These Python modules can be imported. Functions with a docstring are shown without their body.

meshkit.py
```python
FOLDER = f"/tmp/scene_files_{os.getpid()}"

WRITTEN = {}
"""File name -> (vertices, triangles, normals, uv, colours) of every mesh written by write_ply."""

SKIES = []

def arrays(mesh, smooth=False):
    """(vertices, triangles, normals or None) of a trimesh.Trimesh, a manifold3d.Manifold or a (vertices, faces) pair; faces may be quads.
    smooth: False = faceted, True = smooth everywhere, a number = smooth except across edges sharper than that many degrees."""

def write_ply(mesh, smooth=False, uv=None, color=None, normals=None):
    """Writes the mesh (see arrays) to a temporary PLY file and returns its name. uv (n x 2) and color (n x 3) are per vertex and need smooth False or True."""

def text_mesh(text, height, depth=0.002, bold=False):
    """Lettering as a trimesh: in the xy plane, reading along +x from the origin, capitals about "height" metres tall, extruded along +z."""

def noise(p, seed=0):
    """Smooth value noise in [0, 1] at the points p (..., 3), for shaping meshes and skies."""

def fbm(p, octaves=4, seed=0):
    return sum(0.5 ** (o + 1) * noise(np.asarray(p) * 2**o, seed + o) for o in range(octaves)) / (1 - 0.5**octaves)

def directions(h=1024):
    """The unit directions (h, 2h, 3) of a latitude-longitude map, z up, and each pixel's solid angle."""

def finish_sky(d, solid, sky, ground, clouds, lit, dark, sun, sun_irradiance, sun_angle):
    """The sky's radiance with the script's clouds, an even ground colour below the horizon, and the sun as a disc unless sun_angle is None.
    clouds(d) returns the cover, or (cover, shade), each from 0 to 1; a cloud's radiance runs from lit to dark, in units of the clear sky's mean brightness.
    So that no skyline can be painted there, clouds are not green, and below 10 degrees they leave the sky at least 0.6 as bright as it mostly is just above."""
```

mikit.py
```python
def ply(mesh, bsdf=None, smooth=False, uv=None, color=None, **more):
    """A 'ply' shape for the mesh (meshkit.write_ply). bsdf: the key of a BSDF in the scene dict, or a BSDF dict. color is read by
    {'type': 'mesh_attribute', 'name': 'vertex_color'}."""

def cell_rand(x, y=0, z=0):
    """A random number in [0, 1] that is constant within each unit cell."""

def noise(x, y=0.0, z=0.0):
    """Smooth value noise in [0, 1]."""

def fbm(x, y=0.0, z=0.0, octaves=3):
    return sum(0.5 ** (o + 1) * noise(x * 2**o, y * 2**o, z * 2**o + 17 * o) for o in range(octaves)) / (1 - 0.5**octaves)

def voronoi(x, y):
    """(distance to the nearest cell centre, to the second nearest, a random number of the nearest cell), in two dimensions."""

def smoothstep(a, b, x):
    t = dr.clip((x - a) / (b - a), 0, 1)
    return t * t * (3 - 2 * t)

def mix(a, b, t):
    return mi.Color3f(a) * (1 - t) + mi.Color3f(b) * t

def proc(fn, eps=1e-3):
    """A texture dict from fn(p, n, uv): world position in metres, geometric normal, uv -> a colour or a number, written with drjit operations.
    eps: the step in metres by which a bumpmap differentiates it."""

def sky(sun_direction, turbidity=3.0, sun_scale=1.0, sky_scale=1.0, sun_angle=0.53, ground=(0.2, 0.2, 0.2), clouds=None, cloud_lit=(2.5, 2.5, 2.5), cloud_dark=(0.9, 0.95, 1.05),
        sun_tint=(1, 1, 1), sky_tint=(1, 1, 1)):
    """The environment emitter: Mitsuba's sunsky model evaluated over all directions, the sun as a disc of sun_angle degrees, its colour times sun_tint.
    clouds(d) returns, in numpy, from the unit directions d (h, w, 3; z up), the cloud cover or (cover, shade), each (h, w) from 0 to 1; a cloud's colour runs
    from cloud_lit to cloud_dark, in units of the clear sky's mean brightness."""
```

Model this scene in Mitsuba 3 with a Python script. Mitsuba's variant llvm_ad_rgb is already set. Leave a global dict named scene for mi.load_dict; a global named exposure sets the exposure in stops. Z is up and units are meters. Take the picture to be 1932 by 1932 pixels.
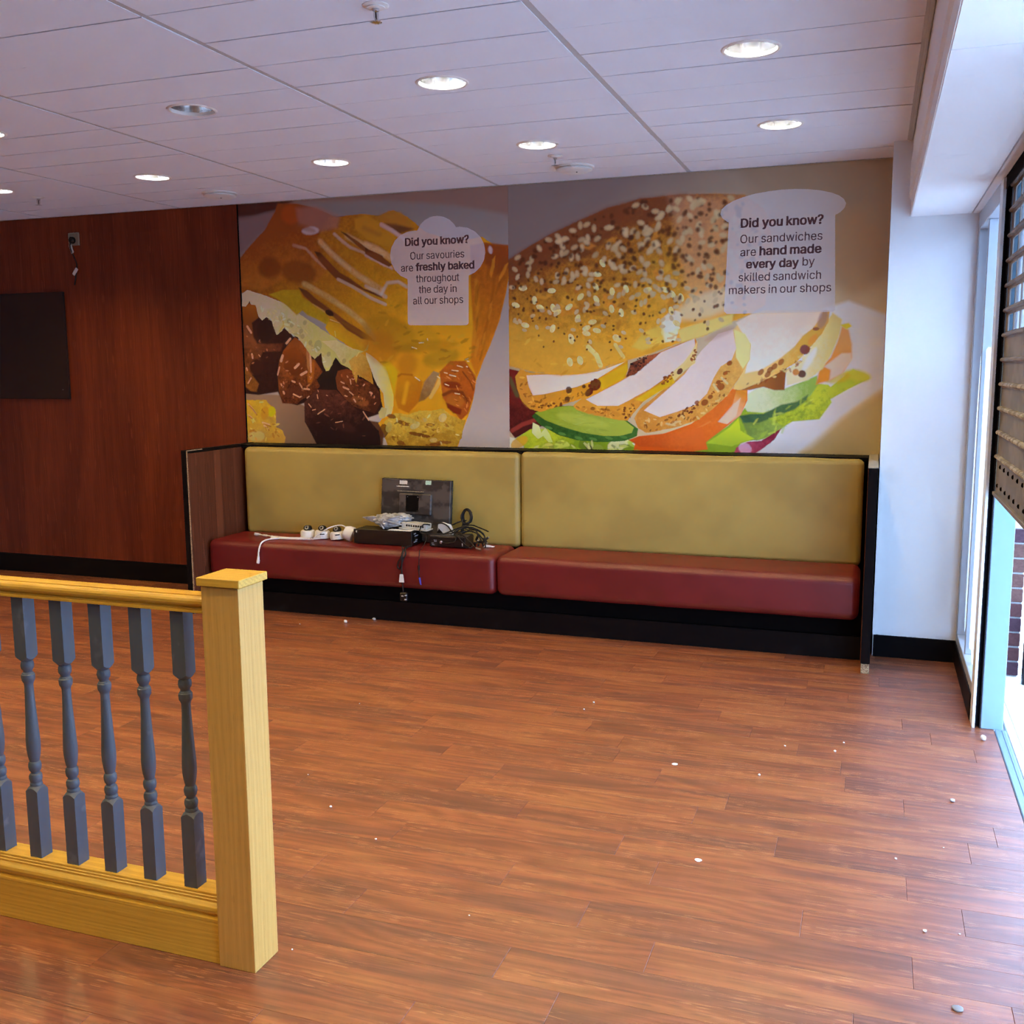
import math
import numpy as np
import drjit as dr
import mitsuba as mi
import trimesh
import manifold3d as m3
import shapely
from shapely.geometry import Polygon, Point, LineString, box as sbox
import mikit
import meshkit
from mikit import noise, fbm, cell_rand, smoothstep, mix, proc

T = mi.ScalarTransform4f
scene, labels = {'type': 'scene'}, {}

# ------------------------------------------------------------------ camera, sky, exposure
EYE, F_PX = (0.0, 0.0, 1.577), 1911.2
YAW, PITCH, ROLL = 0.34227, 0.14076, 0.00697
_cy, _sy = math.cos(YAW), math.sin(YAW)
_fw = np.array([-_sy * math.cos(PITCH), _cy * math.cos(PITCH), -math.sin(PITCH)])
_rt = np.array([_cy, _sy, 0.0])
_dn = np.cross(_fw, _rt)
_up = -(-math.sin(ROLL) * _rt + math.cos(ROLL) * _dn)
scene['camera'] = {'type': 'perspective', 'fov': math.degrees(2 * math.atan(966 / F_PX)), 'near_clip': 0.02, 'far_clip': 200.0,
                   'to_world': T().look_at(origin=list(EYE), target=list(np.array(EYE) + _fw), up=list(_up))}
exposure = 0.75
SKY = 26.0                         # the brightness of the sky
LAMP = 380.0                      # radiance of the lamps in the downlights
LAMP_TINT = (1.0, 0.72, 0.30)
# an even overcast sky, no sun; all daylight comes in by the open shopfront on the right
scene['sky'] = mikit.sky((0.4, -0.3, 0.8), turbidity=4.0, sun_scale=0.0, sky_scale=SKY, ground=(0.5, 0.5, 0.5),
                         clouds=lambda d: (0.92 + 0 * d[..., 2], 0.35 * meshkit.fbm(d * 3, 3)), cloud_lit=(0.70, 1.08, 1.78), cloud_dark=(0.58, 0.92, 1.56), sky_tint=(0.8, 1.0, 1.2))

# ------------------------------------------------------------------ helpers
def key_of(base):
    if base not in scene and base not in labels:
        return base
    n = 1
    while f'{base}_{n:03d}' in scene or f'{base}_{n:03d}' in labels:
        n += 1
    return f'{base}_{n:03d}'


def put(base, mesh, mat, smooth=False, **kw):
    """One entry of the scene (a thing, or thing__part, or thing__part__subpart)."""
    k = key_of(base)
    scene[k] = mesh if isinstance(mesh, dict) else mikit.ply(mesh, mat, smooth, **kw)
    return k


def move(d, m):
    return {**d, 'to_world': m}


def thing(base, label, cat, group=None):
    k = key_of(base)
    labels[k] = {'label': label, 'category': cat}
    if group:
        labels[k]['group'] = group
    return k


def tag(k, label=None, cat=None, group=None, kind=None):
    labels[k] = {n: v for n, v in (('label', label), ('category', cat), ('group', group), ('kind', kind)) if v}
    return k


def join(*ms):
    return trimesh.util.concatenate([m for m in ms])


def box(x0, x1, y0, y1, z0, z1, b=0.0):
    """A box, its edges chamfered by b."""
    if b <= 0:
        m = trimesh.creation.box((x1 - x0, y1 - y0, z1 - z0))
        m.apply_translation(((x0 + x1) / 2, (y0 + y1) / 2, (z0 + z1) / 2))
        return m
    p = []
    for sx in (0, 1):
        for sy in (0, 1):
            for sz in (0, 1):
                c = np.array([(x0, x1)[sx], (y0, y1)[sy], (z0, z1)[sz]])
                s = np.array([1 - 2 * sx, 1 - 2 * sy, 1 - 2 * sz]) * b
                p += [c + s * (0, 1, 1), c + s * (1, 0, 1), c + s * (1, 1, 0)]
    return trimesh.convex.convex_hull(np.array(p))


def xform(m, mat):
    m = m.copy()
    m.apply_transform(np.array(T(mat).matrix, float))
    return m


def lathe(profile, n=32, axis='z'):
    """profile: (r, z) from bottom to top."""
    m = trimesh.creation.revolve(np.array(profile, float), sections=n)
    if axis == 'y':
        m.apply_transform(trimesh.transformations.rotation_matrix(-math.pi / 2, [1, 0, 0]))
    return m


def prism(poly, depth, axis):
    """Polygon (a, b) extruded along x (a, b = y, z), y (x, z) or z (x, y), from 0 to depth."""
    if not isinstance(poly, Polygon):
        poly = Polygon(poly)
    m = trimesh.creation.extrude_polygon(poly, depth, engine='earcut')
    v = m.vertices
    if axis == 'x':
        m = trimesh.Trimesh(v[:, [2, 0, 1]], m.faces, process=False)
    elif axis == 'y':
        m = trimesh.Trimesh(np.stack([v[:, 0], v[:, 2], v[:, 1]], 1), m.faces[:, ::-1], process=False)
    return m


def spline(pts, n=8):
    """Catmull-Rom through the points."""
    p = np.array(pts, float)
    p = np.vstack([2 * p[0] - p[1], p, 2 * p[-1] - p[-2]])
    out = []
    for i in range(1, len(p) - 2):
        t = np.linspace(0, 1, n, endpoint=False)[:, None]
        a, b, c, d = p[i - 1:i + 3]
        out.append(0.5 * (2 * b + (c - a) * t + (2 * a - 5 * b + 4 * c - d) * t**2 + (3 * b - a - 3 * c + d) * t**3))
    return np.vstack(out + [p[-2:-1]])


def tube(pts, r, sides=8, n=6, curve=True):
    p = spline(pts, n) if curve else np.array(pts, float)
    t = np.gradient(p, axis=0)
    t /= np.linalg.norm(t, axis=1, keepdims=True) + 1e-12
    a = np.cross(t[0], [0, 0, 1.0] if abs(t[0][2]) < 0.9 else [1.0, 0, 0])
    fr = []
    for k in range(len(p)):
        a = a - t[k] * (a @ t[k])
        a /= np.linalg.norm(a)
        fr.append((a, np.cross(t[k], a)))
    ang = np.arange(sides) * 2 * np.pi / sides
    v = np.vstack([p[k] + r * (np.cos(ang)[:, None] * fr[k][0] + np.sin(ang)[:, None] * fr[k][1]) for k in range(len(p))] + [p[:1], p[-1:]])
    f, m = [], len(p)
    for k in range(m - 1):
        for s in range(sides):
            i, j = k * sides + s, k * sides + (s + 1) % sides
            f += [[i, j, j + sides], [i, j + sides, i + sides]]
    for s in range(sides):
        f += [[m * sides, (s + 1) % sides, s], [m * sides + 1, (m - 1) * sides + s, (m - 1) * sides + (s + 1) % sides]]
    return trimesh.Trimesh(v, f, process=False)


def cushion(x0, x1, y0, y1, z0, z1, r, puff=(0, 0, 0), amp=0.0, seed=0):
    """An upholstered block: edges rounded by r, faces bulging by puff, slightly uneven."""
    lo, hi = np.array([x0, y0, z0]), np.array([x1, y1, z1])
    c, h = (lo + hi) / 2, (hi - lo) / 2

    def ticks(k):
        band = np.linspace(0, r, 6)[:-1]
        mid = np.linspace(-h[k] + r, h[k] - r, max(4, int((2 * h[k] - 2 * r) / 0.05)))
        return np.concatenate([-h[k] + band, mid, h[k] - band[::-1]])

    V, F, off = [], [], 0
    for k in range(3):
        a, b = (k + 1) % 3, (k + 2) % 3
        A, B = np.meshgrid(ticks(a), ticks(b), indexing='ij')
        na, nb = A.shape
        for s in (-1, 1):
            v = np.zeros((na * nb, 3))
            v[:, a], v[:, b], v[:, k] = A.ravel(), B.ravel(), s * h[k]
            i, j = np.meshgrid(np.arange(na - 1), np.arange(nb - 1), indexing='ij')
            q = np.stack([i * nb + j, (i + 1) * nb + j, (i + 1) * nb + j + 1, i * nb + j + 1], -1).reshape(-1, 4)
            if s < 0:
                q = q[:, ::-1]
            F.append(np.vstack([q[:, [0, 1, 2]], q[:, [0, 2, 3]]]) + off)
            V.append(v)
            off += len(v)
    v, f = np.vstack(V), np.vstack(F)
    inner = np.clip(v, -h + r, h - r)
    d = v - inner
    n = d / np.maximum(np.linalg.norm(d, axis=1, keepdims=True), 1e-9)
    u = v / h
    v2 = inner + n * r
    for k in range(3):
        a, b = (k + 1) % 3, (k + 2) % 3
        v2[:, k] += n[:, k] * puff[k] * (1 - u[:, a]**2) * (1 - u[:, b]**2)
    if amp:
        v2 += n * (amp * (meshkit.fbm((v2 + c) * 5 + seed * 9, 3, seed)[:, None] - 0.5) * 2)
    m = trimesh.Trimesh(v2 + c, f, process=False)
    m.merge_vertices(digits_vertex=5)
    return m


def rgb(*c):
    return {'type': 'rgb', 'value': [float(x) for x in c]}


def lin(c):
    """sRGB 0..255 to linear."""
    c = np.array(c, float) / 255
    return [float(x) for x in np.where(c <= 0.04045, c / 12.92, ((c + 0.055) / 1.055)**2.4)]


def srgb(*c):
    return rgb(*lin(c))


def mat(name, color, rough=0.5, spec=0.5, bump=None, scale=1.0, **kw):
    b = {'type': 'principled', 'base_color': color, 'roughness': rough, 'specular': spec, **kw}
    if bump is not None:
        b = {'type': 'bumpmap', 'arbitrary': bump, 'scale': scale, 'bsdf': b}
    scene[name] = {'type': 'twosided', 'bsdf': b}
    return name

# ------------------------------------------------------------------ materials
def floor_fn(p, n, uv):
    idn = dr.floor(uv.y)
    y = (uv.y - idn - 0.05) / 0.9 * 0.1525
    x = uv.x
    h1, h2, h3 = cell_rand(idn, 1), cell_rand(idn, 2), cell_rand(idn, 3)
    ox = x + idn * 3.37
    warp = noise(ox * 1.7, y * 11 + h1 * 9) * 2.4 + 0.7 * noise(ox * 5, y * 25)
    ring = 0.5 + 0.5 * dr.sin(y * 120 + warp * 9 + h2 * 6)
    fine = fbm(ox * 5, y * 210 + h1 * 40, 0.0, 2)
    smoke = fbm(ox * 2.3 + 5, y * 16 + h3 * 31, 1.0, 3)
    c = mix(lin((128, 69, 41)), lin((117, 62, 37)), h1)
    c = mix(c, mi.Color3f(lin((86, 52, 42))), smoothstep(0.44, 0.74, smoke + 0.06 * (h2 - 0.5)) * 0.54)
    c = mix(c, mi.Color3f(lin((148, 90, 50))), smoothstep(0.47, 0.22, smoke) * 0.55)
    c = c * (0.84 + 0.26 * ring * (0.5 + smoke)) * (0.84 + 0.3 * fine)
    light = smoothstep(0.66, 0.84, noise(ox * 24, y * 400 + h2 * 50)) * smoothstep(0.42, 0.66, noise(ox * 4.5, y * 26 + h3 * 7))
    c = mix(c, mi.Color3f(lin((186, 126, 80))), light * 0.32)
    dark = smoothstep(0.72, 0.9, noise(ox * 14 + 40, y * 300 + h3 * 50))
    return mix(c, mi.Color3f(lin((78, 46, 38))), dark * 0.4)


def oak(ca, cb, ax):
    """Pale oak with grain along ax (0 x, 2 z)."""
    ca, cb = lin(ca), lin(cb)

    def fn(p, n, uv):
        l = (p.x, p.y, p.z)[ax]
        u, v = (p.y, p.z) if ax == 0 else (p.x, p.y)
        w = noise(l * 2.2, u * 14, v * 14)
        ring = 0.5 + 0.5 * dr.sin((u * 0.8 + v) * 420 + w * 16)
        fine = fbm(l * 9, u * 260, v * 260, 2)
        pore = smoothstep(0.70, 0.85, noise(l * 30, u * 420, v * 420))
        return mix(ca, cb, dr.clip(0.25 * ring + 0.55 * fine + 0.4 * (w - 0.4), 0, 1)) * (1 - 0.10 * pore)
    return proc(fn)


def veneer(ca, cb, cc, stripe, ax):
    """Dark veneer with upright grain; ax: the axis across the grain (0 x, 1 y)."""
    ca, cb, cc = lin(ca), lin(cb), lin(cc)

    def fn(p, n, uv):
        u, z = (p.x, p.y)[ax], p.z
        w = noise(u * 3, z * 0.7, 3.0)
        fl = noise(u * 9 + 2 * w, z * 1.1)
        fine = fbm(u * 190, z * 5, 0.0, 3)
        ring = 0.5 + 0.5 * dr.sin(u * 70 + 14 * w + 3 * noise(u * 12, z * 2.5))
        c = mix(ca, cb, dr.clip(fl * 0.9 + 0.25 * (ring - 0.5), 0, 1))
        c = c * (0.78 + 0.44 * fine)
        fleck = smoothstep(0.72, 0.88, noise(u * 150, z * 9)) * smoothstep(0.35, 0.7, ring)
        band = smoothstep(0.62, 0.7, noise(u * stripe + 0.4 * w, 0.5)) * 0.6
        return mix(c, mi.Color3f(cc), dr.clip(fleck * 0.5 + band, 0, 1))
    return proc(fn)


def mottle(ca, cb, f, lo=0.35, hi=0.65, oct_=3):
    ca, cb = lin(ca), lin(cb)
    return proc(lambda p, n, uv: mix(ca, cb, smoothstep(lo, hi, fbm(p.x * f, p.y * f, p.z * f, oct_))))


def scuffed(c, d, f, amount):
    """A plain finish with sparse scuffs."""
    c, d = lin(c), lin(d)
    return proc(lambda p, n, uv: mix(c, d, smoothstep(0.70, 0.82, fbm(p.x * f, p.y * f, p.z * f * 0.6, 4)) * amount))


mat('floor_wood', proc(floor_fn), 0.4, 0.95)
mat('floor_base', srgb(60, 34, 24), 0.7)
mat('oak_upright', oak((200, 158, 84), (176, 132, 58), 2), 0.42)
mat('oak_long', oak((214, 174, 70), (176, 130, 42), 0), 0.36)
mat('oak_edge', srgb(120, 84, 46), 0.6)
mat('veneer_red', veneer((118, 50, 23), (88, 35, 16), (134, 66, 36), 0.6, 0), 0.5, 0.22)
mat('veneer_brown', veneer((100, 54, 32), (74, 38, 23), (122, 70, 44), 14, 1), 0.6, 0.25)
mat('ceiling_tile', srgb(217, 218, 225), 0.9, 0.2)
mat('ceiling_bar', srgb(178, 176, 176), 0.6)
mat('void', srgb(46, 42, 42), 0.9)
mat('wall_cream', mottle((216, 200, 168), (210, 194, 162), 6), 0.85, 0.2)
mat('wall_white', scuffed((228, 230, 232), (204, 206, 210), 5, 0.35), 0.6, 0.3)
mat('wall_room', srgb(188, 190, 194), 0.9, 0.2)
mat('black_gloss', scuffed((7, 7, 10), (34, 34, 36), 9, 0.3), 0.5, 0.04)
mat('black_matt', srgb(8, 7, 8), 0.8, 0.02)
mat('board_black', srgb(30, 22, 20), 0.75, 0.25)
mat('chipboard', mottle((176, 150, 116), (130, 104, 78), 160), 0.9, 0.2)
mat('cap_beige', srgb(150, 140, 118), 0.55)
mat('vinyl_olive', mottle((175, 151, 78), (163, 140, 73), 3.2), 0.46, 0.45, bump=proc(lambda p, n, uv: fbm(p.x * 420, p.y * 420, p.z * 420, 2)), scale=0.0003)
mat('vinyl_red', mottle((98, 19, 21), (90, 16, 18), 5), 0.40, 0.5, bump=proc(lambda p, n, uv: fbm(p.x * 380, p.y * 380, p.z * 380, 2)), scale=0.0003)
mat('spindle_grey', scuffed((66, 79, 94), (98, 108, 122), 24, 0.4), 0.45, 0.45)
mat('white_plastic', srgb(232, 230, 226), 0.35)
mat('white_matt', srgb(222, 220, 218), 0.7)
mat('black_plastic', srgb(11, 11, 13), 0.38, 0.25)
mat('black_cable', srgb(12, 12, 14), 0.5, 0.3)
mat('grey_plastic', mottle((70, 66, 62), (38, 36, 36), 18, 0.4, 0.6), 0.5)
mat('label_white', srgb(214, 214, 208), 0.6)
mat('label_green', srgb(176, 214, 196), 0.6)
mat('blue_plastic', srgb(52, 56, 150), 0.4)
mat('hub_grey', srgb(190, 188, 178), 0.4)
mat('steel', srgb(190, 190, 192), 0.25, metallic=1.0)
mat('paper_white', srgb(206, 204, 200), 0.8, 0.2)
mat('bag_film', mottle((178, 180, 182), (140, 142, 144), 30), 0.16, 0.8)
mat('alu_grey', srgb(170, 176, 184), 0.4, metallic=0.3)
mat('frame_white', srgb(214, 222, 226), 0.35)
mat('post_blue', scuffed((126, 158, 178), (110, 140, 160), 8, 0.4), 0.4)
mat('brush_black', srgb(20, 21, 26), 0.85, 0.2)
mat('slat_grey', mottle((124, 119, 115), (108, 104, 101), 7), 0.5)
mat('knuckle_worn', mottle((176, 168, 146), (128, 118, 96), 22, 0.4, 0.62), 0.55)
mat('pavement_tile', mottle((232, 230, 222), (220, 218, 210), 9), 0.6)
mat('pavement_base', srgb(190, 188, 182), 0.8)
mat('brick_a', mottle((92, 58, 56), (84, 51, 50), 70), 0.85, 0.2)
mat('brick_b', mottle((78, 53, 60), (70, 46, 53), 70), 0.85, 0.2)
mat('brick_c', mottle((104, 72, 64), (94, 63, 57), 70), 0.85, 0.2)
mat('mortar', srgb(142, 138, 136), 0.9, 0.2)
mat('threshold_metal', srgb(104, 128, 146), 0.38, metallic=0.2)
mat('letter_ink', srgb(70, 36, 40), 0.5)
mat('lamp_glass', srgb(236, 234, 228), 0.3)
scene['reflector'] = {'type': 'twosided', 'bsdf': {'type': 'roughconductor', 'material': 'Al', 'alpha': 0.09, 'specular_reflectance': rgb(0.86, 0.86, 0.86)}}
scene['glass'] = {'type': 'thindielectric', 'int_ior': 1.5}
scene['polycarbonate'] = {'type': 'thindielectric', 'int_ior': 1.45}

# prints: mural, outline (mm right of and above its lower left corner), colour(s), [feather mm, raggedness mm, gradient x, y, constant, noise, opacity]
PRINT = [
(1,[-97,1813,2129,1666,2121,-86,-204,-142],[148,138,133,198,183,174],[2,0,0.11,-0.62,0.88,0,1]),
(1,[-102,1714,2032,1655,2030,1458,1832,1500,1630,1544,1371,1578,1105,1607,843,1616,619,1622,-106,1645],[156,123,109],[22,0,0,0,0,0,1]),
(1,[-103,1694,461,1660,354,1584,213,1572,106,1554,-112,1530],[70,35,29],[20,0,0,0,0,0,1]),
(1,[-115,1485,-38,1561,153,1561,308,1591,257,1496,159,1432,47,1337,-129,1224],[142,108,108],[18,0,0,0,0,0,0.8]),
(1,[-53,347,286,337,565,226,1087,150,1057,-112,-79,-139],[167,134,106,89,58,37],[8,0,1.18,-0.44,0.03,0,1]),
(1,[-115,1030,290,938,632,750,966,607,1113,309,1111,230,908,168,521,297,414,266,297,296,263,358,105,337,-152,357],[50,22,13,29,9,9],[6,0,0.87,-0.72,0.64,0.8,1]),
(1,[-6,967,113,979,140,879,75,838,83,742,10,797],[179,100,28,115,57,21],[6,0,0.07,-5.11,4.93,0,1]),
(1,[257,773,238,736,204,712,165,707,131,724,112,757,112,797,132,835,166,858,205,862,238,846,258,813],[30,14,11],[9,0,0,0,0,0,1]),
(1,[0,842,65,766,112,696,180,690,317,693,302,641,153,637,118,574,11,575,-46,699],[128,72,39,88,42,25],[9,0,3.05,-1.34,0.98,0.8,1]),
(1,[128,580,120,529,92,490,51,473,10,484,-23,519,-36,569,-28,621,0,660,41,676,82,665,114,630],[134,71,30,81,39,16],[10,0,0,0,0.5,0.7,1]),
(1,[154,531,145,502,123,480,95,472,67,481,47,502,41,532,50,561,72,582,100,590,128,582,148,560],[50,20,11],[10,0,0,0,0,0,1]),
(1,[-4,532,69,467,111,413,89,360,39,365,-22,414],[160,100,38,109,59,20],[8,0,0,0,0.5,0.7,1]),
(1,[320,641,366,693,416,734,464,707,498,665,507,591,567,580,624,496,596,392,527,339,447,302,415,275,298,280,271,365,265,498,287,583],[147,76,29,76,32,13],[5,3,0.62,-2.77,1.53,0.7,1]),
(1,[320,641,413,666,472,613,499,529,429,466,368,477,315,530],[136,64,18,104,48,16],[7,0,0.22,-6.32,3.99,0,1]),
(1,[499,675,538,612,548,549,532,465,505,529],[194,127,69],[6,0,0,0,0,0,0.9]),
(1,[491,377,482,356,452,337,408,324,361,320,325,327,309,343,318,364,348,383,393,396,439,400,475,392],[95,45,25],[8,0,0,0,0,0,0.8]),
(1,[557,483,546,442,531,413,517,403,507,416,504,447,509,489,521,531,536,560,550,569,560,557,562,525],[172,96,27],[10,0,0,0,0,0,0.9]),
(1,[729,589,780,527,862,521,876,412,833,376,727,371,608,387,574,444,636,507,697,548],[16,9,9],[7,0,0,0,0,0,1]),
(1,[724,454,743,501,815,516,861,505,906,448,1015,412,1054,361,1058,278,1015,216,935,236,853,262,784,319,733,381],[118,59,27,61,27,13],[4,4,2.09,-1.95,-0.66,0.8,1]),
(1,[886,449,871,431,844,422,811,424,782,437,764,457,762,479,778,497,805,506,838,504,867,491,885,471],[128,59,20],[8,0,0,0,0,0,0.7]),
(1,[972,277,957,265,929,262,894,269,863,283,844,302,842,319,857,331,886,334,920,328,951,313,970,295],[169,99,49,108,56,27],[7,0,0,0,0.5,0.5,0.7]),
(1,[471,286,571,376,727,371,790,314,853,262,956,184,1047,92,1055,-12,568,-22,511,84,471,153],[83,42,31,29,11,11],[5,3,0.84,-3.96,0.89,0.7,1]),
(1,[808,97,776,63,712,46,634,51,561,77,515,117,507,160,540,195,604,211,683,206,754,179,800,140],[31,11,11],[16,0,0,0,0,0,0.7]),
(1,[866,94,848,82,813,81,770,90,730,107,705,127,700,146,718,157,753,158,797,149,836,132,862,112],[66,31,24],[14,0,0,0,0,0,0.5]),
(1,[73,776,74,770,70,764,64,763,58,767,29,810,28,816,31,822,38,823,43,819],[242,188,146],[2.5,0,0,0,0,0,0.85]),
(1,[77,597,75,591,71,588,65,589,62,594,57,621,58,627,63,630,69,629,72,624],[239,185,144],[2.5,0,0,0,0,0,0.85]),
(1,[133,609,134,605,132,602,129,601,126,603,117,614,116,617,118,620,121,621,124,619],[239,185,144],[2.5,0,0,0,0,0,0.85]),
(1,[26,512,26,508,23,505,18,505,15,508,9,525,10,529,13,532,18,532,21,529],[237,184,143],[2.5,0,0,0,0,0,0.85]),
(1,[27,416,23,413,19,414,17,418,18,422,45,460,49,462,53,461,55,457,54,453],[236,183,142],[2.5,0,0,0,0,0,0.85]),
(1,[373,730,379,733,385,730,388,724,385,718,353,687,347,684,341,687,339,693,341,699],[241,187,145],[2.5,0,0,0,0,0,0.85]),
(1,[308,569,303,563,295,563,290,568,289,576,303,613,309,618,316,619,322,613,322,606],[239,185,143],[2.5,0,0,0,0,0,0.85]),
(1,[272,475,269,472,265,472,262,475,261,479,279,532,282,535,286,535,290,533,290,528],[237,184,142],[2.5,0,0,0,0,0,0.85]),
(1,[433,557,440,559,446,556,448,549,445,543,413,517,406,515,400,518,398,525,401,531],[238,184,143],[2.5,0,0,0,0,0,0.85]),
(1,[494,505,500,505,505,501,506,494,501,489,458,468,451,468,446,473,446,479,450,484],[237,184,142],[2.5,0,0,0,0,0,0.85]),
(1,[405,433,409,429,409,424,406,420,401,420,377,428,373,431,373,436,376,440,381,441],[235,183,142],[2.5,0,0,0,0,0,0.85]),
(1,[466,387,517,382,521,380,522,375,520,372,516,370,462,376,458,378,435,415,434,420,436,423,441,424,444,421],[235,182,141],[2.5,0,0,0,0,0,0.85]),
(1,[320,350,320,344,316,340,311,340,306,344,301,357,301,363,305,367,311,367,315,363],[234,182,141],[2.5,0,0,0,0,0,0.85]),
(1,[436,328,453,333,456,333,459,330,458,326,455,323,437,318,433,318,385,339,383,342,383,346,385,349,389,349],[233,181,140],[2.5,0,0,0,0,0,0.85]),
(1,[509,332,513,333,516,331,516,328,514,325,499,314,495,313,492,315,492,319,494,322],[233,181,140],[2.5,0,0,0,0,0,0.85]),
(1,[527,257,528,254,527,251,524,250,521,252,504,273,503,276,504,279,507,280,510,278],[232,180,140],[2.5,0,0,0,0,0,0.85]),
(1,[540,497,538,492,534,490,529,492,527,497,526,617,528,622,532,624,537,622,539,617],[238,185,143],[2.5,0,0,0,0,0,0.85]),
(1,[302,405,303,401,300,398,296,397,292,400,287,411,286,415,289,418,293,419,297,416],[235,182,141],[2.5,0,0,0,0,0,0.85]),
(1,[790,422,792,419,792,416,789,413,786,414,763,424,760,426,760,430,763,432,766,432],[235,183,141],[2.5,0,0,0,0,0,0.85]),
(1,[824,382,828,379,828,374,824,370,819,370,779,386,775,389,775,394,778,398,783,398],[235,182,141],[2.5,0,0,0,0,0,0.85]),
(1,[845,413,844,410,841,408,838,409,836,412,831,443,832,446,835,448,838,447,840,444],[235,183,141],[2.5,0,0,0,0,0,0.85]),
(1,[858,343,860,340,859,337,856,335,853,336,824,357,823,360,823,363,826,365,830,364],[234,182,141],[2.5,0,0,0,0,0,0.85]),
(1,[809,333,812,331,812,328,810,326,807,325,790,330,787,332,787,336,789,338,792,338],[233,181,140],[2.5,0,0,0,0,0,0.85]),
(1,[876,296,877,292,875,288,871,287,867,290,856,305,855,309,857,313,862,314,865,312],[233,181,140],[2.5,0,0,0,0,0,0.85]),
(1,[943,416,946,417,949,415,950,412,949,409,937,398,933,397,930,399,929,402,931,405],[235,182,141],[2.5,0,0,0,0,0,0.85]),
(1,[999,357,1003,353,1003,347,999,343,993,343,982,349,978,353,978,359,982,363,988,362],[234,182,141],[2.5,0,0,0,0,0,0.85]),
(1,[559,242,562,241,563,239,562,237,561,236,536,230,534,231,532,233,533,235,535,236],[232,180,139],[2.5,0,0,0,0,0,0.85]),
(1,[630,243,633,243,636,241,636,238,634,236,579,204,576,203,573,205,573,208,575,211],[231,180,139],[2.5,0,0,0,0,0,0.85]),
(1,[766,162,769,161,770,159,769,157,767,156,713,147,711,148,710,150,711,152,713,153],[230,179,138],[2.5,0,0,0,0,0,0.85]),
(1,[584,313,583,311,581,310,579,310,578,312,573,339,573,341,575,342,578,342,579,340],[233,181,140],[2.5,0,0,0,0,0,0.85]),
(1,[658,336,659,335,659,333,658,332,656,332,647,334,646,335,646,337,647,339,649,339],[234,181,140],[2.5,0,0,0,0,0,0.85]),
(1,[971,171,972,168,970,165,967,164,964,166,925,223,924,226,926,229,929,230,932,228],[231,179,139],[2.5,0,0,0,0,0,0.85]),
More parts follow.
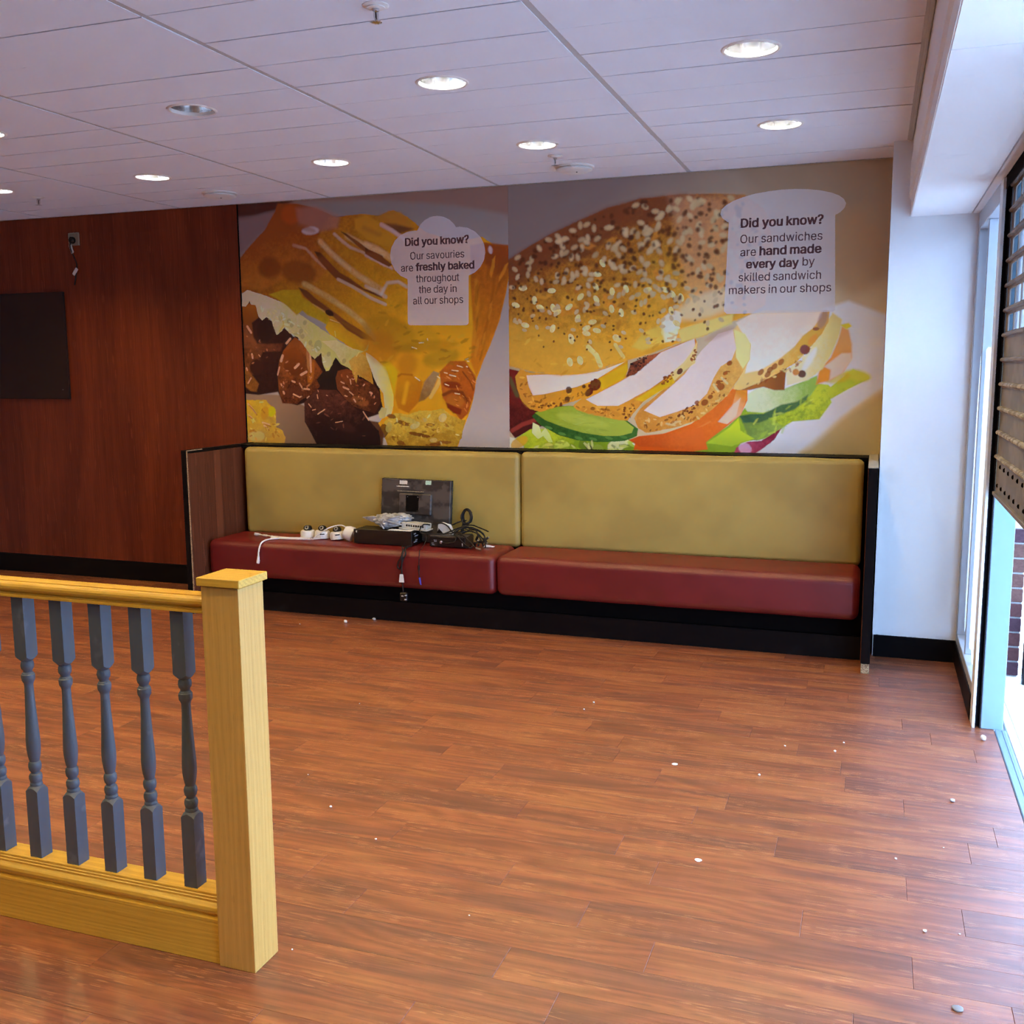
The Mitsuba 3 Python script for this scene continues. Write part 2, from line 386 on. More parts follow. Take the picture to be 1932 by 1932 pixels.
(1,[589,361,588,359,586,357,584,358,583,359,580,370,580,372,582,374,585,373,586,371],[234,182,141],[2.5,0,0,0,0,0,0.85]),
(1,[-30,1250,59,1337,134,1403,208,1459,258,1526,296,1577,321,1630,471,1621,618,1583,762,1518,951,1531,1092,1509,1189,1541,1295,1489,1419,1389,1626,1314,1810,1342,1890,1283,2009,1269,2008,1168,1967,986,1920,811,1848,644,1811,569,1758,436,1730,292,1703,215,1670,137,1621,0,1583,-30,1149,-39,1074,90,1042,149,1088,200,1069,289,1055,389,998,537,944,607,888,607,833,638,747,768,545,891,431,944,325,937,174,1011,56,1045,-17,1047],[160,82,26,238,170,29],[4,5,0.58,-0.65,0.73,0.25,1]),
(1,[-30,1250,59,1337,134,1403,208,1459,258,1526,296,1577,321,1630,471,1621,618,1583,717,1530,610,1381,693,1182,599,1097,417,1153,177,1062,10,1087,-26,1109],[159,77,24,192,115,35],[16,0,0.49,-3.26,4.37,0.5,1]),
(1,[331,1206,317,1172,282,1148,234,1140,187,1151,153,1178,142,1213,157,1248,193,1272,241,1279,287,1268,320,1241],[135,60,15],[22,0,0,0,0,0,0.8]),
(1,[599,1146,571,1111,515,1092,445,1094,379,1117,336,1155,327,1197,355,1232,413,1251,483,1248,548,1225,590,1188],[134,64,20],[22,0,0,0,0,0,0.7]),
(1,[503,1551,491,1518,460,1495,419,1488,379,1499,351,1525,341,1560,354,1594,385,1617,425,1624,465,1612,493,1586],[186,81,20],[20,0,0,0,0,0,0.8]),
(1,[459,1593,619,1603,796,1525,771,1450,612,1429,477,1485],[183,127,110],[20,0,0,0,0,0,0.65]),
(1,[635,1442,627,1428,602,1418,568,1414,534,1417,508,1427,498,1440,507,1454,532,1464,566,1468,600,1465,625,1455],[213,190,190],[9,0,0,0,0,0,0.9]),
(1,[607,1432,591,1427,557,1432,513,1445,472,1463,444,1481,437,1494,453,1499,487,1494,531,1481,572,1463,600,1445],[157,86,43],[12,0,0,0,0,0,0.5]),
(1,[906,1500,994,1524,1090,1462,1238,1351,1162,1298,989,1363,904,1434],[213,148,37],[12,0,0,0,0,0,0.8]),
(1,[1059,1502,1157,1539,1242,1524,1315,1450,1345,1383,1260,1387,1134,1460],[200,133,43],[12,0,0,0,0,0,0.9]),
(1,[1728,1291,1830,1304,2009,1278,2009,1205,1967,986,1920,811,1848,644,1811,569,1758,455,1718,560,1741,768,1725,1050],[183,95,22,215,127,24],[10,0,-0.11,-1.53,2.12,0.5,1]),
(1,[1819,1296,2009,1269,2008,1150,1908,1099,1828,1176],[149,66,26],[14,0,0,0,0,0,0.8]),
(1,[1869,1233,1861,1236,1854,1244,1850,1255,1850,1267,1854,1277,1860,1281,1868,1278,1874,1270,1878,1259,1878,1246,1875,1237],[239,218,218],[8,0,0,0,0,0,0.8]),
(1,[1876,904,1812,670,1807,664,1799,663,1793,668,1792,676,1855,908,1888,1138,1892,1145,1900,1147,1907,1143,1909,1135],[171,85,19],[9,0,0,0,0,0,0.6]),
(1,[1786,862,1753,672,1747,663,1738,661,1730,667,1728,676,1761,862,1753,1067,1757,1076,1765,1080,1774,1076,1779,1067],[229,157,36],[12,0,0,0,0,0,0.5]),
(1,[-1,956,30,950,64,991,76,965,112,959,133,879,158,852,195,873,230,860,253,792,270,750,308,772,339,804,369,764,434,734,475,689,532,615,567,580,617,622,626,554,648,499,672,501,704,553,729,594,768,547,826,519,862,524,888,611,716,732,541,838,365,957,208,1018,49,1065,4,1040],[242,218,176,223,211,112],[2,5,1.48,-0.75,0.54,0.6,1]),
(1,[626,704,739,708,866,649,947,633,989,699,976,638,911,618,887,577,829,588,860,485,882,418,861,495,815,526,763,568,724,631],[246,229,162,216,197,97],[2,4,3.18,-2.91,-0.23,0.5,1]),
(1,[828,568,912,623,957,602,996,525,1010,412,952,443,895,474,882,418,860,474],[225,179,73,184,126,41],[2,4,4.02,-3.84,-1.29,0.5,1]),
(1,[624,670,616,651,603,638,587,635,573,642,565,658,565,678,573,697,587,709,603,713,616,705,624,690],[196,189,112],[4,0,0,0,0,0,0.9]),
(1,[698,569,693,545,679,528,661,522,643,529,631,546,627,569,632,593,646,610,664,616,682,609,694,592],[229,220,162],[4,0,0,0,0,0,0.7]),
(1,[492,733,486,725,478,721,469,721,463,726,460,734,462,743,468,750,476,755,485,754,491,750,493,742],[183,166,93],[4,0,0,0,0,0,0.6]),
(1,[481,770,475,762,467,758,459,758,452,763,450,771,452,779,458,787,466,791,474,791,480,786,483,779],[183,167,94],[4,0,0,0,0,0,0.6]),
(1,[550,691,544,683,536,679,528,679,522,683,519,691,521,700,527,708,535,712,543,712,549,707,552,699],[182,166,93],[4,0,0,0,0,0,0.6]),
(1,[410,813,404,805,396,801,388,801,381,806,379,814,381,823,387,830,395,834,403,834,409,829,412,822],[185,168,94],[4,0,0,0,0,0,0.6]),
(1,[690,611,685,603,677,599,669,599,662,604,660,612,662,620,667,628,675,632,684,632,690,628,692,620],[181,165,93],[4,0,0,0,0,0,0.6]),
(1,[807,563,801,556,793,551,785,551,779,556,777,564,779,573,784,580,792,585,800,584,806,580,809,572],[180,164,92],[4,0,0,0,0,0,0.6]),
(1,[387,839,381,832,373,827,364,828,358,832,356,840,357,849,363,857,372,861,380,861,386,856,389,848],[186,169,95],[4,0,0,0,0,0,0.6]),
(1,[513,826,508,819,499,814,491,815,485,819,482,827,484,836,490,844,498,848,507,847,513,843,515,835],[185,169,95],[4,0,0,0,0,0,0.6]),
(1,[341,825,340,818,301,771,296,769,291,771,289,775,291,780,327,823,306,872,306,877,310,881,315,881,318,877],[223,190,47],[4,0,0,0,0,0,0.7]),
(1,[221,1028,333,1056,466,1052,488,1000,581,946,651,903,691,856,683,805,578,858,519,880,484,912,435,882,364,946,281,1001],[214,178,29,183,141,24],[8,0,0,0,0.5,0.5,1]),
(1,[684,837,737,826,824,799,893,756,984,719,983,684,947,628,866,655,762,707,687,750,653,797],[230,176,28,206,141,35],[3,3,6.09,7.34,-10.04,0.4,1]),
(1,[779,823,860,775,917,736,985,715,987,713,987,711,985,708,983,708,914,730,856,769,776,817,695,844,693,846,693,849,695,851,698,851],[250,207,129],[2,0,0,0,0,0,0.8]),
(1,[738,734,737,731,734,730,731,730,730,733,725,769,726,772,729,774,732,773,733,770],[250,230,129],[2,0,0,0,0,0,0.7]),
(1,[517,761,518,758,517,755,514,754,511,756,494,777,493,780,494,782,497,783,500,782],[250,230,129],[2,0,0,0,0,0,0.7]),
(1,[891,595,888,594,885,595,883,597,884,600,909,631,911,632,914,632,916,629,915,626],[250,227,127],[2,0,0,0,0,0,0.7]),
(1,[961,623,995,607,1051,566,1108,524,1129,463,1144,392,1160,340,1158,269,1139,207,1093,191,1092,263,1083,350,1041,402,1011,464,987,535,960,597],[235,224,167,244,224,68],[3,3,9.3,1.8,-10.49,0.3,1]),
(1,[1046,566,1131,565,1203,493,1172,392,1165,340,1145,417,1112,494],[229,195,18],[14,0,0,0,0,0,0.8]),
(1,[953,1352,1120,1275,1129,1266,1129,1253,1119,1244,1106,1245,938,1321,836,1376,828,1386,829,1399,839,1407,852,1406],[250,220,170,220,154,68],[13,5,0,0,0.5,0.6,0.8]),
(1,[802,1375,874,1323,1005,1272,1116,1198,1120,1192,1119,1186,1113,1182,1107,1183,996,1257,865,1308,792,1361,741,1404,737,1410,739,1416,745,1419,752,1418],[216,180,161],[8,5,0,0,0,0,0.7]),
(1,[799,1423,844,1406,912,1363,1001,1299,1102,1255,1123,1210,1023,1249,933,1312,855,1376],[60,30,19,131,71,30],[6,2,10.36,-8.79,4.23,0,1]),
(1,[1079,1312,1175,1247,1182,1236,1180,1224,1169,1216,1157,1219,1064,1281,976,1320,967,1329,967,1342,976,1350,989,1350],[250,217,168,217,152,68],[13,5,0,0,0.5,0.6,0.8]),
(1,[984,1268,1174,1176,1178,1171,1178,1165,1173,1160,1166,1161,976,1253,972,1258,972,1264,977,1269],[219,195,195],[8,5,0,0,0,0,0.7]),
(1,[976,1310,1049,1267,1121,1230,1171,1193,1148,1179,1047,1228,975,1271],[58,29,18,128,69,29],[6,2,-0.77,-25.17,33.73,0,1]),
(1,[718,1310,825,1221,937,1142,1104,1041,1112,1031,1110,1018,1100,1011,1087,1013,919,1113,805,1194,696,1284,627,1354,622,1366,627,1378,639,1383,651,1378],[244,210,162,210,147,65],[13,5,0,0,0.5,0.6,0.8]),
(1,[527,1334,531,1332,599,1263,679,1194,682,1188,680,1182,674,1179,668,1181,588,1250,521,1318,428,1342,423,1346,422,1352,426,1358,432,1359],[201,156,129],[8,5,0,0,0,0,0.7]),
(1,[595,1302,636,1295,710,1222,778,1158,846,1121,959,1046,1095,997,1094,977,959,1031,845,1085,747,1119,691,1172,623,1245],[56,28,17,122,66,28],[6,2,6.87,-14.28,14.5,0,1]),
(1,[883,1068,1008,994,1120,946,1125,940,1125,932,1120,927,1112,927,999,975,874,1050,760,1104,755,1110,756,1118,761,1123,769,1123],[212,182,159],[6,0,0,0,0,0,0.8]),
(1,[1047,1039,1126,997,1131,990,1130,981,1123,975,1114,976,1036,1018,969,1050,963,1057,964,1066,970,1072,979,1071],[215,187,160],[8,0,0,0,0,0.3,0.8]),
(1,[1125,1081,1133,1086,1212,1093,1218,1091,1278,1055,1283,1049,1282,1041,1275,1036,1268,1037,1210,1072,1139,1066,1095,1002,1088,997,1081,999,1077,1005,1078,1013],[221,201,183],[9,0,0,0,0,0,0.7]),
(1,[616,1052,733,987,848,918,963,827,966,824,1038,721,1040,709,1034,698,1021,695,1010,702,940,803,830,889,716,958,601,1022,496,1077,488,1087,489,1100,498,1108,511,1107],[238,214,141,194,136,60],[13,5,0,0,0.5,0.6,0.8]),
(1,[656,915,660,910,659,904,653,900,647,901,565,949,562,954,562,961,568,965,574,964],[227,183,109],[8,5,0,0,0,0,0.7]),
(1,[460,1068,526,1045,583,997,699,917,814,838,916,779,996,727,1029,696,926,718,823,776,721,865,663,903,558,962,500,1010],[84,43,24,115,62,26],[6,2,8.07,-11.75,8.83,0,1]),
(1,[767,836,836,819,916,771,973,730,1007,714,949,720,870,767,801,809],[122,73,23],[4,0,0,0,0,0,1]),
(1,[722,875,713,870,697,870,681,876,667,886,660,898,662,908,672,913,687,913,703,907,717,897,724,885],[43,19,14],[4,0,0,0,0,0,1]),
(1,[1089,1403,1097,1395,1097,1383,1089,1375,1077,1375,965,1425,957,1434,958,1446,966,1454,978,1453],[184,113,48],[16,0,0,0,0,0,0.6]),
(1,[1122,1461,1200,1452,1331,1416,1298,1403,1226,1387,1171,1424],[100,54,37],[12,0,0,0,0,0,0.85]),
(1,[1177,1426,1281,1356,1287,1348,1285,1339,1277,1333,1268,1335,1164,1404,1093,1441,1087,1449,1088,1458,1095,1465,1105,1464],[226,192,189],[9,0,0,0,0,0,0.8]),
(1,[1328,675,1279,630,1191,614,1088,632,997,680,943,744,941,808,992,854,1081,869,1184,850,1273,802,1326,738],[176,122,21],[30,0,0,0,0,0,0.6]),
(1,[1191,594,1145,556,1080,544,1015,561,967,604,949,660,965,715,1013,753,1077,764,1142,746,1189,704,1207,648],[191,116,23],[30,0,0,0,0,0,0.6]),
(1,[1511,696,1488,654,1425,623,1339,612,1253,625,1190,658,1168,702,1192,745,1256,776,1343,786,1428,772,1489,740],[206,157,30],[26,0,0,0,0,0,0.5]),
(1,[1636,675,1606,654,1523,634,1407,621,1289,618,1201,627,1167,644,1198,666,1284,685,1401,698,1518,700,1603,692],[163,112,23],[18,0,0,0,0,0,0.4]),
(1,[1338,532,1320,493,1287,469,1249,464,1215,480,1196,514,1195,556,1213,594,1246,618,1284,623,1318,606,1337,573],[203,120,25],[30,0,0,0,0,0,0.6]),
(1,[1641,601,1629,569,1586,540,1522,522,1456,520,1404,535,1381,562,1393,594,1438,623,1501,640,1568,642,1618,628],[183,141,30],[26,0,0,0,0,0,0.7]),
(1,[1197,483,1299,473,1376,427,1351,300,1270,218,1192,248,1171,320],[223,147,22,200,118,20],[8,0,3.1,-4.34,-1.9,0.3,1]),
(1,[1247,286,1240,276,1229,275,1219,282,1218,293,1249,421,1256,430,1267,432,1277,425,1278,413],[243,182,34],[12,0,0,0,0,0,0.8]),
(1,[1217,483,1220,484,1299,479,1303,477,1305,472,1303,468,1298,466,1222,472,1200,458,1196,457,1192,459,1191,464,1194,468],[183,96,22],[8,0,0,0,0,0,0.8]),
(1,[1387,427,1455,497,1499,482,1465,412,1430,341,1385,305,1345,295,1363,361],[136,95,45,171,136,91],[7,0,3.23,4.98,-6.04,0.6,1]),
(1,[1486,385,1440,319,1432,313,1422,315,1417,323,1419,333,1465,398,1493,448,1500,454,1510,453,1516,445,1515,435],[244,200,102],[5,3,0,0,0,0,0.9]),
(1,[1499,492,1577,561,1685,560,1754,461,1747,361,1697,221,1647,176,1572,261,1518,321,1509,401],[191,100,29,171,82,25],[6,3,0.58,-3.35,0.87,0.7,1]),
(1,[1650,401,1640,389,1616,382,1583,381,1550,387,1527,398,1520,412,1530,423,1555,431,1588,431,1620,425,1643,414],[128,45,13],[9,0,0,0,0,0,0.9]),
(1,[1580,377,1586,377,1657,367,1665,362,1702,302,1703,294,1698,287,1690,286,1683,291,1649,346,1586,355,1528,331,1520,331,1514,337,1514,345,1520,351],[118,50,13],[7,0,0,0,0,0,0.85]),
(1,[1670,291,1657,273,1631,262,1597,262,1566,272,1545,290,1541,311,1554,330,1580,341,1614,341,1645,330,1665,312],[181,104,33],[10,0,0,0,0,0,0.9]),
(1,[1540,291,1616,261,1654,246,1642,211,1593,221,1550,256],[123,40,13],[7,0,0,0,0,0,1]),
(1,[1719,429,1740,373,1740,370,1738,368,1735,368,1733,370,1712,424,1660,488,1659,491,1660,494,1663,495,1666,493],[114,50,16],[4,0,0,0,0,0,0.7]),
(1,[1752,443,1752,440,1750,437,1747,437,1745,439,1698,518,1697,521,1699,524,1702,524,1705,522],[126,57,18],[4,0,0,0,0,0,0.6]),
(1,[1664,524,1667,523,1667,519,1665,517,1662,517,1624,527,1622,529,1622,532,1623,534,1627,535],[250,231,184],[2,0,0,0,0,0,0.85]),
(1,[1701,579,1704,578,1706,576,1705,573,1703,571,1687,566,1684,566,1682,569,1682,572,1684,574],[250,231,185],[2,0,0,0,0,0,0.85]),
(1,[1698,526,1700,523,1699,520,1697,518,1694,519,1688,522,1686,524,1687,527,1689,529,1692,529],[250,231,184],[2,0,0,0,0,0,0.85]),
(1,[1631,500,1634,498,1634,495,1633,493,1630,492,1586,497,1584,499,1583,502,1584,504,1587,505],[250,230,184],[2,0,0,0,0,0,0.85]),
(1,[1614,465,1617,463,1617,460,1616,458,1613,457,1569,467,1567,469,1566,472,1568,475,1571,475],[250,229,183],[2,0,0,0,0,0,0.85]),
(1,[1555,485,1557,484,1558,480,1556,478,1553,477,1531,483,1529,484,1528,487,1530,490,1533,490],[250,230,184],[2,0,0,0,0,0,0.85]),
(1,[1565,405,1567,403,1567,400,1565,398,1562,398,1535,408,1533,410,1532,413,1534,415,1538,415],[250,228,182],[2,0,0,0,0,0,0.85]),
(1,[1640,350,1642,349,1643,346,1641,343,1638,342,1606,347,1603,349,1602,352,1604,355,1607,355],[250,227,181],[2,0,0,0,0,0,0.85]),
(1,[1387,686,1390,685,1391,682,1390,679,1387,678,1354,677,1351,678,1350,681,1351,684,1354,685],[250,234,187],[2,0,0,0,0,0,0.85]),
(1,[1422,698,1422,695,1419,693,1416,694,1414,696,1411,706,1412,709,1414,711,1417,711,1419,708],[250,234,187],[2,0,0,0,0,0,0.85]),
(1,[1337,647,1340,645,1340,642,1338,640,1335,640,1302,650,1299,652,1299,655,1301,657,1304,658],[250,233,186],[2,0,0,0,0,0,0.85]),
(1,[1356,438,1358,435,1357,432,1355,430,1352,431,1319,454,1317,457,1317,460,1320,461,1323,461],[250,229,183],[2,0,0,0,0,0,0.85]),
(1,[1501,455,1502,453,1502,449,1499,448,1496,448,1480,458,1478,461,1479,464,1481,466,1484,465],[250,229,183],[2,0,0,0,0,0,0.85]),
(1,[1708,561,1710,559,1711,556,1709,553,1706,553,1695,556,1693,558,1692,561,1694,563,1697,564],[250,231,185],[2,0,0,0,0,0,0.85]),
(1,[1168,217,1270,208,1350,239,1439,235,1517,250,1571,210,1647,176,1674,176,1651,60,1606,-7,1600,-43,1127,-53,1089,51,1086,165],[229,191,66,187,138,40],[3,8,0.96,-4.22,-0.35,0.9,1]),
(1,[1113,92,1103,70,1087,55,1068,51,1053,60,1044,78,1045,102,1054,125,1071,140,1089,143,1104,135,1113,116],[102,48,17,81,38,13],[3,5,0,0,0.5,0.4,0.85]),
(1,[1173,191,1166,184,1153,181,1135,181,1119,186,1108,193,1105,201,1111,208,1125,212,1142,212,1159,207,1170,200],[123,56,22,98,44,17],[3,5,0,0,0.5,0.4,0.85]),
(1,[1271,136,1262,131,1243,132,1218,138,1195,148,1179,158,1175,166,1185,170,1204,169,1229,163,1252,154,1267,144],[134,67,26,107,53,21],[3,5,0,0,0.5,0.4,0.85]),
(1,[1428,61,1416,57,1385,58,1343,63,1302,72,1273,82,1264,90,1276,94,1308,93,1349,87,1390,78,1419,69],[122,51,17,97,39,13],[3,5,0,0,0.5,0.4,0.85]),
(1,[1459,143,1455,137,1443,132,1426,130,1409,131,1397,136,1392,143,1397,149,1409,154,1426,156,1443,155,1455,150],[156,93,44,125,74,35],[3,5,0,0,0.5,0.4,0.85]),
(1,[1496,11,1491,5,1476,-1,1457,-3,1437,-1,1423,3,1418,10,1423,17,1438,22,1457,24,1477,23,1491,18],[143,61,26,114,48,20],[3,5,0,0,0.5,0.4,0.85]),
(1,[1579,28,1572,22,1551,18,1524,16,1496,17,1476,21,1468,26,1476,32,1496,36,1524,38,1552,37,1572,34],[165,92,39,132,74,30],[3,5,0,0,0.5,0.4,0.85]),
(1,[1231,12,1225,4,1213,-2,1199,-2,1185,2,1177,11,1175,20,1181,29,1192,34,1207,35,1220,30,1229,22],[143,68,22,114,54,17],[3,5,0,0,0.5,0.4,0.85]),
(1,[1626,108,1614,103,1587,106,1553,115,1520,128,1498,141,1492,151,1504,155,1530,153,1565,144,1597,131,1620,118],[240,200,78,191,160,62],[3,5,0,0,0.5,0.4,0.85]),
(1,[1348,155,1349,144,1340,130,1325,119,1306,112,1289,112,1279,118,1278,129,1287,143,1303,154,1322,161,1338,161],[250,229,145,200,183,116],[3,5,0,0,0.5,0.4,0.85]),
(1,[1332,152,1321,147,1296,149,1263,157,1232,170,1211,182,1206,192,1217,197,1243,195,1275,186,1306,174,1327,162],[239,212,100,191,170,80],[3,5,0,0,0.5,0.4,0.85]),
(1,[1474,42,1470,34,1460,28,1446,26,1432,28,1422,33,1418,41,1422,48,1433,54,1447,56,1461,55,1471,49],[250,216,121,203,172,97],[3,5,0,0,0.5,0.4,0.85]),
(1,[1142,120,1135,103,1124,91,1112,88,1101,94,1096,109,1097,127,1104,145,1115,156,1128,160,1138,153,1143,139],[229,200,100,182,160,80],[3,5,0,0,0.5,0.4,0.85]),
(1,[1539,177,1528,166,1513,160,1499,163,1489,173,1487,187,1492,202,1504,214,1519,219,1533,216,1542,206,1545,192],[250,224,145,206,179,116],[3,5,0,0,0.5,0.4,0.85]),
(1,[1404,173,1401,167,1393,162,1382,160,1370,161,1362,166,1359,173,1363,179,1371,184,1382,186,1393,185,1401,180],[239,208,123,191,165,98],[3,5,0,0,0.5,0.4,0.85]),
(1,[1657,121,1653,105,1641,94,1624,90,1608,94,1596,105,1592,120,1596,135,1609,146,1625,150,1641,147,1653,136],[229,178,49,182,142,39],[3,5,0,0,0.5,0.4,0.85]),
(1,[1045,221,1069,258,1109,248,1090,186,1049,180],[220,202,123],[3,4,0,0,0,0,1]),
(1,[-9,305,162,301,192,269,222,253,239,220,241,113,290,92,312,38,297,-27,-33,-33],[239,192,44,219,167,67],[3,7,1.32,-3.15,0.82,0.8,1]),
(1,[50,251,80,212,82,208,79,203,74,202,70,204,41,242,11,268,8,273,10,277,15,280,19,278],[250,202,146],[3,0,0,0,0,0,0.8]),
(1,[58,238,88,199,89,196,88,193,84,192,81,194,52,231,21,258,20,261,21,264,24,266,28,265],[198,108,33],[3,0,0,0,0,0,0.7]),
(1,[46,181,48,177,47,172,43,169,38,170,7,192,5,196,6,201,10,203,15,202],[250,202,145],[3,0,0,0,0,0,0.8]),
(1,[54,167,56,164,55,161,52,159,49,160,18,181,16,184,17,188,20,190,23,189],[197,107,33],[3,0,0,0,0,0,0.7]),
(1,[187,135,191,131,191,126,188,122,183,122,127,137,123,141,123,146,126,150,131,150],[250,201,145],[3,0,0,0,0,0,0.8]),
(1,[196,121,198,119,199,115,197,112,193,112,137,128,135,130,134,133,136,136,140,136],[196,107,33],[3,0,0,0,0,0,0.7]),
(1,[175,106,178,102,177,97,172,94,167,96,137,117,134,121,135,126,139,129,144,128],[250,200,144],[3,0,0,0,0,0,0.8]),
(1,[183,93,185,90,184,87,181,85,178,85,148,107,146,110,146,113,149,115,153,114],[196,106,33],[3,0,0,0,0,0,0.7]),
(1,[239,216,230,198,215,186,199,183,185,190,177,205,177,225,186,243,201,255,217,257,231,250,239,235],[231,213,22],[5,0,0,0,0,0,1]),
(1,[182,205,172,181,156,165,139,161,125,170,118,189,120,213,130,237,146,253,163,257,177,248,184,229],[224,152,33],[9,0,0,0,0,0,0.7]),
(1,[143,46,133,27,107,13,72,7,37,11,12,25,3,44,14,63,40,78,75,83,110,79,135,65],[244,217,122],[8,4,0,0,0,0,0.8]),
(1,[1425,668,1421,655,1405,642,1399,646,1411,663],[196,144,30],[5,2,0,0,0,0,0.5]),
(1,[1272,772,1259,775,1246,788,1250,793,1266,783],[165,106,23],[5,2,0,0,0,0,0.5]),
(1,[1553,802,1533,797,1505,805,1507,815,1536,813],[200,147,30],[5,2,0,0,0,0,0.5]),
(1,[1127,878,1101,871,1061,880,1063,893,1104,892],[181,116,24],[5,2,0,0,0,0,0.5]),
(1,[1511,738,1499,734,1480,739,1481,745,1501,744],[176,112,23],[5,2,0,0,0,0,0.5]),
(1,[1584,728,1580,710,1559,691,1551,697,1566,720],[164,105,23],[5,2,0,0,0,0,0.5]),
(1,[1686,733,1669,715,1633,705,1627,717,1660,734],[230,176,51],[5,2,0,0,0,0,0.5]),
(1,[1662,665,1648,655,1621,652,1619,661,1644,669],[229,175,51],[5,2,0,0,0,0,0.5]),
(1,[1568,623,1542,619,1506,631,1510,643,1548,638],[163,104,23],[5,2,0,0,0,0,0.5]),
(1,[1388,759,1375,748,1349,743,1346,751,1370,761],[164,106,23],[5,2,0,0,0,0,0.5]),
(1,[1174,664,1160,662,1142,668,1144,674,1163,672],[196,144,30],[5,2,0,0,0,0,0.5]),
(1,[1069,688,1050,677,1016,677,1015,688,1048,694],[196,145,30],[5,2,0,0,0,0,0.5]),
(1,[1736,588,1718,570,1680,560,1674,573,1709,590],[162,104,23],[5,2,0,0,0,0,0.5]),
(1,[1612,535,1589,533,1559,547,1563,558,1596,550],[173,111,23],[5,2,0,0,0,0,0.5]),
(1,[1300,760,1282,741,1244,730,1238,742,1273,760],[164,105,23],[5,2,0,0,0,0,0.5]),
(1,[1754,628,1740,613,1710,605,1705,614,1733,628],[195,144,30],[5,2,0,0,0,0,0.5]),
(1,[1069,786,1052,781,1026,786,1027,795,1054,794],[198,146,30],[5,2,0,0,0,0,0.5]),
(1,[1394,738,1383,730,1363,727,1361,734,1380,740],[164,105,23],[5,2,0,0,0,0,0.5]),
(1,[1711,707,1695,685,1656,670,1648,682,1683,705],[164,105,23],[5,2,0,0,0,0,0.5]),
(1,[1225,934,1212,919,1183,909,1178,918,1203,933],[183,117,24],[5,2,0,0,0,0,0.5]),
(1,[1216,698,1203,686,1176,680,1172,688,1197,700],[175,112,23],[5,2,0,0,0,0,0.5]),
(1,[1083,546,1066,559,1058,588,1069,592,1084,566],[227,173,51],[5,2,0,0,0,0,0.5]),
(1,[1211,655,1185,655,1154,672,1159,683,1195,672],[196,144,30],[5,2,0,0,0,0,0.5]),
(1,[1583,600,1575,588,1555,579,1550,585,1567,598],[174,111,23],[5,2,0,0,0,0,0.5]),
(1,[1560,584,1538,568,1496,564,1493,578,1533,590],[174,111,23],[5,2,0,0,0,0,0.5]),
(1,[1435,704,1419,684,1381,671,1374,682,1408,703],[196,145,30],[5,2,0,0,0,0,0.5]),
(1,[1124,557,1101,548,1064,553,1065,565,1102,567],[162,104,23],[5,2,0,0,0,0,0.5]),
(1,[1236,664,1215,647,1175,641,1171,653,1209,667],[175,112,23],[5,2,0,0,0,0,0.5]),
(1,[1168,606,1158,585,1127,565,1118,574,1143,599],[227,174,51],[5,2,0,0,0,0,0.5]),
(1,[1363,690,1338,682,1299,690,1300,703,1340,703],[164,105,23],[5,2,0,0,0,0,0.5]),
(1,[1416,610,1402,609,1383,618,1386,625,1407,620],[174,111,23],[5,2,0,0,0,0,0.5]),
(1,[1770,650,1750,636,1712,632,1709,645,1745,656],[163,105,23],[5,2,0,0,0,0,0.5]),
(1,[1137,842,1136,821,1117,795,1105,800,1118,829],[233,178,52],[5,2,0,0,0,0,0.5]),
(1,[1616,714,1608,702,1588,693,1583,700,1601,712],[229,175,51],[5,2,0,0,0,0,0.5]),
(1,[1175,929,1163,924,1144,925,1144,931,1163,934],[205,151,31],[5,2,0,0,0,0,0.5]),
(1,[1328,646,1317,639,1297,638,1295,645,1315,649],[163,105,23],[5,2,0,0,0,0,0.5]),
(1,[1362,846,1337,839,1300,847,1302,859,1340,859],[201,149,31],[5,2,0,0,0,0,0.5]),
(1,[1611,680,1583,679,1547,697,1553,710,1592,699],[229,175,51],[5,2,0,0,0,0,0.5]),
(1,[1550,730,1536,728,1517,734,1519,740,1539,738],[230,176,51],[5,2,0,0,0,0,0.5]),
(1,[1066,793,1062,781,1047,768,1042,772,1053,788],[177,113,23],[5,2,0,0,0,0,0.5]),
(1,[1777,641,1753,575,1744,603,1762,688,1782,711],[228,151,42],[6,2,0,0,0,0,0.5]),
(1,[1895,954,1874,904,1869,927,1886,990,1902,1007],[198,111,22],[6,2,0,0,0,0,0.5]),
(1,[1787,1015,1772,985,1769,999,1782,1037,1793,1047],[163,82,17],[6,2,0,0,0,0,0.5]),
(1,[1935,1115,1924,1067,1915,1086,1920,1147,1932,1164],[167,85,18],[6,2,0,0,0,0,0.5]),
(1,[1801,594,1784,554,1780,572,1794,623,1808,636],[151,76,16],[6,2,0,0,0,0,0.5]),
(1,[1814,908,1792,861,1788,882,1807,943,1824,959],[195,110,22],[6,2,0,0,0,0,0.5]),
(1,[1790,842,1755,782,1752,811,1784,888,1807,907],[192,108,21],[6,2,0,0,0,0,0.5]),
(1,[1835,695,1809,627,1801,657,1821,742,1842,765],[187,105,21],[6,2,0,0,0,0,0.5]),
(1,[1924,1016,1896,969,1894,992,1920,1054,1939,1069],[163,82,17],[6,2,0,0,0,0,0.5]),
(1,[1820,807,1808,758,1799,778,1806,839,1818,857],[190,107,21],[6,2,0,0,0,0,0.5]),
(1,[1892,1148,1868,1081,1858,1110,1877,1196,1897,1220],[250,170,47],[6,2,0,0,0,0,0.5]),
(1,[1871,875,1850,813,1841,840,1857,919,1876,941],[237,157,43],[6,2,0,0,0,0,0.5]),
(1,[1962,1112,1919,1055,1919,1086,1963,1161,1989,1177],[250,168,46],[6,2,0,0,0,0,0.5]),
(1,[1782,967,1776,933,1769,947,1771,989,1780,1002],[198,111,22],[6,2,0,0,0,0,0.5]),
(1,[1781,983,1765,910,1752,939,1759,1031,1778,1058],[161,82,17],[6,2,0,0,0,0,0.5]),
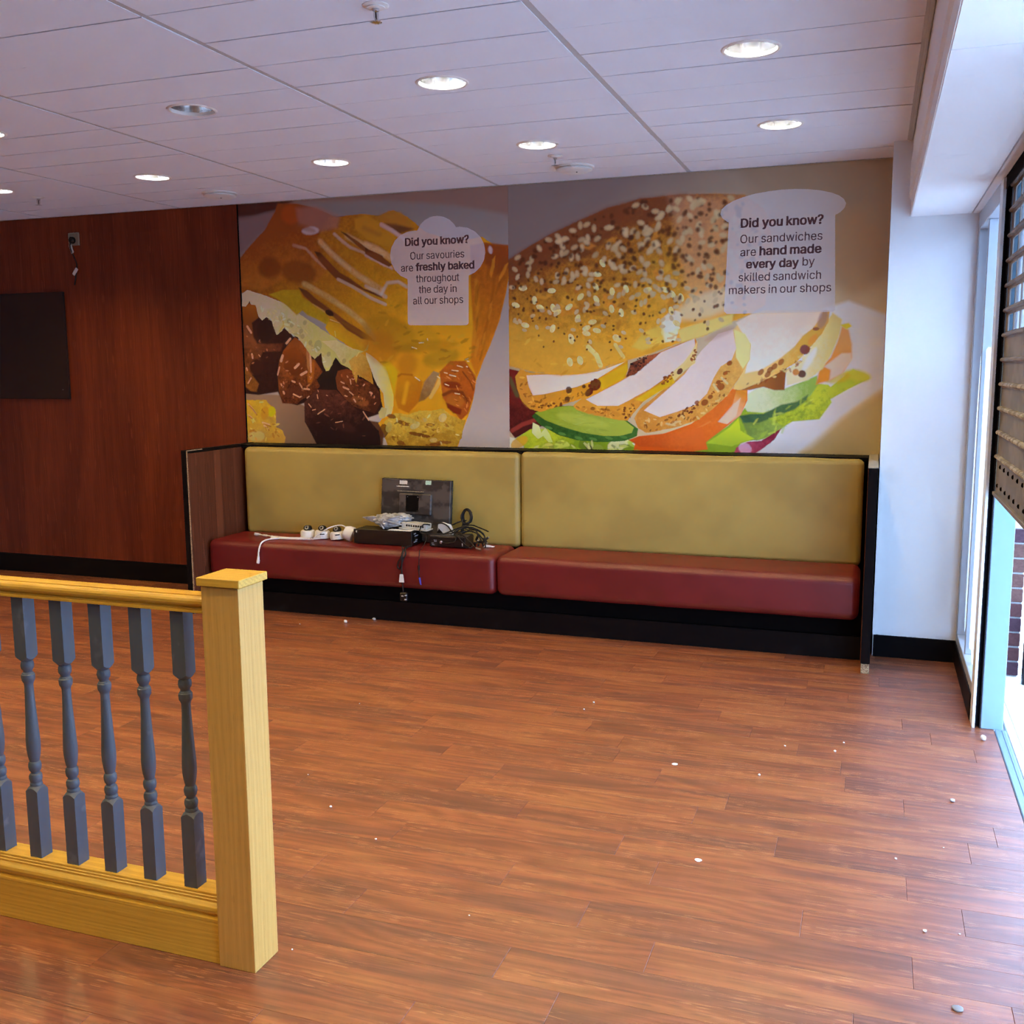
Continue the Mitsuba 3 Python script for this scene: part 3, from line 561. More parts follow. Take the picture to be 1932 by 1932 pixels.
(1,[1842,835,1802,782,1802,810,1842,880,1867,895],[192,108,21],[6,2,0,0,0,0,0.5]),
(1,[1832,1079,1831,1035,1820,1051,1815,1105,1822,1123],[203,114,22],[6,2,0,0,0,0,0.5]),
(1,[1916,1143,1900,1083,1890,1108,1900,1184,1916,1205],[169,86,18],[6,2,0,0,0,0,0.5]),
(1,[1858,1120,1843,1066,1834,1089,1844,1156,1859,1175],[168,85,18],[6,2,0,0,0,0,0.5]),
(1,[1864,745,1841,684,1833,711,1851,788,1870,809],[188,106,21],[6,2,0,0,0,0,0.5]),
(1,[1822,700,1805,657,1799,676,1813,731,1827,746],[229,152,42],[6,2,0,0,0,0,0.5]),
(1,[1776,793,1763,743,1755,764,1763,827,1776,845],[154,78,16],[6,2,0,0,0,0,0.5]),
(1,[1559,448,1548,447,1532,452,1533,455,1550,453],[224,137,57],[2.5,2,0,0,0,0,0.6]),
(1,[1606,432,1589,436,1568,451,1572,456,1595,445],[172,84,27],[2.5,2,0,0,0,0,0.6]),
(1,[1752,419,1741,424,1729,436,1732,439,1746,429],[247,171,91],[2.5,2,0,0,0,0,0.6]),
(1,[1660,384,1651,383,1636,386,1637,389,1652,388],[125,52,15],[2.5,2,0,0,0,0,0.6]),
(1,[1690,227,1679,235,1667,252,1672,255,1686,240],[220,135,56],[2.5,2,0,0,0,0,0.6]),
(1,[1640,267,1627,267,1610,276,1612,280,1630,274],[244,169,90],[2.5,2,0,0,0,0,0.6]),
(1,[1622,305,1612,306,1598,313,1600,317,1614,311],[244,170,90],[2.5,2,0,0,0,0,0.6]),
(1,[1675,322,1666,326,1657,335,1659,338,1670,330],[245,170,90],[2.5,2,0,0,0,0,0.6]),
(1,[1633,296,1624,294,1611,297,1612,300,1625,299],[124,52,15],[2.5,2,0,0,0,0,0.6]),
(1,[1694,257,1689,272,1691,296,1697,296,1699,272],[221,135,56],[2.5,2,0,0,0,0,0.6]),
(1,[1647,419,1645,435,1653,459,1660,458,1656,433],[171,84,27],[2.5,2,0,0,0,0,0.6]),
(1,[1687,253,1684,263,1685,280,1690,280,1691,263],[243,169,90],[2.5,2,0,0,0,0,0.6]),
(1,[1727,479,1715,481,1699,490,1702,494,1719,487],[225,138,57],[2.5,2,0,0,0,0,0.6]),
(1,[1655,462,1643,455,1622,452,1621,456,1641,463],[172,84,27],[2.5,2,0,0,0,0,0.6]),
(1,[1685,506,1674,510,1660,522,1663,526,1679,515],[173,85,27],[2.5,2,0,0,0,0,0.6]),
(1,[1721,292,1709,304,1700,327,1706,330,1719,308],[222,136,56],[2.5,2,0,0,0,0,0.6]),
(1,[1649,312,1642,318,1635,331,1638,333,1647,321],[222,136,56],[2.5,2,0,0,0,0,0.6]),
(1,[1632,369,1621,380,1613,401,1619,403,1630,383],[246,171,91],[2.5,2,0,0,0,0,0.6]),
(1,[1684,285,1675,298,1672,320,1678,322,1685,300],[169,83,27],[2.5,2,0,0,0,0,0.6]),
(1,[1581,442,1564,446,1543,461,1547,466,1570,455],[247,172,91],[2.5,2,0,0,0,0,0.6]),
(1,[1639,438,1631,444,1624,458,1628,460,1637,447],[224,137,57],[2.5,2,0,0,0,0,0.6]),
(1,[1631,479,1619,484,1606,497,1609,500,1624,489],[225,138,57],[2.5,2,0,0,0,0,0.6]),
(1,[1703,316,1690,316,1671,324,1672,328,1692,324],[124,52,15],[2.5,2,0,0,0,0,0.6]),
(1,[1739,408,1731,412,1721,422,1724,424,1735,416],[224,137,57],[2.5,2,0,0,0,0,0.6]),
(1,[1760,417,1747,419,1730,428,1732,432,1751,426],[247,171,91],[2.5,2,0,0,0,0,0.6]),
(1,[1627,485,1609,484,1584,493,1586,499,1612,494],[126,52,16],[2.5,2,0,0,0,0,0.6]),
(1,[1244,3,1233,3,1220,10,1223,16,1238,12],[132,70,22],[2,2,0,0,0,0,0.7]),
(1,[1457,100,1445,100,1432,110,1435,115,1451,110],[133,71,22],[2,2,0,0,0,0,0.7]),
(1,[1191,159,1182,148,1161,141,1157,149,1176,160],[134,71,22],[2,2,0,0,0,0,0.7]),
(1,[1483,129,1487,115,1477,96,1468,98,1472,119],[250,218,111],[2,2,0,0,0,0,0.7]),
(1,[1549,113,1535,107,1513,110,1513,118,1536,121],[218,167,44],[2,2,0,0,0,0,0.7]),
(1,[1496,99,1488,93,1473,92,1472,98,1486,102],[250,217,111],[2,2,0,0,0,0,0.7]),
(1,[1236,131,1224,143,1221,167,1232,169,1241,147],[219,167,44],[2,2,0,0,0,0,0.7]),
(1,[1253,84,1235,87,1218,103,1225,111,1247,99],[218,166,44],[2,2,0,0,0,0,0.7]),
(1,[1380,158,1365,164,1354,183,1362,189,1378,173],[219,167,44],[2,2,0,0,0,0,0.7]),
(1,[1511,7,1500,13,1493,29,1500,33,1511,19],[250,236,154],[2,2,0,0,0,0,0.7]),
(1,[1229,152,1227,138,1211,123,1204,128,1215,146],[167,107,33],[2,2,0,0,0,0,0.7]),
(1,[1159,29,1145,39,1139,62,1149,66,1161,45],[132,70,22],[2,2,0,0,0,0,0.7]),
(1,[1453,80,1449,70,1433,61,1429,66,1441,78],[133,71,22],[2,2,0,0,0,0,0.7]),
(1,[1543,7,1527,4,1506,12,1509,21,1531,18],[216,165,44],[2,2,0,0,0,0,0.7]),
(1,[1233,167,1229,160,1218,155,1216,159,1224,166],[134,71,22],[2,2,0,0,0,0,0.7]),
(1,[1168,68,1159,64,1145,66,1146,71,1160,73],[250,217,110],[2,2,0,0,0,0,0.7]),
(1,[1473,115,1460,106,1437,106,1436,115,1458,120],[167,106,33],[2,2,0,0,0,0,0.7]),
(1,[1423,126,1407,120,1382,124,1383,134,1409,135],[167,107,33],[2,2,0,0,0,0,0.7]),
(1,[1170,55,1162,52,1151,55,1152,59,1164,60],[133,70,22],[2,2,0,0,0,0,0.7]),
(1,[1179,49,1177,57,1184,67,1189,66,1185,54],[166,106,33],[2,2,0,0,0,0,0.7]),
(1,[1548,131,1538,130,1525,138,1528,143,1542,139],[167,107,33],[2,2,0,0,0,0,0.7]),
(1,[1449,141,1433,133,1409,137,1409,146,1434,149],[218,167,44],[2,2,0,0,0,0,0.7]),
(1,[1278,151,1265,143,1243,144,1242,152,1264,156],[134,71,22],[2,2,0,0,0,0,0.7]),
(1,[1562,127,1546,131,1531,148,1538,155,1557,142],[133,71,22],[2,2,0,0,0,0,0.7]),
(1,[1290,0,1289,-10,1279,-22,1273,-19,1280,-5],[215,165,44],[2,2,0,0,0,0,0.7]),
(1,[1341,-7,1335,-13,1322,-16,1321,-12,1332,-6],[215,165,44],[2,2,0,0,0,0,0.7]),
(1,[1331,197,1337,192,1339,182,1335,180,1330,189],[134,71,22],[2,2,0,0,0,0,0.7]),
(1,[1286,-24,1275,-28,1259,-25,1260,-18,1277,-18],[215,165,44],[2,2,0,0,0,0,0.7]),
(1,[1363,49,1355,55,1353,68,1359,70,1365,58],[250,217,110],[2,2,0,0,0,0,0.7]),
(1,[1428,214,1425,199,1408,183,1400,189,1412,208],[250,240,157],[2,2,0,0,0,0,0.7]),
(1,[1457,149,1447,148,1434,153,1436,159,1450,156],[250,219,111],[2,2,0,0,0,0,0.7]),
(1,[1185,165,1177,171,1174,185,1180,187,1187,174],[250,219,112],[2,2,0,0,0,0,0.7]),
(1,[1414,-13,1404,-23,1384,-29,1381,-21,1399,-11],[250,235,154],[2,2,0,0,0,0,0.7]),
(1,[1406,96,1391,87,1366,88,1365,98,1390,103],[133,71,22],[2,2,0,0,0,0,0.7]),
(1,[1184,152,1175,163,1175,183,1184,184,1189,165],[250,239,156],[2,2,0,0,0,0,0.7]),
(1,[1191,24,1180,34,1176,54,1185,57,1194,38],[166,106,33],[2,2,0,0,0,0,0.7]),
(1,[1636,76,1623,72,1604,78,1606,85,1626,84],[250,237,155],[2,2,0,0,0,0,0.7]),
(1,[1421,-2,1405,-4,1386,6,1390,14,1412,9],[132,70,22],[2,2,0,0,0,0,0.7]),
(1,[1362,174,1358,181,1359,192,1364,192,1366,181],[219,168,44],[2,2,0,0,0,0,0.7]),
(1,[1472,9,1464,5,1451,7,1451,12,1464,13],[165,105,33],[2,2,0,0,0,0,0.7]),
(1,[1148,158,1132,157,1113,168,1117,176,1139,170],[250,219,111],[2,2,0,0,0,0,0.7]),
(1,[1207,60,1199,60,1189,67,1192,71,1203,67],[250,217,110],[2,2,0,0,0,0,0.7]),
(1,[1498,144,1494,136,1481,130,1478,134,1488,143],[218,167,44],[2,2,0,0,0,0,0.7]),
(1,[1496,120,1489,114,1476,113,1474,118,1487,122],[167,106,33],[2,2,0,0,0,0,0.7]),
(1,[1437,131,1427,127,1412,129,1412,135,1428,137],[133,71,22],[2,2,0,0,0,0,0.7]),
(1,[1431,128,1420,123,1404,127,1405,133,1422,134],[250,218,111],[2,2,0,0,0,0,0.7]),
(1,[154,204,140,209,130,226,138,231,153,217],[202,123,33],[3,2,0,0,0,0,0.7]),
(1,[52,39,39,45,32,62,41,66,53,52],[250,237,144],[3,2,0,0,0,0,0.7]),
(1,[272,138,256,124,224,119,220,130,250,142],[250,223,100],[3,2,0,0,0,0,0.7]),
(1,[266,41,253,43,240,55,245,61,261,52],[199,122,33],[3,2,0,0,0,0,0.7]),
(1,[236,174,227,181,224,197,232,199,239,185],[250,224,101],[3,2,0,0,0,0,0.7]),
(1,[144,6,140,21,150,41,160,39,156,18],[250,221,99],[3,2,0,0,0,0,0.7]),
(1,[78,7,63,16,56,38,67,42,80,23],[250,188,55],[3,2,0,0,0,0,0.7]),
(1,[123,272,111,273,99,282,103,287,118,281],[250,192,56],[3,2,0,0,0,0,0.7]),
(1,[240,129,225,124,203,129,205,137,227,137],[201,122,33],[3,2,0,0,0,0,0.7]),
(1,[40,287,25,280,3,282,3,291,26,293],[250,192,56],[3,2,0,0,0,0,0.7]),
(1,[37,-22,17,-21,-3,-4,5,5,29,-7],[250,236,143],[3,2,0,0,0,0,0.7]),
(1,[82,75,65,72,44,82,48,90,71,86],[200,122,33],[3,2,0,0,0,0,0.7]),
(1,[253,86,240,83,223,90,226,96,244,94],[250,222,100],[3,2,0,0,0,0,0.7]),
(1,[123,220,121,231,131,244,138,242,133,227],[202,123,33],[3,2,0,0,0,0,0.7]),
(1,[47,134,41,150,49,173,61,172,60,148],[250,239,145],[3,2,0,0,0,0,0.7]),
(1,[147,288,133,280,108,281,108,290,132,294],[250,242,147],[3,2,0,0,0,0,0.7]),
(1,[47,56,39,46,19,40,16,47,33,56],[199,122,33],[3,2,0,0,0,0,0.7]),
(1,[153,82,151,98,165,119,175,115,168,92],[200,122,33],[3,2,0,0,0,0,0.7]),
(1,[167,88,159,94,157,106,163,108,169,97],[250,222,100],[3,2,0,0,0,0,0.7]),
(1,[262,68,254,76,254,92,262,93,267,78],[250,189,55],[3,2,0,0,0,0,0.7]),
(1,[65,93,49,78,18,72,14,83,43,96],[200,122,33],[3,2,0,0,0,0,0.7]),
(1,[220,31,205,43,201,69,213,73,225,49],[199,122,33],[3,2,0,0,0,0,0.7]),
(1,[234,61,225,76,230,100,242,100,245,76],[200,122,33],[3,2,0,0,0,0,0.7]),
(1,[41,90,29,93,18,105,24,110,39,101],[250,189,55],[3,2,0,0,0,0,0.7]),
(1,[45,95,35,93,21,99,23,104,38,102],[250,238,144],[3,2,0,0,0,0,0.7]),
(1,[74,146,53,145,29,160,35,170,63,162],[250,223,100],[3,2,0,0,0,0,0.7]),
(1,[375,475,364,479,357,492,364,496,375,485],[172,103,57],[2,2,0,0,0,0,0.6]),
(1,[522,418,515,416,505,418,506,422,516,422],[125,64,27],[2,2,0,0,0,0,0.6]),
(1,[366,436,364,431,358,426,355,428,360,434],[125,64,27],[2,2,0,0,0,0,0.6]),
(1,[331,451,334,445,329,436,325,437,326,446],[171,103,57],[2,2,0,0,0,0,0.6]),
(1,[532,472,523,476,518,487,524,490,532,481],[64,27,13],[2,2,0,0,0,0,0.6]),
(1,[472,483,468,488,469,495,473,496,475,488],[225,161,115],[2,2,0,0,0,0,0.6]),
(1,[540,466,540,455,527,442,520,446,528,461],[224,160,114],[2,2,0,0,0,0,0.6]),
(1,[361,502,348,499,331,504,333,511,351,510],[225,161,115],[2,2,0,0,0,0,0.6]),
(1,[368,567,367,558,356,549,350,553,358,564],[127,64,27],[2,2,0,0,0,0,0.6]),
(1,[468,341,466,330,452,320,446,325,456,338],[63,27,13],[2,2,0,0,0,0,0.6]),
(1,[386,339,393,330,391,313,382,312,379,329],[170,102,56],[2,2,0,0,0,0,0.6]),
(1,[417,558,426,559,436,554,434,550,422,552],[173,104,57],[2,2,0,0,0,0,0.6]),
(1,[325,515,317,516,310,524,314,527,323,522],[173,103,57],[2,2,0,0,0,0,0.6]),
(1,[494,493,491,485,479,479,475,484,485,492],[225,161,115],[2,2,0,0,0,0,0.6]),
(1,[365,321,375,324,387,319,385,314,372,315],[124,63,27],[2,2,0,0,0,0,0.6]),
(1,[522,409,515,399,498,394,494,401,510,410],[223,159,114],[2,2,0,0,0,0,0.6]),
(1,[375,438,380,427,373,412,365,413,366,429],[64,27,13],[2,2,0,0,0,0,0.6]),
(1,[358,573,352,562,335,555,330,561,344,572],[226,162,115],[2,2,0,0,0,0,0.6]),
(1,[343,492,337,487,325,486,324,491,335,494],[126,64,27],[2,2,0,0,0,0,0.6]),
(1,[498,402,505,394,504,380,497,379,493,393],[223,159,114],[2,2,0,0,0,0,0.6]),
(1,[403,563,398,555,385,550,381,555,393,563],[127,64,27],[2,2,0,0,0,0,0.6]),
(1,[467,528,466,521,458,514,453,517,459,525],[226,161,115],[2,2,0,0,0,0,0.6]),
(1,[507,401,503,395,492,391,489,395,499,401],[125,63,27],[2,2,0,0,0,0,0.6]),
(1,[478,445,483,440,482,431,477,430,475,439],[171,103,57],[2,2,0,0,0,0,0.6]),
(1,[476,403,479,393,471,379,463,381,466,396],[63,27,13],[2,2,0,0,0,0,0.6]),
(1,[530,457,523,457,514,462,517,466,527,463],[225,160,114],[2,2,0,0,0,0,0.6]),
(1,[318,428,324,420,322,407,314,407,312,420],[171,102,57],[2,2,0,0,0,0,0.6]),
(1,[474,364,464,363,452,370,454,375,468,372],[170,102,56],[2,2,0,0,0,0,0.6]),
(1,[314,409,306,417,307,432,315,433,319,419],[224,160,114],[2,2,0,0,0,0,0.6]),
(1,[348,431,340,424,325,422,323,428,338,433],[171,103,57],[2,2,0,0,0,0,0.6]),
(1,[540,450,533,449,525,453,527,457,536,455],[64,27,13],[2,2,0,0,0,0,0.6]),
(1,[530,425,521,416,502,413,500,420,517,427],[125,64,27],[2,2,0,0,0,0,0.6]),
(1,[465,398,470,390,466,377,459,378,458,391],[125,63,27],[2,2,0,0,0,0,0.6]),
(1,[313,403,314,395,307,385,301,387,305,399],[223,159,114],[2,2,0,0,0,0,0.6]),
(1,[1002,312,1002,317,1006,322,1009,321,1007,314],[136,68,34],[2,2,0,0,0,0,0.65]),
(1,[974,411,962,409,948,415,951,422,967,419],[137,68,34],[2,2,0,0,0,0,0.65]),
(1,[909,459,905,461,902,468,906,470,910,464],[236,172,126],[2,2,0,0,0,0,0.65]),
(1,[878,343,872,340,862,341,862,345,872,346],[136,68,34],[2,2,0,0,0,0,0.65]),
(1,[899,403,890,398,875,402,876,408,891,408],[171,95,54],[2,2,0,0,0,0,0.65]),
(1,[909,383,901,382,893,387,895,391,905,389],[57,25,15],[2,2,0,0,0,0,0.65]),
(1,[918,313,908,316,901,325,906,329,916,321],[136,68,34],[2,2,0,0,0,0,0.65]),
(1,[1013,314,1009,322,1013,335,1019,334,1020,321],[233,170,124],[2,2,0,0,0,0,0.65]),
(1,[906,340,899,346,897,359,904,361,909,349],[56,25,15],[2,2,0,0,0,0,0.65]),
(1,[945,294,944,304,953,315,959,313,955,300],[56,24,15],[2,2,0,0,0,0,0.65]),
(1,[858,385,851,392,851,405,857,406,862,394],[57,25,15],[2,2,0,0,0,0,0.65]),
(1,[1032,249,1027,248,1021,251,1022,253,1029,252],[56,24,15],[2,2,0,0,0,0,0.65]),
(1,[920,309,923,302,919,293,914,293,915,304],[56,24,15],[2,2,0,0,0,0,0.65]),
(1,[861,387,853,391,848,401,853,403,861,395],[137,68,34],[2,2,0,0,0,0,0.65]),
(1,[875,450,871,445,862,441,859,445,867,451],[236,172,126],[2,2,0,0,0,0,0.65]),
(1,[1029,290,1026,281,1015,273,1011,277,1019,287],[232,169,124],[2,2,0,0,0,0,0.65]),
(1,[822,453,813,457,809,469,815,471,823,462],[236,172,126],[2,2,0,0,0,0,0.65]),
(1,[822,398,811,396,798,403,801,409,815,405],[57,25,15],[2,2,0,0,0,0,0.65]),
(1,[895,368,889,370,883,376,886,379,894,374],[136,68,34],[2,2,0,0,0,0,0.65]),
(1,[873,467,863,464,849,468,851,474,865,473],[172,96,55],[2,2,0,0,0,0,0.65]),
(1,[867,476,866,484,873,493,878,491,874,480],[237,172,126],[2,2,0,0,0,0,0.65]),
(1,[851,478,841,478,830,486,834,491,847,486],[57,25,16],[2,2,0,0,0,0,0.65]),
(1,[848,486,838,483,824,489,826,495,841,493],[138,69,34],[2,2,0,0,0,0,0.65]),
(1,[1003,328,1002,322,995,316,992,319,997,326],[136,68,34],[2,2,0,0,0,0,0.65]),
(1,[912,354,903,354,893,362,896,366,908,361],[136,68,34],[2,2,0,0,0,0,0.65]),
(1,[936,441,929,439,921,443,922,447,932,445],[137,68,34],[2,2,0,0,0,0,0.65]),
(1,[995,351,999,343,994,330,987,331,988,344],[234,170,125],[2,2,0,0,0,0,0.65]),
(1,[796,428,785,424,770,429,772,436,788,435],[137,68,34],[2,2,0,0,0,0,0.65]),
(1,[1009,389,1001,395,999,408,1006,410,1012,398],[57,25,15],[2,2,0,0,0,0,0.65]),
(1,[982,296,985,301,994,304,996,301,989,296],[56,24,15],[2,2,0,0,0,0,0.65]),
(1,[890,300,897,307,912,309,914,304,900,298],[56,24,15],[2,2,0,0,0,0,0.65]),
(1,[933,440,926,440,919,445,921,448,930,445],[57,25,16],[2,2,0,0,0,0,0.65]),
(1,[954,407,948,409,944,416,948,418,954,413],[57,25,16],[2,2,0,0,0,0,0.65]),
(1,[775,460,767,466,766,479,773,481,778,469],[172,96,55],[2,2,0,0,0,0,0.65]),
(1,[892,321,891,327,896,334,900,333,898,325],[233,170,124],[2,2,0,0,0,0,0.65]),
(1,[924,305,920,311,922,320,927,320,928,311],[233,170,124],[2,2,0,0,0,0,0.65]),
(1,[866,442,856,440,844,446,846,451,860,449],[236,172,126],[2,2,0,0,0,0,0.65]),
(1,[894,336,897,342,906,346,908,343,901,337],[136,68,34],[2,2,0,0,0,0,0.65]),
(1,[971,404,976,405,983,402,982,399,974,400],[137,68,34],[2,2,0,0,0,0,0.65]),
(1,[989,384,989,395,1000,406,1006,403,1000,389],[57,25,15],[2,2,0,0,0,0,0.65]),
(1,[772,146,778,134,777,114,770,113,767,133],[133,78,55],[4,2,0,0,0,0,0.5]),
(1,[700,99,686,103,671,116,675,120,693,109],[106,60,44],[4,2,0,0,0,0,0.5]),
(1,[793,302,784,286,760,269,754,274,775,295],[135,79,56],[4,2,0,0,0,0,0.5]),
(1,[941,63,932,59,916,60,916,63,932,65],[133,77,55],[4,2,0,0,0,0,0.5]),
(1,[606,92,625,87,647,70,642,64,617,77],[26,11,11],[4,2,0,0,0,0,0.5]),
(1,[666,282,651,282,631,289,633,294,654,290],[108,61,45],[4,2,0,0,0,0,0.5]),
(1,[757,324,743,326,726,336,729,340,748,333],[109,61,45],[4,2,0,0,0,0,0.5]),
(1,[725,117,724,108,715,96,711,97,717,111],[106,60,44],[4,2,0,0,0,0,0.5]),
(1,[863,199,849,203,833,217,837,221,855,210],[26,11,11],[4,2,0,0,0,0,0.5]),
(1,[686,263,674,259,654,260,654,265,674,267],[108,60,45],[4,2,0,0,0,0,0.5]),
(1,[668,188,648,191,624,206,628,213,656,202],[134,78,56],[4,2,0,0,0,0,0.5]),
(1,[596,152,584,144,563,141,562,146,582,153],[107,60,44],[4,2,0,0,0,0,0.5]),
(1,[800,102,792,96,777,91,776,95,789,102],[26,11,11],[4,2,0,0,0,0,0.5]),
(1,[761,213,750,209,733,208,732,213,750,216],[134,78,56],[4,2,0,0,0,0,0.5]),
(1,[696,232,692,220,676,206,672,209,684,225],[107,60,44],[4,2,0,0,0,0,0.5]),
(1,[702,320,689,328,676,347,682,350,698,334],[27,11,11],[4,2,0,0,0,0,0.5]),
(1,[811,308,803,292,782,274,775,278,793,300],[108,61,45],[4,2,0,0,0,0,0.5]),
(1,[698,177,691,170,676,163,674,167,688,175],[134,78,56],[4,2,0,0,0,0,0.5]),
(1,[802,273,795,265,781,258,779,262,791,271],[27,11,11],[4,2,0,0,0,0,0.5]),
(1,[594,298,582,295,563,297,564,301,583,302],[108,61,45],[4,2,0,0,0,0,0.5]),
(1,[762,342,746,334,717,332,716,339,744,345],[109,61,45],[4,2,0,0,0,0,0.5]),
(1,[945,201,941,186,925,166,918,170,931,191],[134,78,56],[4,2,0,0,0,0,0.5]),
(1,[40,743,33,741,24,746,26,751,36,749],[223,152,105],[4,2,0,0,0,0,0.6]),
(1,[107,660,99,664,96,674,103,676,109,668],[163,98,58],[4,2,0,0,0,0,0.6]),
(1,[38,605,28,613,29,628,39,629,44,615],[162,97,58],[4,2,0,0,0,0,0.6]),
(1,[52,624,48,629,51,637,56,636,57,629],[53,23,13],[4,2,0,0,0,0,0.6]),
(1,[143,700,132,699,120,707,124,713,139,709],[163,98,58],[4,2,0,0,0,0,0.6]),
(1,[157,695,151,693,142,696,144,701,153,700],[53,23,14],[4,2,0,0,0,0,0.6]),
(1,[199,641,188,639,178,647,182,652,195,649],[53,23,13],[4,2,0,0,0,0,0.6]),
(1,[59,555,64,564,79,568,82,562,70,554],[219,150,104],[4,2,0,0,0,0,0.6]),
(1,[83,616,78,609,65,607,62,613,74,618],[162,97,58],[4,2,0,0,0,0,0.6]),
(1,[28,557,27,562,32,567,36,566,34,559],[53,23,13],[4,2,0,0,0,0,0.6]),
(1,[196,604,192,597,181,594,178,599,187,605],[162,97,58],[4,2,0,0,0,0,0.6]),
(1,[192,640,184,645,183,656,190,658,196,648],[221,151,104],[4,2,0,0,0,0,0.6]),
(1,[149,587,138,580,121,582,120,591,138,594],[53,23,13],[4,2,0,0,0,0,0.6]),
(1,[254,646,246,646,239,652,243,656,252,653],[163,97,58],[4,2,0,0,0,0,0.6]),
(1,[167,636,161,637,156,642,159,645,166,641],[163,97,58],[4,2,0,0,0,0,0.6]),
(1,[130,598,126,589,113,584,109,590,119,598],[53,23,13],[4,2,0,0,0,0,0.6]),
(1,[136,723,137,716,131,710,126,712,129,720],[222,152,105],[4,2,0,0,0,0,0.6]),
(1,[79,475,71,470,58,472,59,479,72,480],[52,22,13],[4,2,0,0,0,0,0.6]),
(1,[50,632,45,643,53,656,62,654,61,639],[163,97,58],[4,2,0,0,0,0,0.6]),
(1,[84,485,73,490,68,505,77,508,87,496],[52,23,13],[4,2,0,0,0,0,0.6]),
(1,[423,817,407,819,390,833,396,839,416,830],[250,249,202],[3,2,0,0,0,0,0.6]),
(1,[236,848,221,854,210,871,217,876,234,862],[250,250,227],[3,2,0,0,0,0,0.6]),
(1,[230,877,224,871,211,868,209,872,221,878],[250,250,204],[3,2,0,0,0,0,0.6]),
(1,[416,735,401,739,388,755,395,760,412,748],[250,250,223],[3,2,0,0,0,0,0.6]),
(1,[245,825,244,836,253,848,259,846,254,832],[250,250,202],[3,2,0,0,0,0,0.6]),
(1,[211,854,210,865,220,878,227,876,222,860],[247,227,143],[3,2,0,0,0,0,0.6]),
(1,[430,754,412,755,393,769,399,776,422,767],[242,223,141],[3,2,0,0,0,0,0.6]),
(1,[269,892,257,894,244,904,248,909,264,902],[249,229,145],[3,2,0,0,0,0,0.6]),
(1,[464,793,448,798,435,815,442,821,460,807],[250,248,201],[3,2,0,0,0,0,0.6]),
(1,[476,795,460,792,439,800,442,808,465,805],[200,184,106],[3,2,0,0,0,0,0.6]),
(1,[589,624,574,633,565,656,576,660,590,641],[250,250,221],[3,2,0,0,0,0,0.6]),
(1,[296,873,286,870,272,875,273,880,288,879],[250,250,204],[3,2,0,0,0,0,0.6]),
(1,[565,663,546,666,527,681,534,689,557,678],[198,182,105],[3,2,0,0,0,0,0.6]),
(1,[456,710,447,712,438,721,442,724,453,718],[250,250,222],[3,2,0,0,0,0,0.6]),
(1,[450,755,433,748,407,752,408,762,435,764],[200,183,105],[3,2,0,0,0,0,0.6]),
(1,[247,836,241,845,244,859,251,860,253,845],[246,227,143],[3,2,0,0,0,0,0.6]),
(1,[351,864,342,853,320,847,316,854,335,865],[250,250,227],[3,2,0,0,0,0,0.6]),
(1,[557,634,547,639,541,653,547,657,557,644],[198,181,104],[3,2,0,0,0,0,0.6]),
(1,[658,569,648,560,628,556,625,563,644,571],[250,250,220],[3,2,0,0,0,0,0.6]),
(1,[285,905,272,907,258,917,263,923,279,915],[249,230,145],[3,2,0,0,0,0,0.6]),
(1,[645,576,631,581,621,598,628,603,643,589],[250,243,197],[3,2,0,0,0,0,0.6]),
(1,[459,732,450,744,452,766,463,766,467,745],[199,183,105],[3,2,0,0,0,0,0.6]),
(1,[491,665,487,681,497,703,509,701,505,677],[250,250,222],[3,2,0,0,0,0,0.6]),
(1,[406,831,390,830,370,840,374,848,396,842],[250,250,202],[3,2,0,0,0,0,0.6]),
(1,[158,922,151,933,153,951,162,951,165,933],[250,250,207],[3,2,0,0,0,0,0.6]),
(1,[158,907,158,922,172,940,181,936,173,916],[250,250,206],[3,2,0,0,0,0,0.6]),
(1,[288,851,274,858,264,876,272,881,287,865],[247,227,143],[3,2,0,0,0,0,0.6]),
(1,[308,842,293,854,289,878,300,881,312,859],[203,187,107],[3,2,0,0,0,0,0.6]),
(1,[377,815,358,811,332,820,335,830,363,827],[250,249,201],[3,2,0,0,0,0,0.6]),
(1,[647,612,631,613,613,627,619,634,640,625],[239,221,139],[3,2,0,0,0,0,0.6]),
(1,[454,754,444,754,433,762,436,766,449,761],[250,250,223],[3,2,0,0,0,0,0.6]),
(1,[535,660,519,658,498,666,502,674,524,671],[240,221,140],[3,2,0,0,0,0,0.6]),
(1,[221,914,219,905,208,897,203,901,212,911],[205,188,108],[3,2,0,0,0,0,0.6]),
(1,[612,648,597,652,585,667,592,672,608,661],[250,245,198],[3,2,0,0,0,0,0.6]),
(1,[300,846,285,841,264,846,265,854,287,854],[250,250,203],[3,2,0,0,0,0,0.6]),
(1,[340,884,326,887,314,900,319,905,336,895],[250,250,229],[3,2,0,0,0,0,0.6]),
(1,[569,647,560,642,545,642,544,648,559,651],[250,250,221],[3,2,0,0,0,0,0.6]),
(1,[233,885,215,892,200,912,209,919,230,902],[249,229,145],[3,2,0,0,0,0,0.6]),
(1,[376,777,356,780,336,797,344,805,368,793],[250,247,200],[3,2,0,0,0,0,0.6]),
(1,[327,869,327,877,335,886,340,884,335,874],[250,250,228],[3,2,0,0,0,0,0.6]),
(1,[1588,1457,1547,1478,1501,1487,1455,1483,1413,1466,1380,1439,1357,1400,1342,1403,1287,1398,1236,1378,1195,1345,1168,1302,1158,1253,1166,1203,1190,1157,1230,1120,1282,1095,1276,818,1279,807,1287,800,1298,797,1688,789,1698,792,1706,799,1709,808,1713,1103,1757,1121,1796,1155,1821,1198,1830,1246,1822,1295,1798,1340,1760,1376,1712,1401,1658,1411,1629,1409,1620,1426],[232,222,224],[1.2,0,0,0,0,0,0.66]),
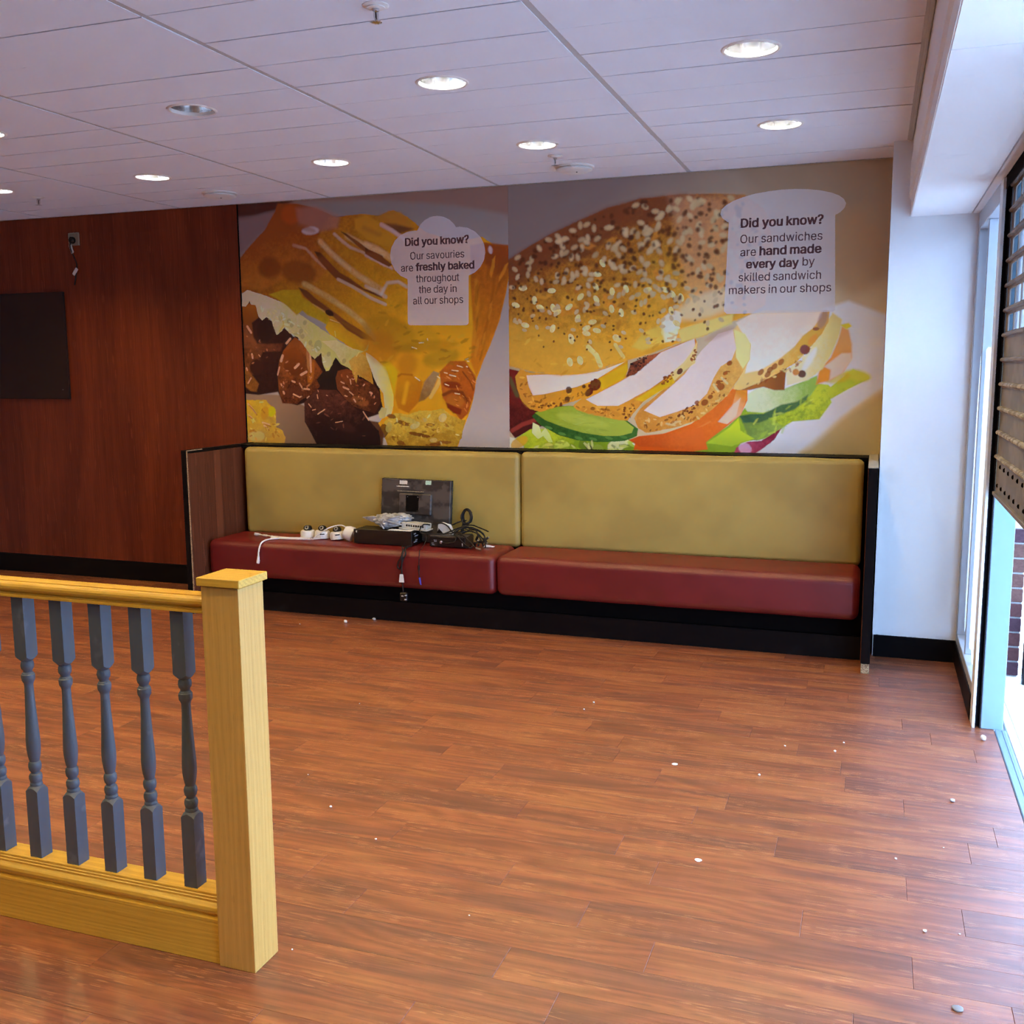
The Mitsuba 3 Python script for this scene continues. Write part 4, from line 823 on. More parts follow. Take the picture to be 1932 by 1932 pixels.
(2,[-144,1889,2477,1689,2568,-204,-169,-298],[146,129,122,246,222,167],[2,0,0.32,-0.42,0.45,0,1]),
(2,[1357,1728,2264,1706,2294,1009,2076,924,1845,1025],[160,131,102],[60,0,0,0,0,0,0.5]),
(2,[2234,1136,2220,1011,2171,920,2100,888,2025,925,1968,1020,1944,1149,1959,1275,2009,1364,2080,1394,2153,1356,2210,1262],[202,159,105],[70,0,0,0,0,0,0.6]),
(2,[1920,835,2055,878,2304,779,2318,442,2034,216,1762,-33,1690,-34,1397,-41,1266,258,1742,625],[250,250,242,250,250,250],[16,0,-0.45,-1.41,2.05,0,1]),
(2,[2320,407,2035,204,1808,-7,1883,-104,2341,-91],[227,199,132,199,174,115],[30,0,0.88,-2.48,-1.05,0,1]),
(2,[2024,502,2309,663,2319,430,2101,276,1878,43,1737,-9,1804,140],[250,250,250],[30,0,0,0,0,0,0.7]),
(2,[-16,512,104,485,201,247,257,154,159,126,38,64,-12,124],[103,22,22,67,15,15],[4,0,1.34,-3.2,1.34,0.6,1]),
(2,[81,164,169,193,179,192,186,184,185,174,177,167,94,140,24,99,13,98,5,104,3,115,10,123],[167,66,55],[6,0,0,0,0,0,0.6]),
(2,[66,345,67,334,60,326,49,326,41,333,-8,440,-8,450,-1,458,10,458,17,451],[79,95,57],[8,0,0,0,0,0,0.7]),
(2,[2,70,59,58,102,-2,87,-76,-13,-79],[248,242,215],[5,0,0,0,0,0,1]),
(2,[38,58,145,126,257,128,450,97,587,67,787,70,971,35,1227,39,1288,91,1279,-55,65,-84,102,12],[194,210,44,134,165,33],[4,4,2.74,-3.5,-0.22,0.8,1]),
(2,[122,69,123,50,109,29,84,9,54,-3,27,-4,10,6,9,25,23,47,49,67,79,78,106,79],[227,176,44],[5,3,0,0,0,0,0.85]),
(2,[409,11,402,-13,382,-30,354,-37,326,-31,306,-15,299,9,306,32,326,49,354,56,382,50,402,34],[227,238,99],[5,3,0,0,0,0,0.85]),
(2,[519,20,515,-10,505,-32,492,-40,478,-33,468,-11,464,18,468,48,478,70,492,78,505,71,515,49],[105,136,33],[5,3,0,0,0,0,0.85]),
(2,[789,62,787,40,767,18,735,0,699,-8,668,-4,652,11,654,32,674,55,707,73,743,81,773,77],[249,250,187],[5,3,0,0,0,0,0.85]),
(2,[931,27,918,16,888,11,849,13,810,23,783,36,775,51,788,62,818,67,857,64,896,55,922,41],[209,227,77],[5,3,0,0,0,0,0.85]),
(2,[492,-14,481,-31,451,-44,410,-49,368,-45,338,-34,326,-17,338,-1,368,12,409,17,451,14,481,2],[165,193,44],[5,3,0,0,0,0,0.85]),
(2,[296,22,296,8,285,-6,266,-17,245,-21,227,-17,217,-7,218,8,229,22,247,33,268,37,286,33],[235,235,110],[5,3,0,0,0,0,0.85]),
(2,[622,-24,607,-39,587,-45,567,-40,552,-26,546,-6,552,14,566,28,587,34,607,29,622,15,627,-5],[154,176,66],[5,3,0,0,0,0,0.85]),
(2,[748,-15,740,-28,718,-38,688,-43,658,-40,636,-31,627,-18,635,-4,658,6,688,10,718,7,740,-2],[226,235,121],[5,3,0,0,0,0,0.85]),
(2,[556,6,550,-2,539,-5,527,-3,516,3,510,12,510,21,516,28,526,31,539,29,549,23,555,15],[37,44,22],[5,3,0,0,0,0,0.85]),
(2,[236,-19,227,-36,204,-49,172,-54,140,-50,117,-39,109,-22,117,-5,141,8,172,13,204,9,227,-3],[209,226,66],[5,3,0,0,0,0,0.85]),
(2,[159,166,201,147,215,101,243,134,271,95,292,42,264,41,229,81,194,60,152,100],[246,250,177,228,244,122],[3,0,4.74,-5.1,-0.04,0,1]),
(2,[807,44,853,58,932,34,939,2,880,13,820,32],[249,250,209],[3,0,0,0,0,0,1]),
(2,[1177,-16,1270,82,1390,158,1455,219,1531,326,1660,353,1849,418,1962,405,1975,392,2095,495,2182,437,2075,379,1978,321,1985,302,1919,204,1768,189,1705,148,1616,87,1485,65,1433,-10],[213,231,56,148,184,45],[6,0,-1.63,-1.3,3.62,0.8,1]),
(2,[2193,443,2181,429,2153,422,2116,425,2081,436,2055,452,2048,470,2060,484,2088,490,2125,488,2160,476,2185,460],[236,236,68],[14,0,0,0,0,0,1]),
(2,[2083,457,2076,439,2052,423,2017,412,1980,410,1951,416,1938,431,1944,448,1968,465,2004,475,2041,478,2070,471],[236,213,34],[14,0,0,0,0,0,0.8]),
(2,[1482,179,1534,206,1665,194,1717,155,1654,101,1564,73,1510,106],[115,149,66,147,184,78],[8,0,5.33,-2.86,-7.6,0.7,1]),
(2,[1403,151,1455,206,1470,132,1550,86,1485,58,1419,37,1271,54],[217,237,44,186,217,55],[5,3,-1.55,-7.91,3.62,0,1]),
(2,[1446,30,1511,65,1590,73,1654,115,1705,148,1668,81,1604,27,1553,-8,1433,-10],[132,26,55,194,77,110],[4,4,-3.87,-2.87,6.82,0.6,1]),
(2,[1537,12,1526,-3,1509,-10,1489,-7,1471,4,1461,20,1461,38,1472,52,1489,59,1510,57,1527,46,1537,29],[248,198,226],[6,4,0,0,0,0,0.8]),
(2,[152,206,194,247,299,274,436,274,586,236,773,186,846,135,839,90,761,57,587,47,451,58,327,89,215,147],[31,82,26,62,116,44],[3,3,1.78,-0.32,-0.38,0.8,1]),
(2,[173,227,243,260,409,274,586,236,759,186,819,142,806,109,734,89,627,87,491,105,354,142,243,181],[143,167,44,167,187,67],[4,0,2.33,-0.5,-0.46,0.4,1]),
(2,[663,150,637,138,571,139,484,151,398,172,337,196,317,217,344,229,410,228,498,215,583,194,643,170],[185,201,78],[14,0,0,0,0,0,0.7]),
(2,[291,128,286,124,275,123,261,125,248,130,239,136,237,141,242,145,253,146,267,143,280,139,289,133],[93,144,66],[3,0,0,0,0,0,0.8]),
(2,[381,90,376,86,365,85,352,87,339,91,330,97,327,102,332,106,343,107,357,105,370,101,379,95],[93,144,66],[3,0,0,0,0,0,0.8]),
(2,[491,65,486,61,475,60,462,62,449,67,440,72,438,78,443,81,453,82,467,80,480,76,488,70],[93,144,66],[3,0,0,0,0,0,0.8]),
(2,[586,60,581,56,570,55,557,57,544,62,536,67,533,73,538,76,548,77,562,75,575,71,583,65],[93,143,66],[3,0,0,0,0,0,0.8]),
(2,[686,68,682,65,671,64,658,66,645,70,637,75,635,81,639,84,650,85,663,83,675,79,684,73],[93,144,66],[3,0,0,0,0,0,0.8]),
(2,[779,76,775,73,765,72,751,74,739,78,730,83,728,89,733,92,743,93,756,91,769,87,777,81],[93,144,66],[3,0,0,0,0,0,0.8]),
(2,[1491,339,1568,393,1711,379,1836,431,1898,457,1906,405,1864,340,1727,274,1598,240,1507,246,1479,286],[234,245,193,159,200,79],[6,0,3.6,0.71,-5.9,0.3,1]),
(2,[1461,219,1533,233,1599,234,1701,287,1789,307,1851,347,1846,314,1778,261,1677,221,1574,180,1482,179],[49,94,63,78,123,67],[7,3,2.67,0.85,-4.14,0.7,1]),
(2,[981,98,1173,169,1287,258,1353,312,1424,393,1503,379,1505,313,1468,226,1390,158,1284,75,1177,-16,813,-24,834,74],[230,100,22,250,134,44],[4,0,1.5,0.97,-1.55,0.4,1]),
(2,[1438,373,1503,373,1492,293,1468,226,1389,171,1335,184,1414,259],[250,157,45,250,209,169],[5,0,-3.43,-5.15,6.82,0,1]),
(2,[1335,184,1426,292,1465,326,1441,219,1389,171],[250,224,191],[6,0,0,0,0,0,0.8]),
(2,[1172,125,1286,188,1290,188,1292,186,1293,182,1291,180,1176,117,1025,53,1022,53,1019,55,1019,58,1022,61],[250,155,77],[4,0,0,0,0,0,0.6]),
(2,[787,64,853,90,983,105,1111,114,1237,153,1277,15,1177,0,984,22,853,26],[210,84,22,239,115,39],[5,0,3.05,0.42,-2.62,0.4,1]),
(2,[1894,405,1909,496,1969,560,2003,649,2024,737,2062,717,2083,635,2086,558,2046,482,1974,431],[250,162,46,250,185,104],[9,0,4.31,5.21,-11.22,0,1]),
(2,[1934,508,2030,584,2079,584,2087,546,2034,469,1968,431,1972,489],[250,226,196],[9,0,0,0,0,0,1]),
(2,[2012,744,2060,755,2079,736,2050,718],[244,225,47],[6,0,0,0,0,0,1]),
(2,[1720,490,1813,548,1873,651,1926,739,1972,814,2023,775,2014,693,1969,572,1928,496,1849,431,1729,399],[250,240,186,250,228,139],[7,4,6.4,-0.05,-11.58,0.6,1]),
(2,[1889,620,1893,605,1885,575,1868,538,1846,503,1826,480,1813,475,1809,490,1817,520,1835,558,1856,592,1876,615],[250,250,238],[10,0,0,0,0,0,0.8]),
(2,[1836,467,1833,456,1825,448,1814,445,1802,448,1793,456,1790,467,1793,478,1801,486,1812,489,1824,486,1832,478],[103,73,57],[5,0,0,0,0,0,1]),
(2,[1797,477,1794,467,1788,460,1778,458,1769,460,1762,467,1759,477,1761,487,1768,494,1777,497,1787,494,1794,487],[218,149,69],[6,0,0,0,0,0,1]),
(2,[1424,393,1527,465,1656,491,1726,510,1721,458,1717,373,1659,373,1594,392,1517,373,1438,373],[171,109,50,137,80,34],[5,0,5.68,1.33,-9.21,0,1]),
(2,[1403,723,1480,800,1582,837,1954,827,1950,764,1915,695,1843,606,1782,536,1720,497,1606,432,1464,373,1418,379,1456,446],[250,216,128,240,186,69],[4,3,5.15,0.66,-8.53,0.6,1]),
(2,[1428,769,1518,819,1917,822,1912,790,1864,728,1809,684,1767,626,1692,562,1642,530,1579,491,1488,472,1511,604,1469,703],[250,225,196,250,248,225],[7,0,-1,-4.04,4.81,0.4,1]),
(2,[1935,831,1945,819,1947,796,1942,768,1930,743,1915,726,1901,724,1891,736,1889,759,1895,787,1906,812,1921,828],[179,138,124],[10,0,0,0,0,0,0.7]),
(2,[1901,724,1899,719,1892,715,1883,714,1874,715,1867,719,1864,724,1866,729,1873,733,1882,734,1892,733,1899,729],[153,94,58],[4,0,0,0,0,0,1]),
(2,[1852,606,1849,592,1839,581,1825,578,1811,582,1801,592,1796,607,1800,621,1809,631,1823,635,1837,631,1848,620],[130,74,69],[5,0,0,0,0,0,1]),
(2,[1889,693,1892,683,1889,669,1879,653,1866,639,1852,633,1843,634,1840,644,1843,658,1853,674,1867,687,1880,694],[250,164,58],[8,0,0,0,0,0,0.8]),
(2,[1644,508,1648,501,1647,491,1641,482,1633,474,1624,472,1617,474,1613,481,1614,491,1619,500,1627,508,1637,510],[161,83,34],[4,0,0,0,0,0,0.85]),
(2,[1669,527,1673,520,1672,511,1667,501,1658,494,1649,491,1642,494,1638,500,1639,510,1644,520,1653,527,1662,530],[161,83,34],[4,0,0,0,0,0,0.85]),
(2,[1707,553,1710,546,1709,537,1704,527,1696,520,1687,517,1680,519,1676,526,1677,536,1682,546,1690,553,1699,556],[162,83,34],[4,0,0,0,0,0,0.85]),
(2,[1632,482,1635,475,1635,465,1629,455,1621,448,1612,445,1604,448,1601,455,1602,464,1607,474,1615,481,1624,484],[160,82,34],[4,0,0,0,0,0,0.85]),
(2,[1593,495,1596,488,1595,479,1590,469,1582,462,1573,459,1565,461,1561,468,1562,478,1568,488,1576,495,1585,498],[161,82,34],[4,0,0,0,0,0,0.85]),
(2,[853,255,1194,541,1313,633,1429,723,1516,643,1512,551,1462,459,1385,339,1307,265,1221,197,1105,154,981,125,897,110,847,137,818,199],[245,191,91,216,147,56],[3,4,-1.13,-1.06,2.21,0.6,1]),
(2,[1416,730,1482,702,1516,643,1512,551,1474,499,1433,565,1424,657],[250,240,151],[6,0,0,0,0,0,1]),
(2,[881,248,1127,467,1226,607,1324,705,1410,730,1432,618,1407,552,1342,513,1303,446,1265,352,1198,285,1090,243,980,208],[250,234,218,243,220,204],[4,0,1.35,2.15,-2.22,0.4,1]),
(2,[1427,743,1419,729,1390,708,1346,687,1300,670,1264,662,1247,666,1255,680,1285,701,1329,723,1375,740,1411,747],[195,152,129],[14,0,0,0,0,0,0.5]),
(2,[1409,541,1411,534,1408,526,1401,520,1393,518,1385,519,1380,524,1378,531,1381,538,1387,544,1395,547,1403,546],[148,71,27],[4,0,0,0,0,0,0.9]),
(2,[1367,406,1370,395,1365,383,1355,374,1343,370,1330,372,1322,379,1319,390,1323,402,1333,411,1346,415,1359,413],[146,70,27],[4,0,0,0,0,0,0.9]),
(2,[1343,427,1344,421,1342,414,1337,409,1329,407,1323,408,1318,412,1317,418,1319,425,1324,430,1331,432,1338,431],[146,70,27],[4,0,0,0,0,0,0.9]),
(2,[1272,310,1274,300,1270,290,1262,283,1251,279,1240,280,1233,287,1231,296,1234,306,1243,314,1254,318,1265,316],[144,70,27],[4,0,0,0,0,0,0.9]),
(2,[1299,340,1301,334,1298,327,1292,321,1284,318,1277,320,1272,324,1270,331,1273,338,1279,343,1287,346,1294,345],[145,70,27],[4,0,0,0,0,0,0.9]),
(2,[1218,306,1219,300,1217,293,1211,288,1204,285,1197,287,1192,291,1191,297,1193,303,1199,308,1206,311,1213,310],[144,70,27],[4,0,0,0,0,0,0.9]),
(2,[1381,479,1382,474,1380,468,1375,463,1368,461,1362,462,1358,466,1357,472,1359,477,1364,482,1370,484,1376,483],[147,71,27],[4,0,0,0,0,0,0.9]),
(2,[1110,225,1105,221,1099,222,1098,228,1105,230],[107,44,20],[1.6,0,0,0,0,0,0.9]),
(2,[1107,216,1100,208,1088,211,1088,221,1100,224],[107,44,20],[1.6,0,0,0,0,0,0.9]),
(2,[1187,256,1184,253,1179,254,1179,258,1184,259],[108,45,20],[1.6,0,0,0,0,0,0.9]),
(2,[1156,243,1151,238,1143,240,1143,246,1151,249],[108,45,20],[1.6,0,0,0,0,0,0.9]),
(2,[1142,247,1136,240,1126,243,1126,251,1136,254],[108,45,20],[1.6,0,0,0,0,0,0.9]),
(2,[1157,247,1151,241,1143,243,1142,251,1151,253],[108,45,20],[1.6,0,0,0,0,0,0.9]),
(2,[1170,236,1165,232,1159,233,1159,239,1165,241],[107,44,20],[1.6,0,0,0,0,0,0.9]),
(2,[1141,254,1138,250,1132,252,1132,256,1137,258],[108,45,20],[1.6,0,0,0,0,0,0.9]),
(2,[1107,223,1102,218,1095,220,1095,226,1102,228],[107,44,20],[1.6,0,0,0,0,0,0.9]),
(2,[1183,242,1176,234,1164,237,1164,247,1176,250],[108,45,20],[1.6,0,0,0,0,0,0.9]),
(2,[1219,283,1212,276,1201,279,1200,288,1212,291],[108,45,20],[1.6,0,0,0,0,0,0.9]),
(2,[1179,274,1176,270,1171,271,1171,276,1176,277],[108,45,20],[1.6,0,0,0,0,0,0.9]),
(2,[1130,247,1126,242,1118,243,1118,250,1125,251],[108,45,20],[1.6,0,0,0,0,0,0.9]),
(2,[1179,242,1175,236,1166,238,1166,245,1174,247],[108,45,20],[1.6,0,0,0,0,0,0.9]),
(2,[1168,237,1163,232,1155,234,1155,241,1163,243],[107,44,20],[1.6,0,0,0,0,0,0.9]),
(2,[1189,281,1185,276,1178,278,1178,283,1184,285],[108,45,20],[1.6,0,0,0,0,0,0.9]),
(2,[1164,233,1160,229,1154,230,1154,235,1160,237],[107,44,20],[1.6,0,0,0,0,0,0.9]),
(2,[1185,245,1182,241,1177,243,1176,247,1182,248],[108,45,20],[1.6,0,0,0,0,0,0.9]),
(2,[1129,226,1123,220,1113,222,1113,231,1123,233],[107,44,20],[1.6,0,0,0,0,0,0.9]),
(2,[1156,266,1150,260,1140,262,1140,270,1150,273],[108,45,20],[1.6,0,0,0,0,0,0.9]),
(2,[1135,217,1130,212,1123,214,1123,220,1130,222],[107,44,20],[1.6,0,0,0,0,0,0.9]),
(2,[1129,236,1125,231,1116,233,1116,239,1124,241],[107,44,20],[1.6,0,0,0,0,0,0.9]),
(2,[1200,264,1193,256,1181,259,1181,269,1193,272],[108,45,20],[1.6,0,0,0,0,0,0.9]),
(2,[1183,238,1177,231,1168,234,1168,242,1177,244],[107,44,20],[1.6,0,0,0,0,0,0.9]),
(2,[1151,260,1146,254,1136,256,1136,263,1145,266],[108,45,20],[1.6,0,0,0,0,0,0.9]),
(2,[1181,258,1177,253,1171,255,1171,260,1177,262],[108,45,20],[1.6,0,0,0,0,0,0.9]),
(2,[1387,472,1380,464,1368,467,1368,477,1379,480],[172,92,34],[1.6,0,0,0,0,0,0.9]),
(2,[1329,414,1325,410,1319,412,1319,417,1325,419],[171,91,34],[1.6,0,0,0,0,0,0.9]),
(2,[1353,425,1349,421,1343,422,1343,428,1349,429],[171,91,34],[1.6,0,0,0,0,0,0.9]),
(2,[1315,358,1311,354,1305,356,1305,361,1311,362],[170,91,34],[1.6,0,0,0,0,0,0.9]),
(2,[1369,473,1366,469,1360,470,1360,475,1365,477],[172,92,34],[1.6,0,0,0,0,0,0.9]),
(2,[1346,414,1341,409,1334,411,1334,418,1341,419],[171,91,34],[1.6,0,0,0,0,0,0.9]),
(2,[1400,483,1395,478,1387,480,1387,487,1395,488],[172,92,34],[1.6,0,0,0,0,0,0.9]),
(2,[1390,482,1383,474,1372,477,1372,486,1383,489],[172,92,34],[1.6,0,0,0,0,0,0.9]),
(2,[1361,426,1356,420,1347,422,1347,430,1356,432],[171,91,34],[1.6,0,0,0,0,0,0.9]),
(2,[1381,442,1377,437,1369,439,1369,445,1377,447],[172,91,34],[1.6,0,0,0,0,0,0.9]),
(2,[1303,353,1298,347,1289,349,1289,357,1297,359],[170,90,34],[1.6,0,0,0,0,0,0.9]),
(2,[1370,439,1365,433,1356,435,1356,442,1364,445],[172,91,34],[1.6,0,0,0,0,0,0.9]),
(2,[1311,364,1306,359,1299,361,1298,367,1306,369],[170,91,34],[1.6,0,0,0,0,0,0.9]),
(2,[1327,398,1321,392,1312,394,1312,402,1321,404],[171,91,34],[1.6,0,0,0,0,0,0.9]),
(2,[1346,427,1342,422,1335,424,1335,430,1342,432],[171,91,34],[1.6,0,0,0,0,0,0.9]),
(2,[1309,360,1305,356,1299,358,1299,363,1305,365],[170,91,34],[1.6,0,0,0,0,0,0.9]),
(2,[1338,370,1339,364,1336,360,1330,359,1325,362,1298,402,1297,407,1300,412,1305,413,1310,410],[250,235,171],[4,0,0,0,0,0,0.6]),
(2,[1389,418,1391,413,1389,407,1384,405,1379,407,1345,441,1342,446,1345,451,1350,453,1355,451],[250,236,171],[4,0,0,0,0,0,0.6]),
(2,[1103,189,1109,188,1112,183,1111,177,1106,174,1065,167,1059,168,1056,173,1057,179,1062,182],[250,230,167],[4,0,0,0,0,0,0.6]),
(2,[1078,168,1083,165,1085,160,1082,155,1077,153,1021,160,1016,162,1015,168,1017,173,1023,174],[250,230,167],[4,0,0,0,0,0,0.6]),
(2,[423,274,491,327,757,456,848,538,963,600,1102,654,1183,702,1203,646,1186,535,1130,504,1068,442,1005,385,876,303,779,186,720,186,559,217,450,248],[235,167,54,217,137,45],[3,4,1.56,1.01,-1.29,0.6,1]),
(2,[511,314,718,417,848,493,963,593,1102,648,1183,684,1191,622,1154,566,1105,492,1042,467,914,379,785,309,719,276,585,275,545,295],[250,238,220,245,225,206],[4,0,1.58,0.99,-1.22,0.4,1]),
(2,[824,315,1017,436,1067,461,1068,417,1005,379,876,303],[244,200,22],[8,0,0,0,0,0,0.9]),
(2,[1042,473,1117,535,1160,591,1202,665,1192,535,1130,492,1068,429],[250,226,138],[5,0,0,0,0,0,0.9]),
(2,[770,456,796,538,899,581,989,605,887,518,822,468],[87,39,27,173,92,57],[4,6,4.23,3.09,-4.85,0.9,1]),
(2,[880,520,876,516,870,518,870,523,876,524],[46,23,23],[1.6,0,0,0,0,0,0.9]),
(2,[884,570,879,565,870,567,870,574,879,576],[46,23,23],[1.6,0,0,0,0,0,0.9]),
(2,[844,559,840,555,834,557,834,562,840,563],[46,23,23],[1.6,0,0,0,0,0,0.9]),
(2,[868,535,862,529,852,531,852,539,862,542],[46,23,23],[1.6,0,0,0,0,0,0.9]),
(2,[838,519,832,512,821,515,821,524,832,526],[46,23,23],[1.6,0,0,0,0,0,0.9]),
(2,[860,517,856,513,849,515,849,520,856,522],[46,23,23],[1.6,0,0,0,0,0,0.9]),
(2,[814,531,809,525,800,528,800,535,809,537],[46,23,23],[1.6,0,0,0,0,0,0.9]),
(2,[860,522,856,518,850,519,850,524,856,526],[46,23,23],[1.6,0,0,0,0,0,0.9]),
(2,[849,522,845,518,840,520,840,524,845,526],[46,23,23],[1.6,0,0,0,0,0,0.9]),
(2,[904,581,900,577,895,579,895,583,900,585],[46,23,23],[1.6,0,0,0,0,0,0.9]),
(2,[883,553,878,547,868,550,868,557,877,560],[46,23,23],[1.6,0,0,0,0,0,0.9]),
(2,[854,543,849,537,840,539,840,546,849,548],[46,23,23],[1.6,0,0,0,0,0,0.9]),
(2,[897,566,892,560,883,562,883,569,892,572],[46,23,23],[1.6,0,0,0,0,0,0.9]),
(2,[885,559,879,552,869,555,869,563,879,566],[46,23,23],[1.6,0,0,0,0,0,0.9]),
(2,[877,582,874,579,870,580,870,584,874,585],[46,23,23],[1.6,0,0,0,0,0,0.9]),
(2,[801,494,797,489,789,491,789,497,797,499],[46,23,23],[1.6,0,0,0,0,0,0.9]),
(2,[860,567,854,560,844,563,844,571,854,573],[46,23,23],[1.6,0,0,0,0,0,0.9]),
(2,[843,531,840,527,835,529,835,533,839,534],[46,23,23],[1.6,0,0,0,0,0,0.9]),
(2,[886,544,879,537,868,540,868,549,879,552],[46,23,23],[1.6,0,0,0,0,0,0.9]),
(2,[807,531,802,525,793,527,793,534,802,537],[46,23,23],[1.6,0,0,0,0,0,0.9]),
(2,[810,532,803,524,792,527,792,536,803,539],[46,23,23],[1.6,0,0,0,0,0,0.9]),
(2,[888,580,885,577,880,578,880,583,885,584],[46,23,23],[1.6,0,0,0,0,0,0.9]),
(2,[805,260,799,253,788,256,788,264,799,267],[108,45,20],[1.6,0,0,0,0,0,0.9]),
(2,[807,242,802,236,793,239,793,246,802,248],[108,45,20],[1.6,0,0,0,0,0,0.9]),
(2,[764,227,760,223,753,224,753,230,760,232],[107,44,20],[1.6,0,0,0,0,0,0.9]),
(2,[766,242,760,236,750,238,750,246,760,249],[108,45,20],[1.6,0,0,0,0,0,0.9]),
(2,[762,224,756,217,747,220,747,227,756,230],[107,44,20],[1.6,0,0,0,0,0,0.9]),
(2,[827,260,822,255,815,257,815,263,822,265],[108,45,20],[1.6,0,0,0,0,0,0.9]),
(2,[803,274,800,271,795,272,795,276,800,277],[108,45,20],[1.6,0,0,0,0,0,0.9]),
(2,[770,263,764,257,754,259,754,267,763,270],[108,45,20],[1.6,0,0,0,0,0,0.9]),
(2,[768,257,765,254,760,255,760,259,765,261],[108,45,20],[1.6,0,0,0,0,0,0.9]),
(2,[812,257,808,253,802,255,802,260,808,261],[108,45,20],[1.6,0,0,0,0,0,0.9]),
(2,[763,266,759,262,753,263,753,268,759,270],[108,45,20],[1.6,0,0,0,0,0,0.9]),
(2,[766,252,760,246,750,248,750,256,760,259],[108,45,20],[1.6,0,0,0,0,0,0.9]),
(2,[808,258,804,254,798,255,798,260,804,262],[108,45,20],[1.6,0,0,0,0,0,0.9]),
(2,[776,205,770,199,760,201,760,209,770,212],[107,44,20],[1.6,0,0,0,0,0,0.9]),
(2,[771,201,766,195,758,197,758,204,766,206],[107,44,20],[1.6,0,0,0,0,0,0.9]),
(2,[778,204,775,201,770,202,770,206,775,208],[107,44,20],[1.6,0,0,0,0,0,0.9]),
(2,[777,204,771,198,761,200,760,208,771,211],[107,44,20],[1.6,0,0,0,0,0,0.9]),
(2,[797,222,792,216,785,218,785,225,792,227],[107,44,20],[1.6,0,0,0,0,0,0.9]),
(2,[1064,464,1059,459,1052,461,1052,467,1059,469],[137,68,22],[1.6,0,0,0,0,0,0.9]),
(2,[1009,451,1004,446,996,448,996,454,1004,456],[137,68,22],[1.6,0,0,0,0,0,0.9]),
(2,[1019,433,1015,428,1009,430,1009,435,1015,437],[137,68,22],[1.6,0,0,0,0,0,0.9]),
(2,[1003,413,996,406,986,409,986,417,996,419],[137,68,22],[1.6,0,0,0,0,0,0.9]),
(2,[1025,433,1021,428,1014,430,1014,435,1021,437],[137,68,22],[1.6,0,0,0,0,0,0.9]),
(2,[1040,460,1035,455,1028,457,1027,463,1035,465],[137,68,22],[1.6,0,0,0,0,0,0.9]),
(2,[1035,448,1029,442,1021,445,1021,452,1029,454],[137,68,22],[1.6,0,0,0,0,0,0.9]),
(2,[1044,460,1039,455,1031,457,1031,464,1039,466],[137,68,22],[1.6,0,0,0,0,0,0.9]),
(2,[1038,456,1033,451,1025,453,1025,459,1033,461],[137,68,22],[1.6,0,0,0,0,0,0.9]),
(2,[1017,454,1012,449,1005,451,1005,458,1012,460],[137,68,22],[1.6,0,0,0,0,0,0.9]),
(2,[1047,439,1042,434,1035,436,1035,442,1042,443],[137,68,22],[1.6,0,0,0,0,0,0.9]),
(2,[1012,419,1006,413,996,415,995,424,1006,426],[137,68,22],[1.6,0,0,0,0,0,0.9]),
(2,[1024,453,1019,447,1011,449,1010,456,1019,458],[137,68,22],[1.6,0,0,0,0,0,0.9]),
(2,[1035,428,1031,423,1025,425,1024,431,1031,433],[137,68,22],[1.6,0,0,0,0,0,0.9]),
(2,[1010,438,1005,433,998,435,998,441,1005,443],[137,68,22],[1.6,0,0,0,0,0,0.9]),
(2,[1018,447,1012,440,1001,443,1001,452,1012,454],[137,68,22],[1.6,0,0,0,0,0,0.9]),
(2,[1055,443,1050,438,1043,440,1043,446,1050,448],[137,68,22],[1.6,0,0,0,0,0,0.9]),
(2,[1010,411,1005,406,997,408,997,415,1005,417],[137,68,22],[1.6,0,0,0,0,0,0.9]),
(2,[1027,441,1024,437,1019,439,1018,443,1023,444],[137,68,22],[1.6,0,0,0,0,0,0.9]),
(2,[1014,446,1008,440,999,442,999,450,1008,452],[137,68,22],[1.6,0,0,0,0,0,0.9]),
(2,[1052,474,1049,470,1044,472,1044,476,1049,477],[138,69,23],[1.6,0,0,0,0,0,0.9]),
(2,[1030,421,1026,417,1020,419,1020,424,1026,425],[137,68,22],[1.6,0,0,0,0,0,0.9]),
(2,[1063,479,1056,472,1046,475,1046,483,1056,486],[138,69,23],[1.6,0,0,0,0,0,0.9]),
(2,[998,407,995,404,989,405,989,410,995,411],[137,68,22],[1.6,0,0,0,0,0,0.9]),
(2,[1033,424,1027,417,1017,420,1017,428,1027,430],[137,68,22],[1.6,0,0,0,0,0,0.9]),
(2,[1016,428,1012,424,1005,426,1005,431,1012,433],[137,68,22],[1.6,0,0,0,0,0,0.9]),
(2,[1204,599,1197,592,1187,595,1187,603,1197,606],[151,81,34],[1.6,0,0,0,0,0,0.9]),
(2,[1176,572,1173,569,1169,570,1169,574,1173,575],[150,81,34],[1.6,0,0,0,0,0,0.9]),
(2,[1175,554,1170,549,1163,551,1162,558,1170,559],[150,81,34],[1.6,0,0,0,0,0,0.9]),
(2,[1174,563,1169,557,1161,560,1161,566,1169,568],[150,81,34],[1.6,0,0,0,0,0,0.9]),
(2,[1193,607,1188,601,1179,604,1179,611,1187,613],[151,81,34],[1.6,0,0,0,0,0,0.9]),
(2,[1180,555,1173,548,1162,551,1162,560,1173,563],[150,81,34],[1.6,0,0,0,0,0,0.9]),
(2,[1177,547,1174,544,1169,545,1169,549,1174,550],[150,81,34],[1.6,0,0,0,0,0,0.9]),
(2,[1191,567,1187,563,1180,564,1180,570,1187,571],[150,81,34],[1.6,0,0,0,0,0,0.9]),
(2,[1191,555,1187,550,1180,552,1180,558,1187,560],[150,81,34],[1.6,0,0,0,0,0,0.9]),
(2,[1199,582,1192,575,1181,578,1181,587,1192,590],[151,81,34],[1.6,0,0,0,0,0,0.9]),
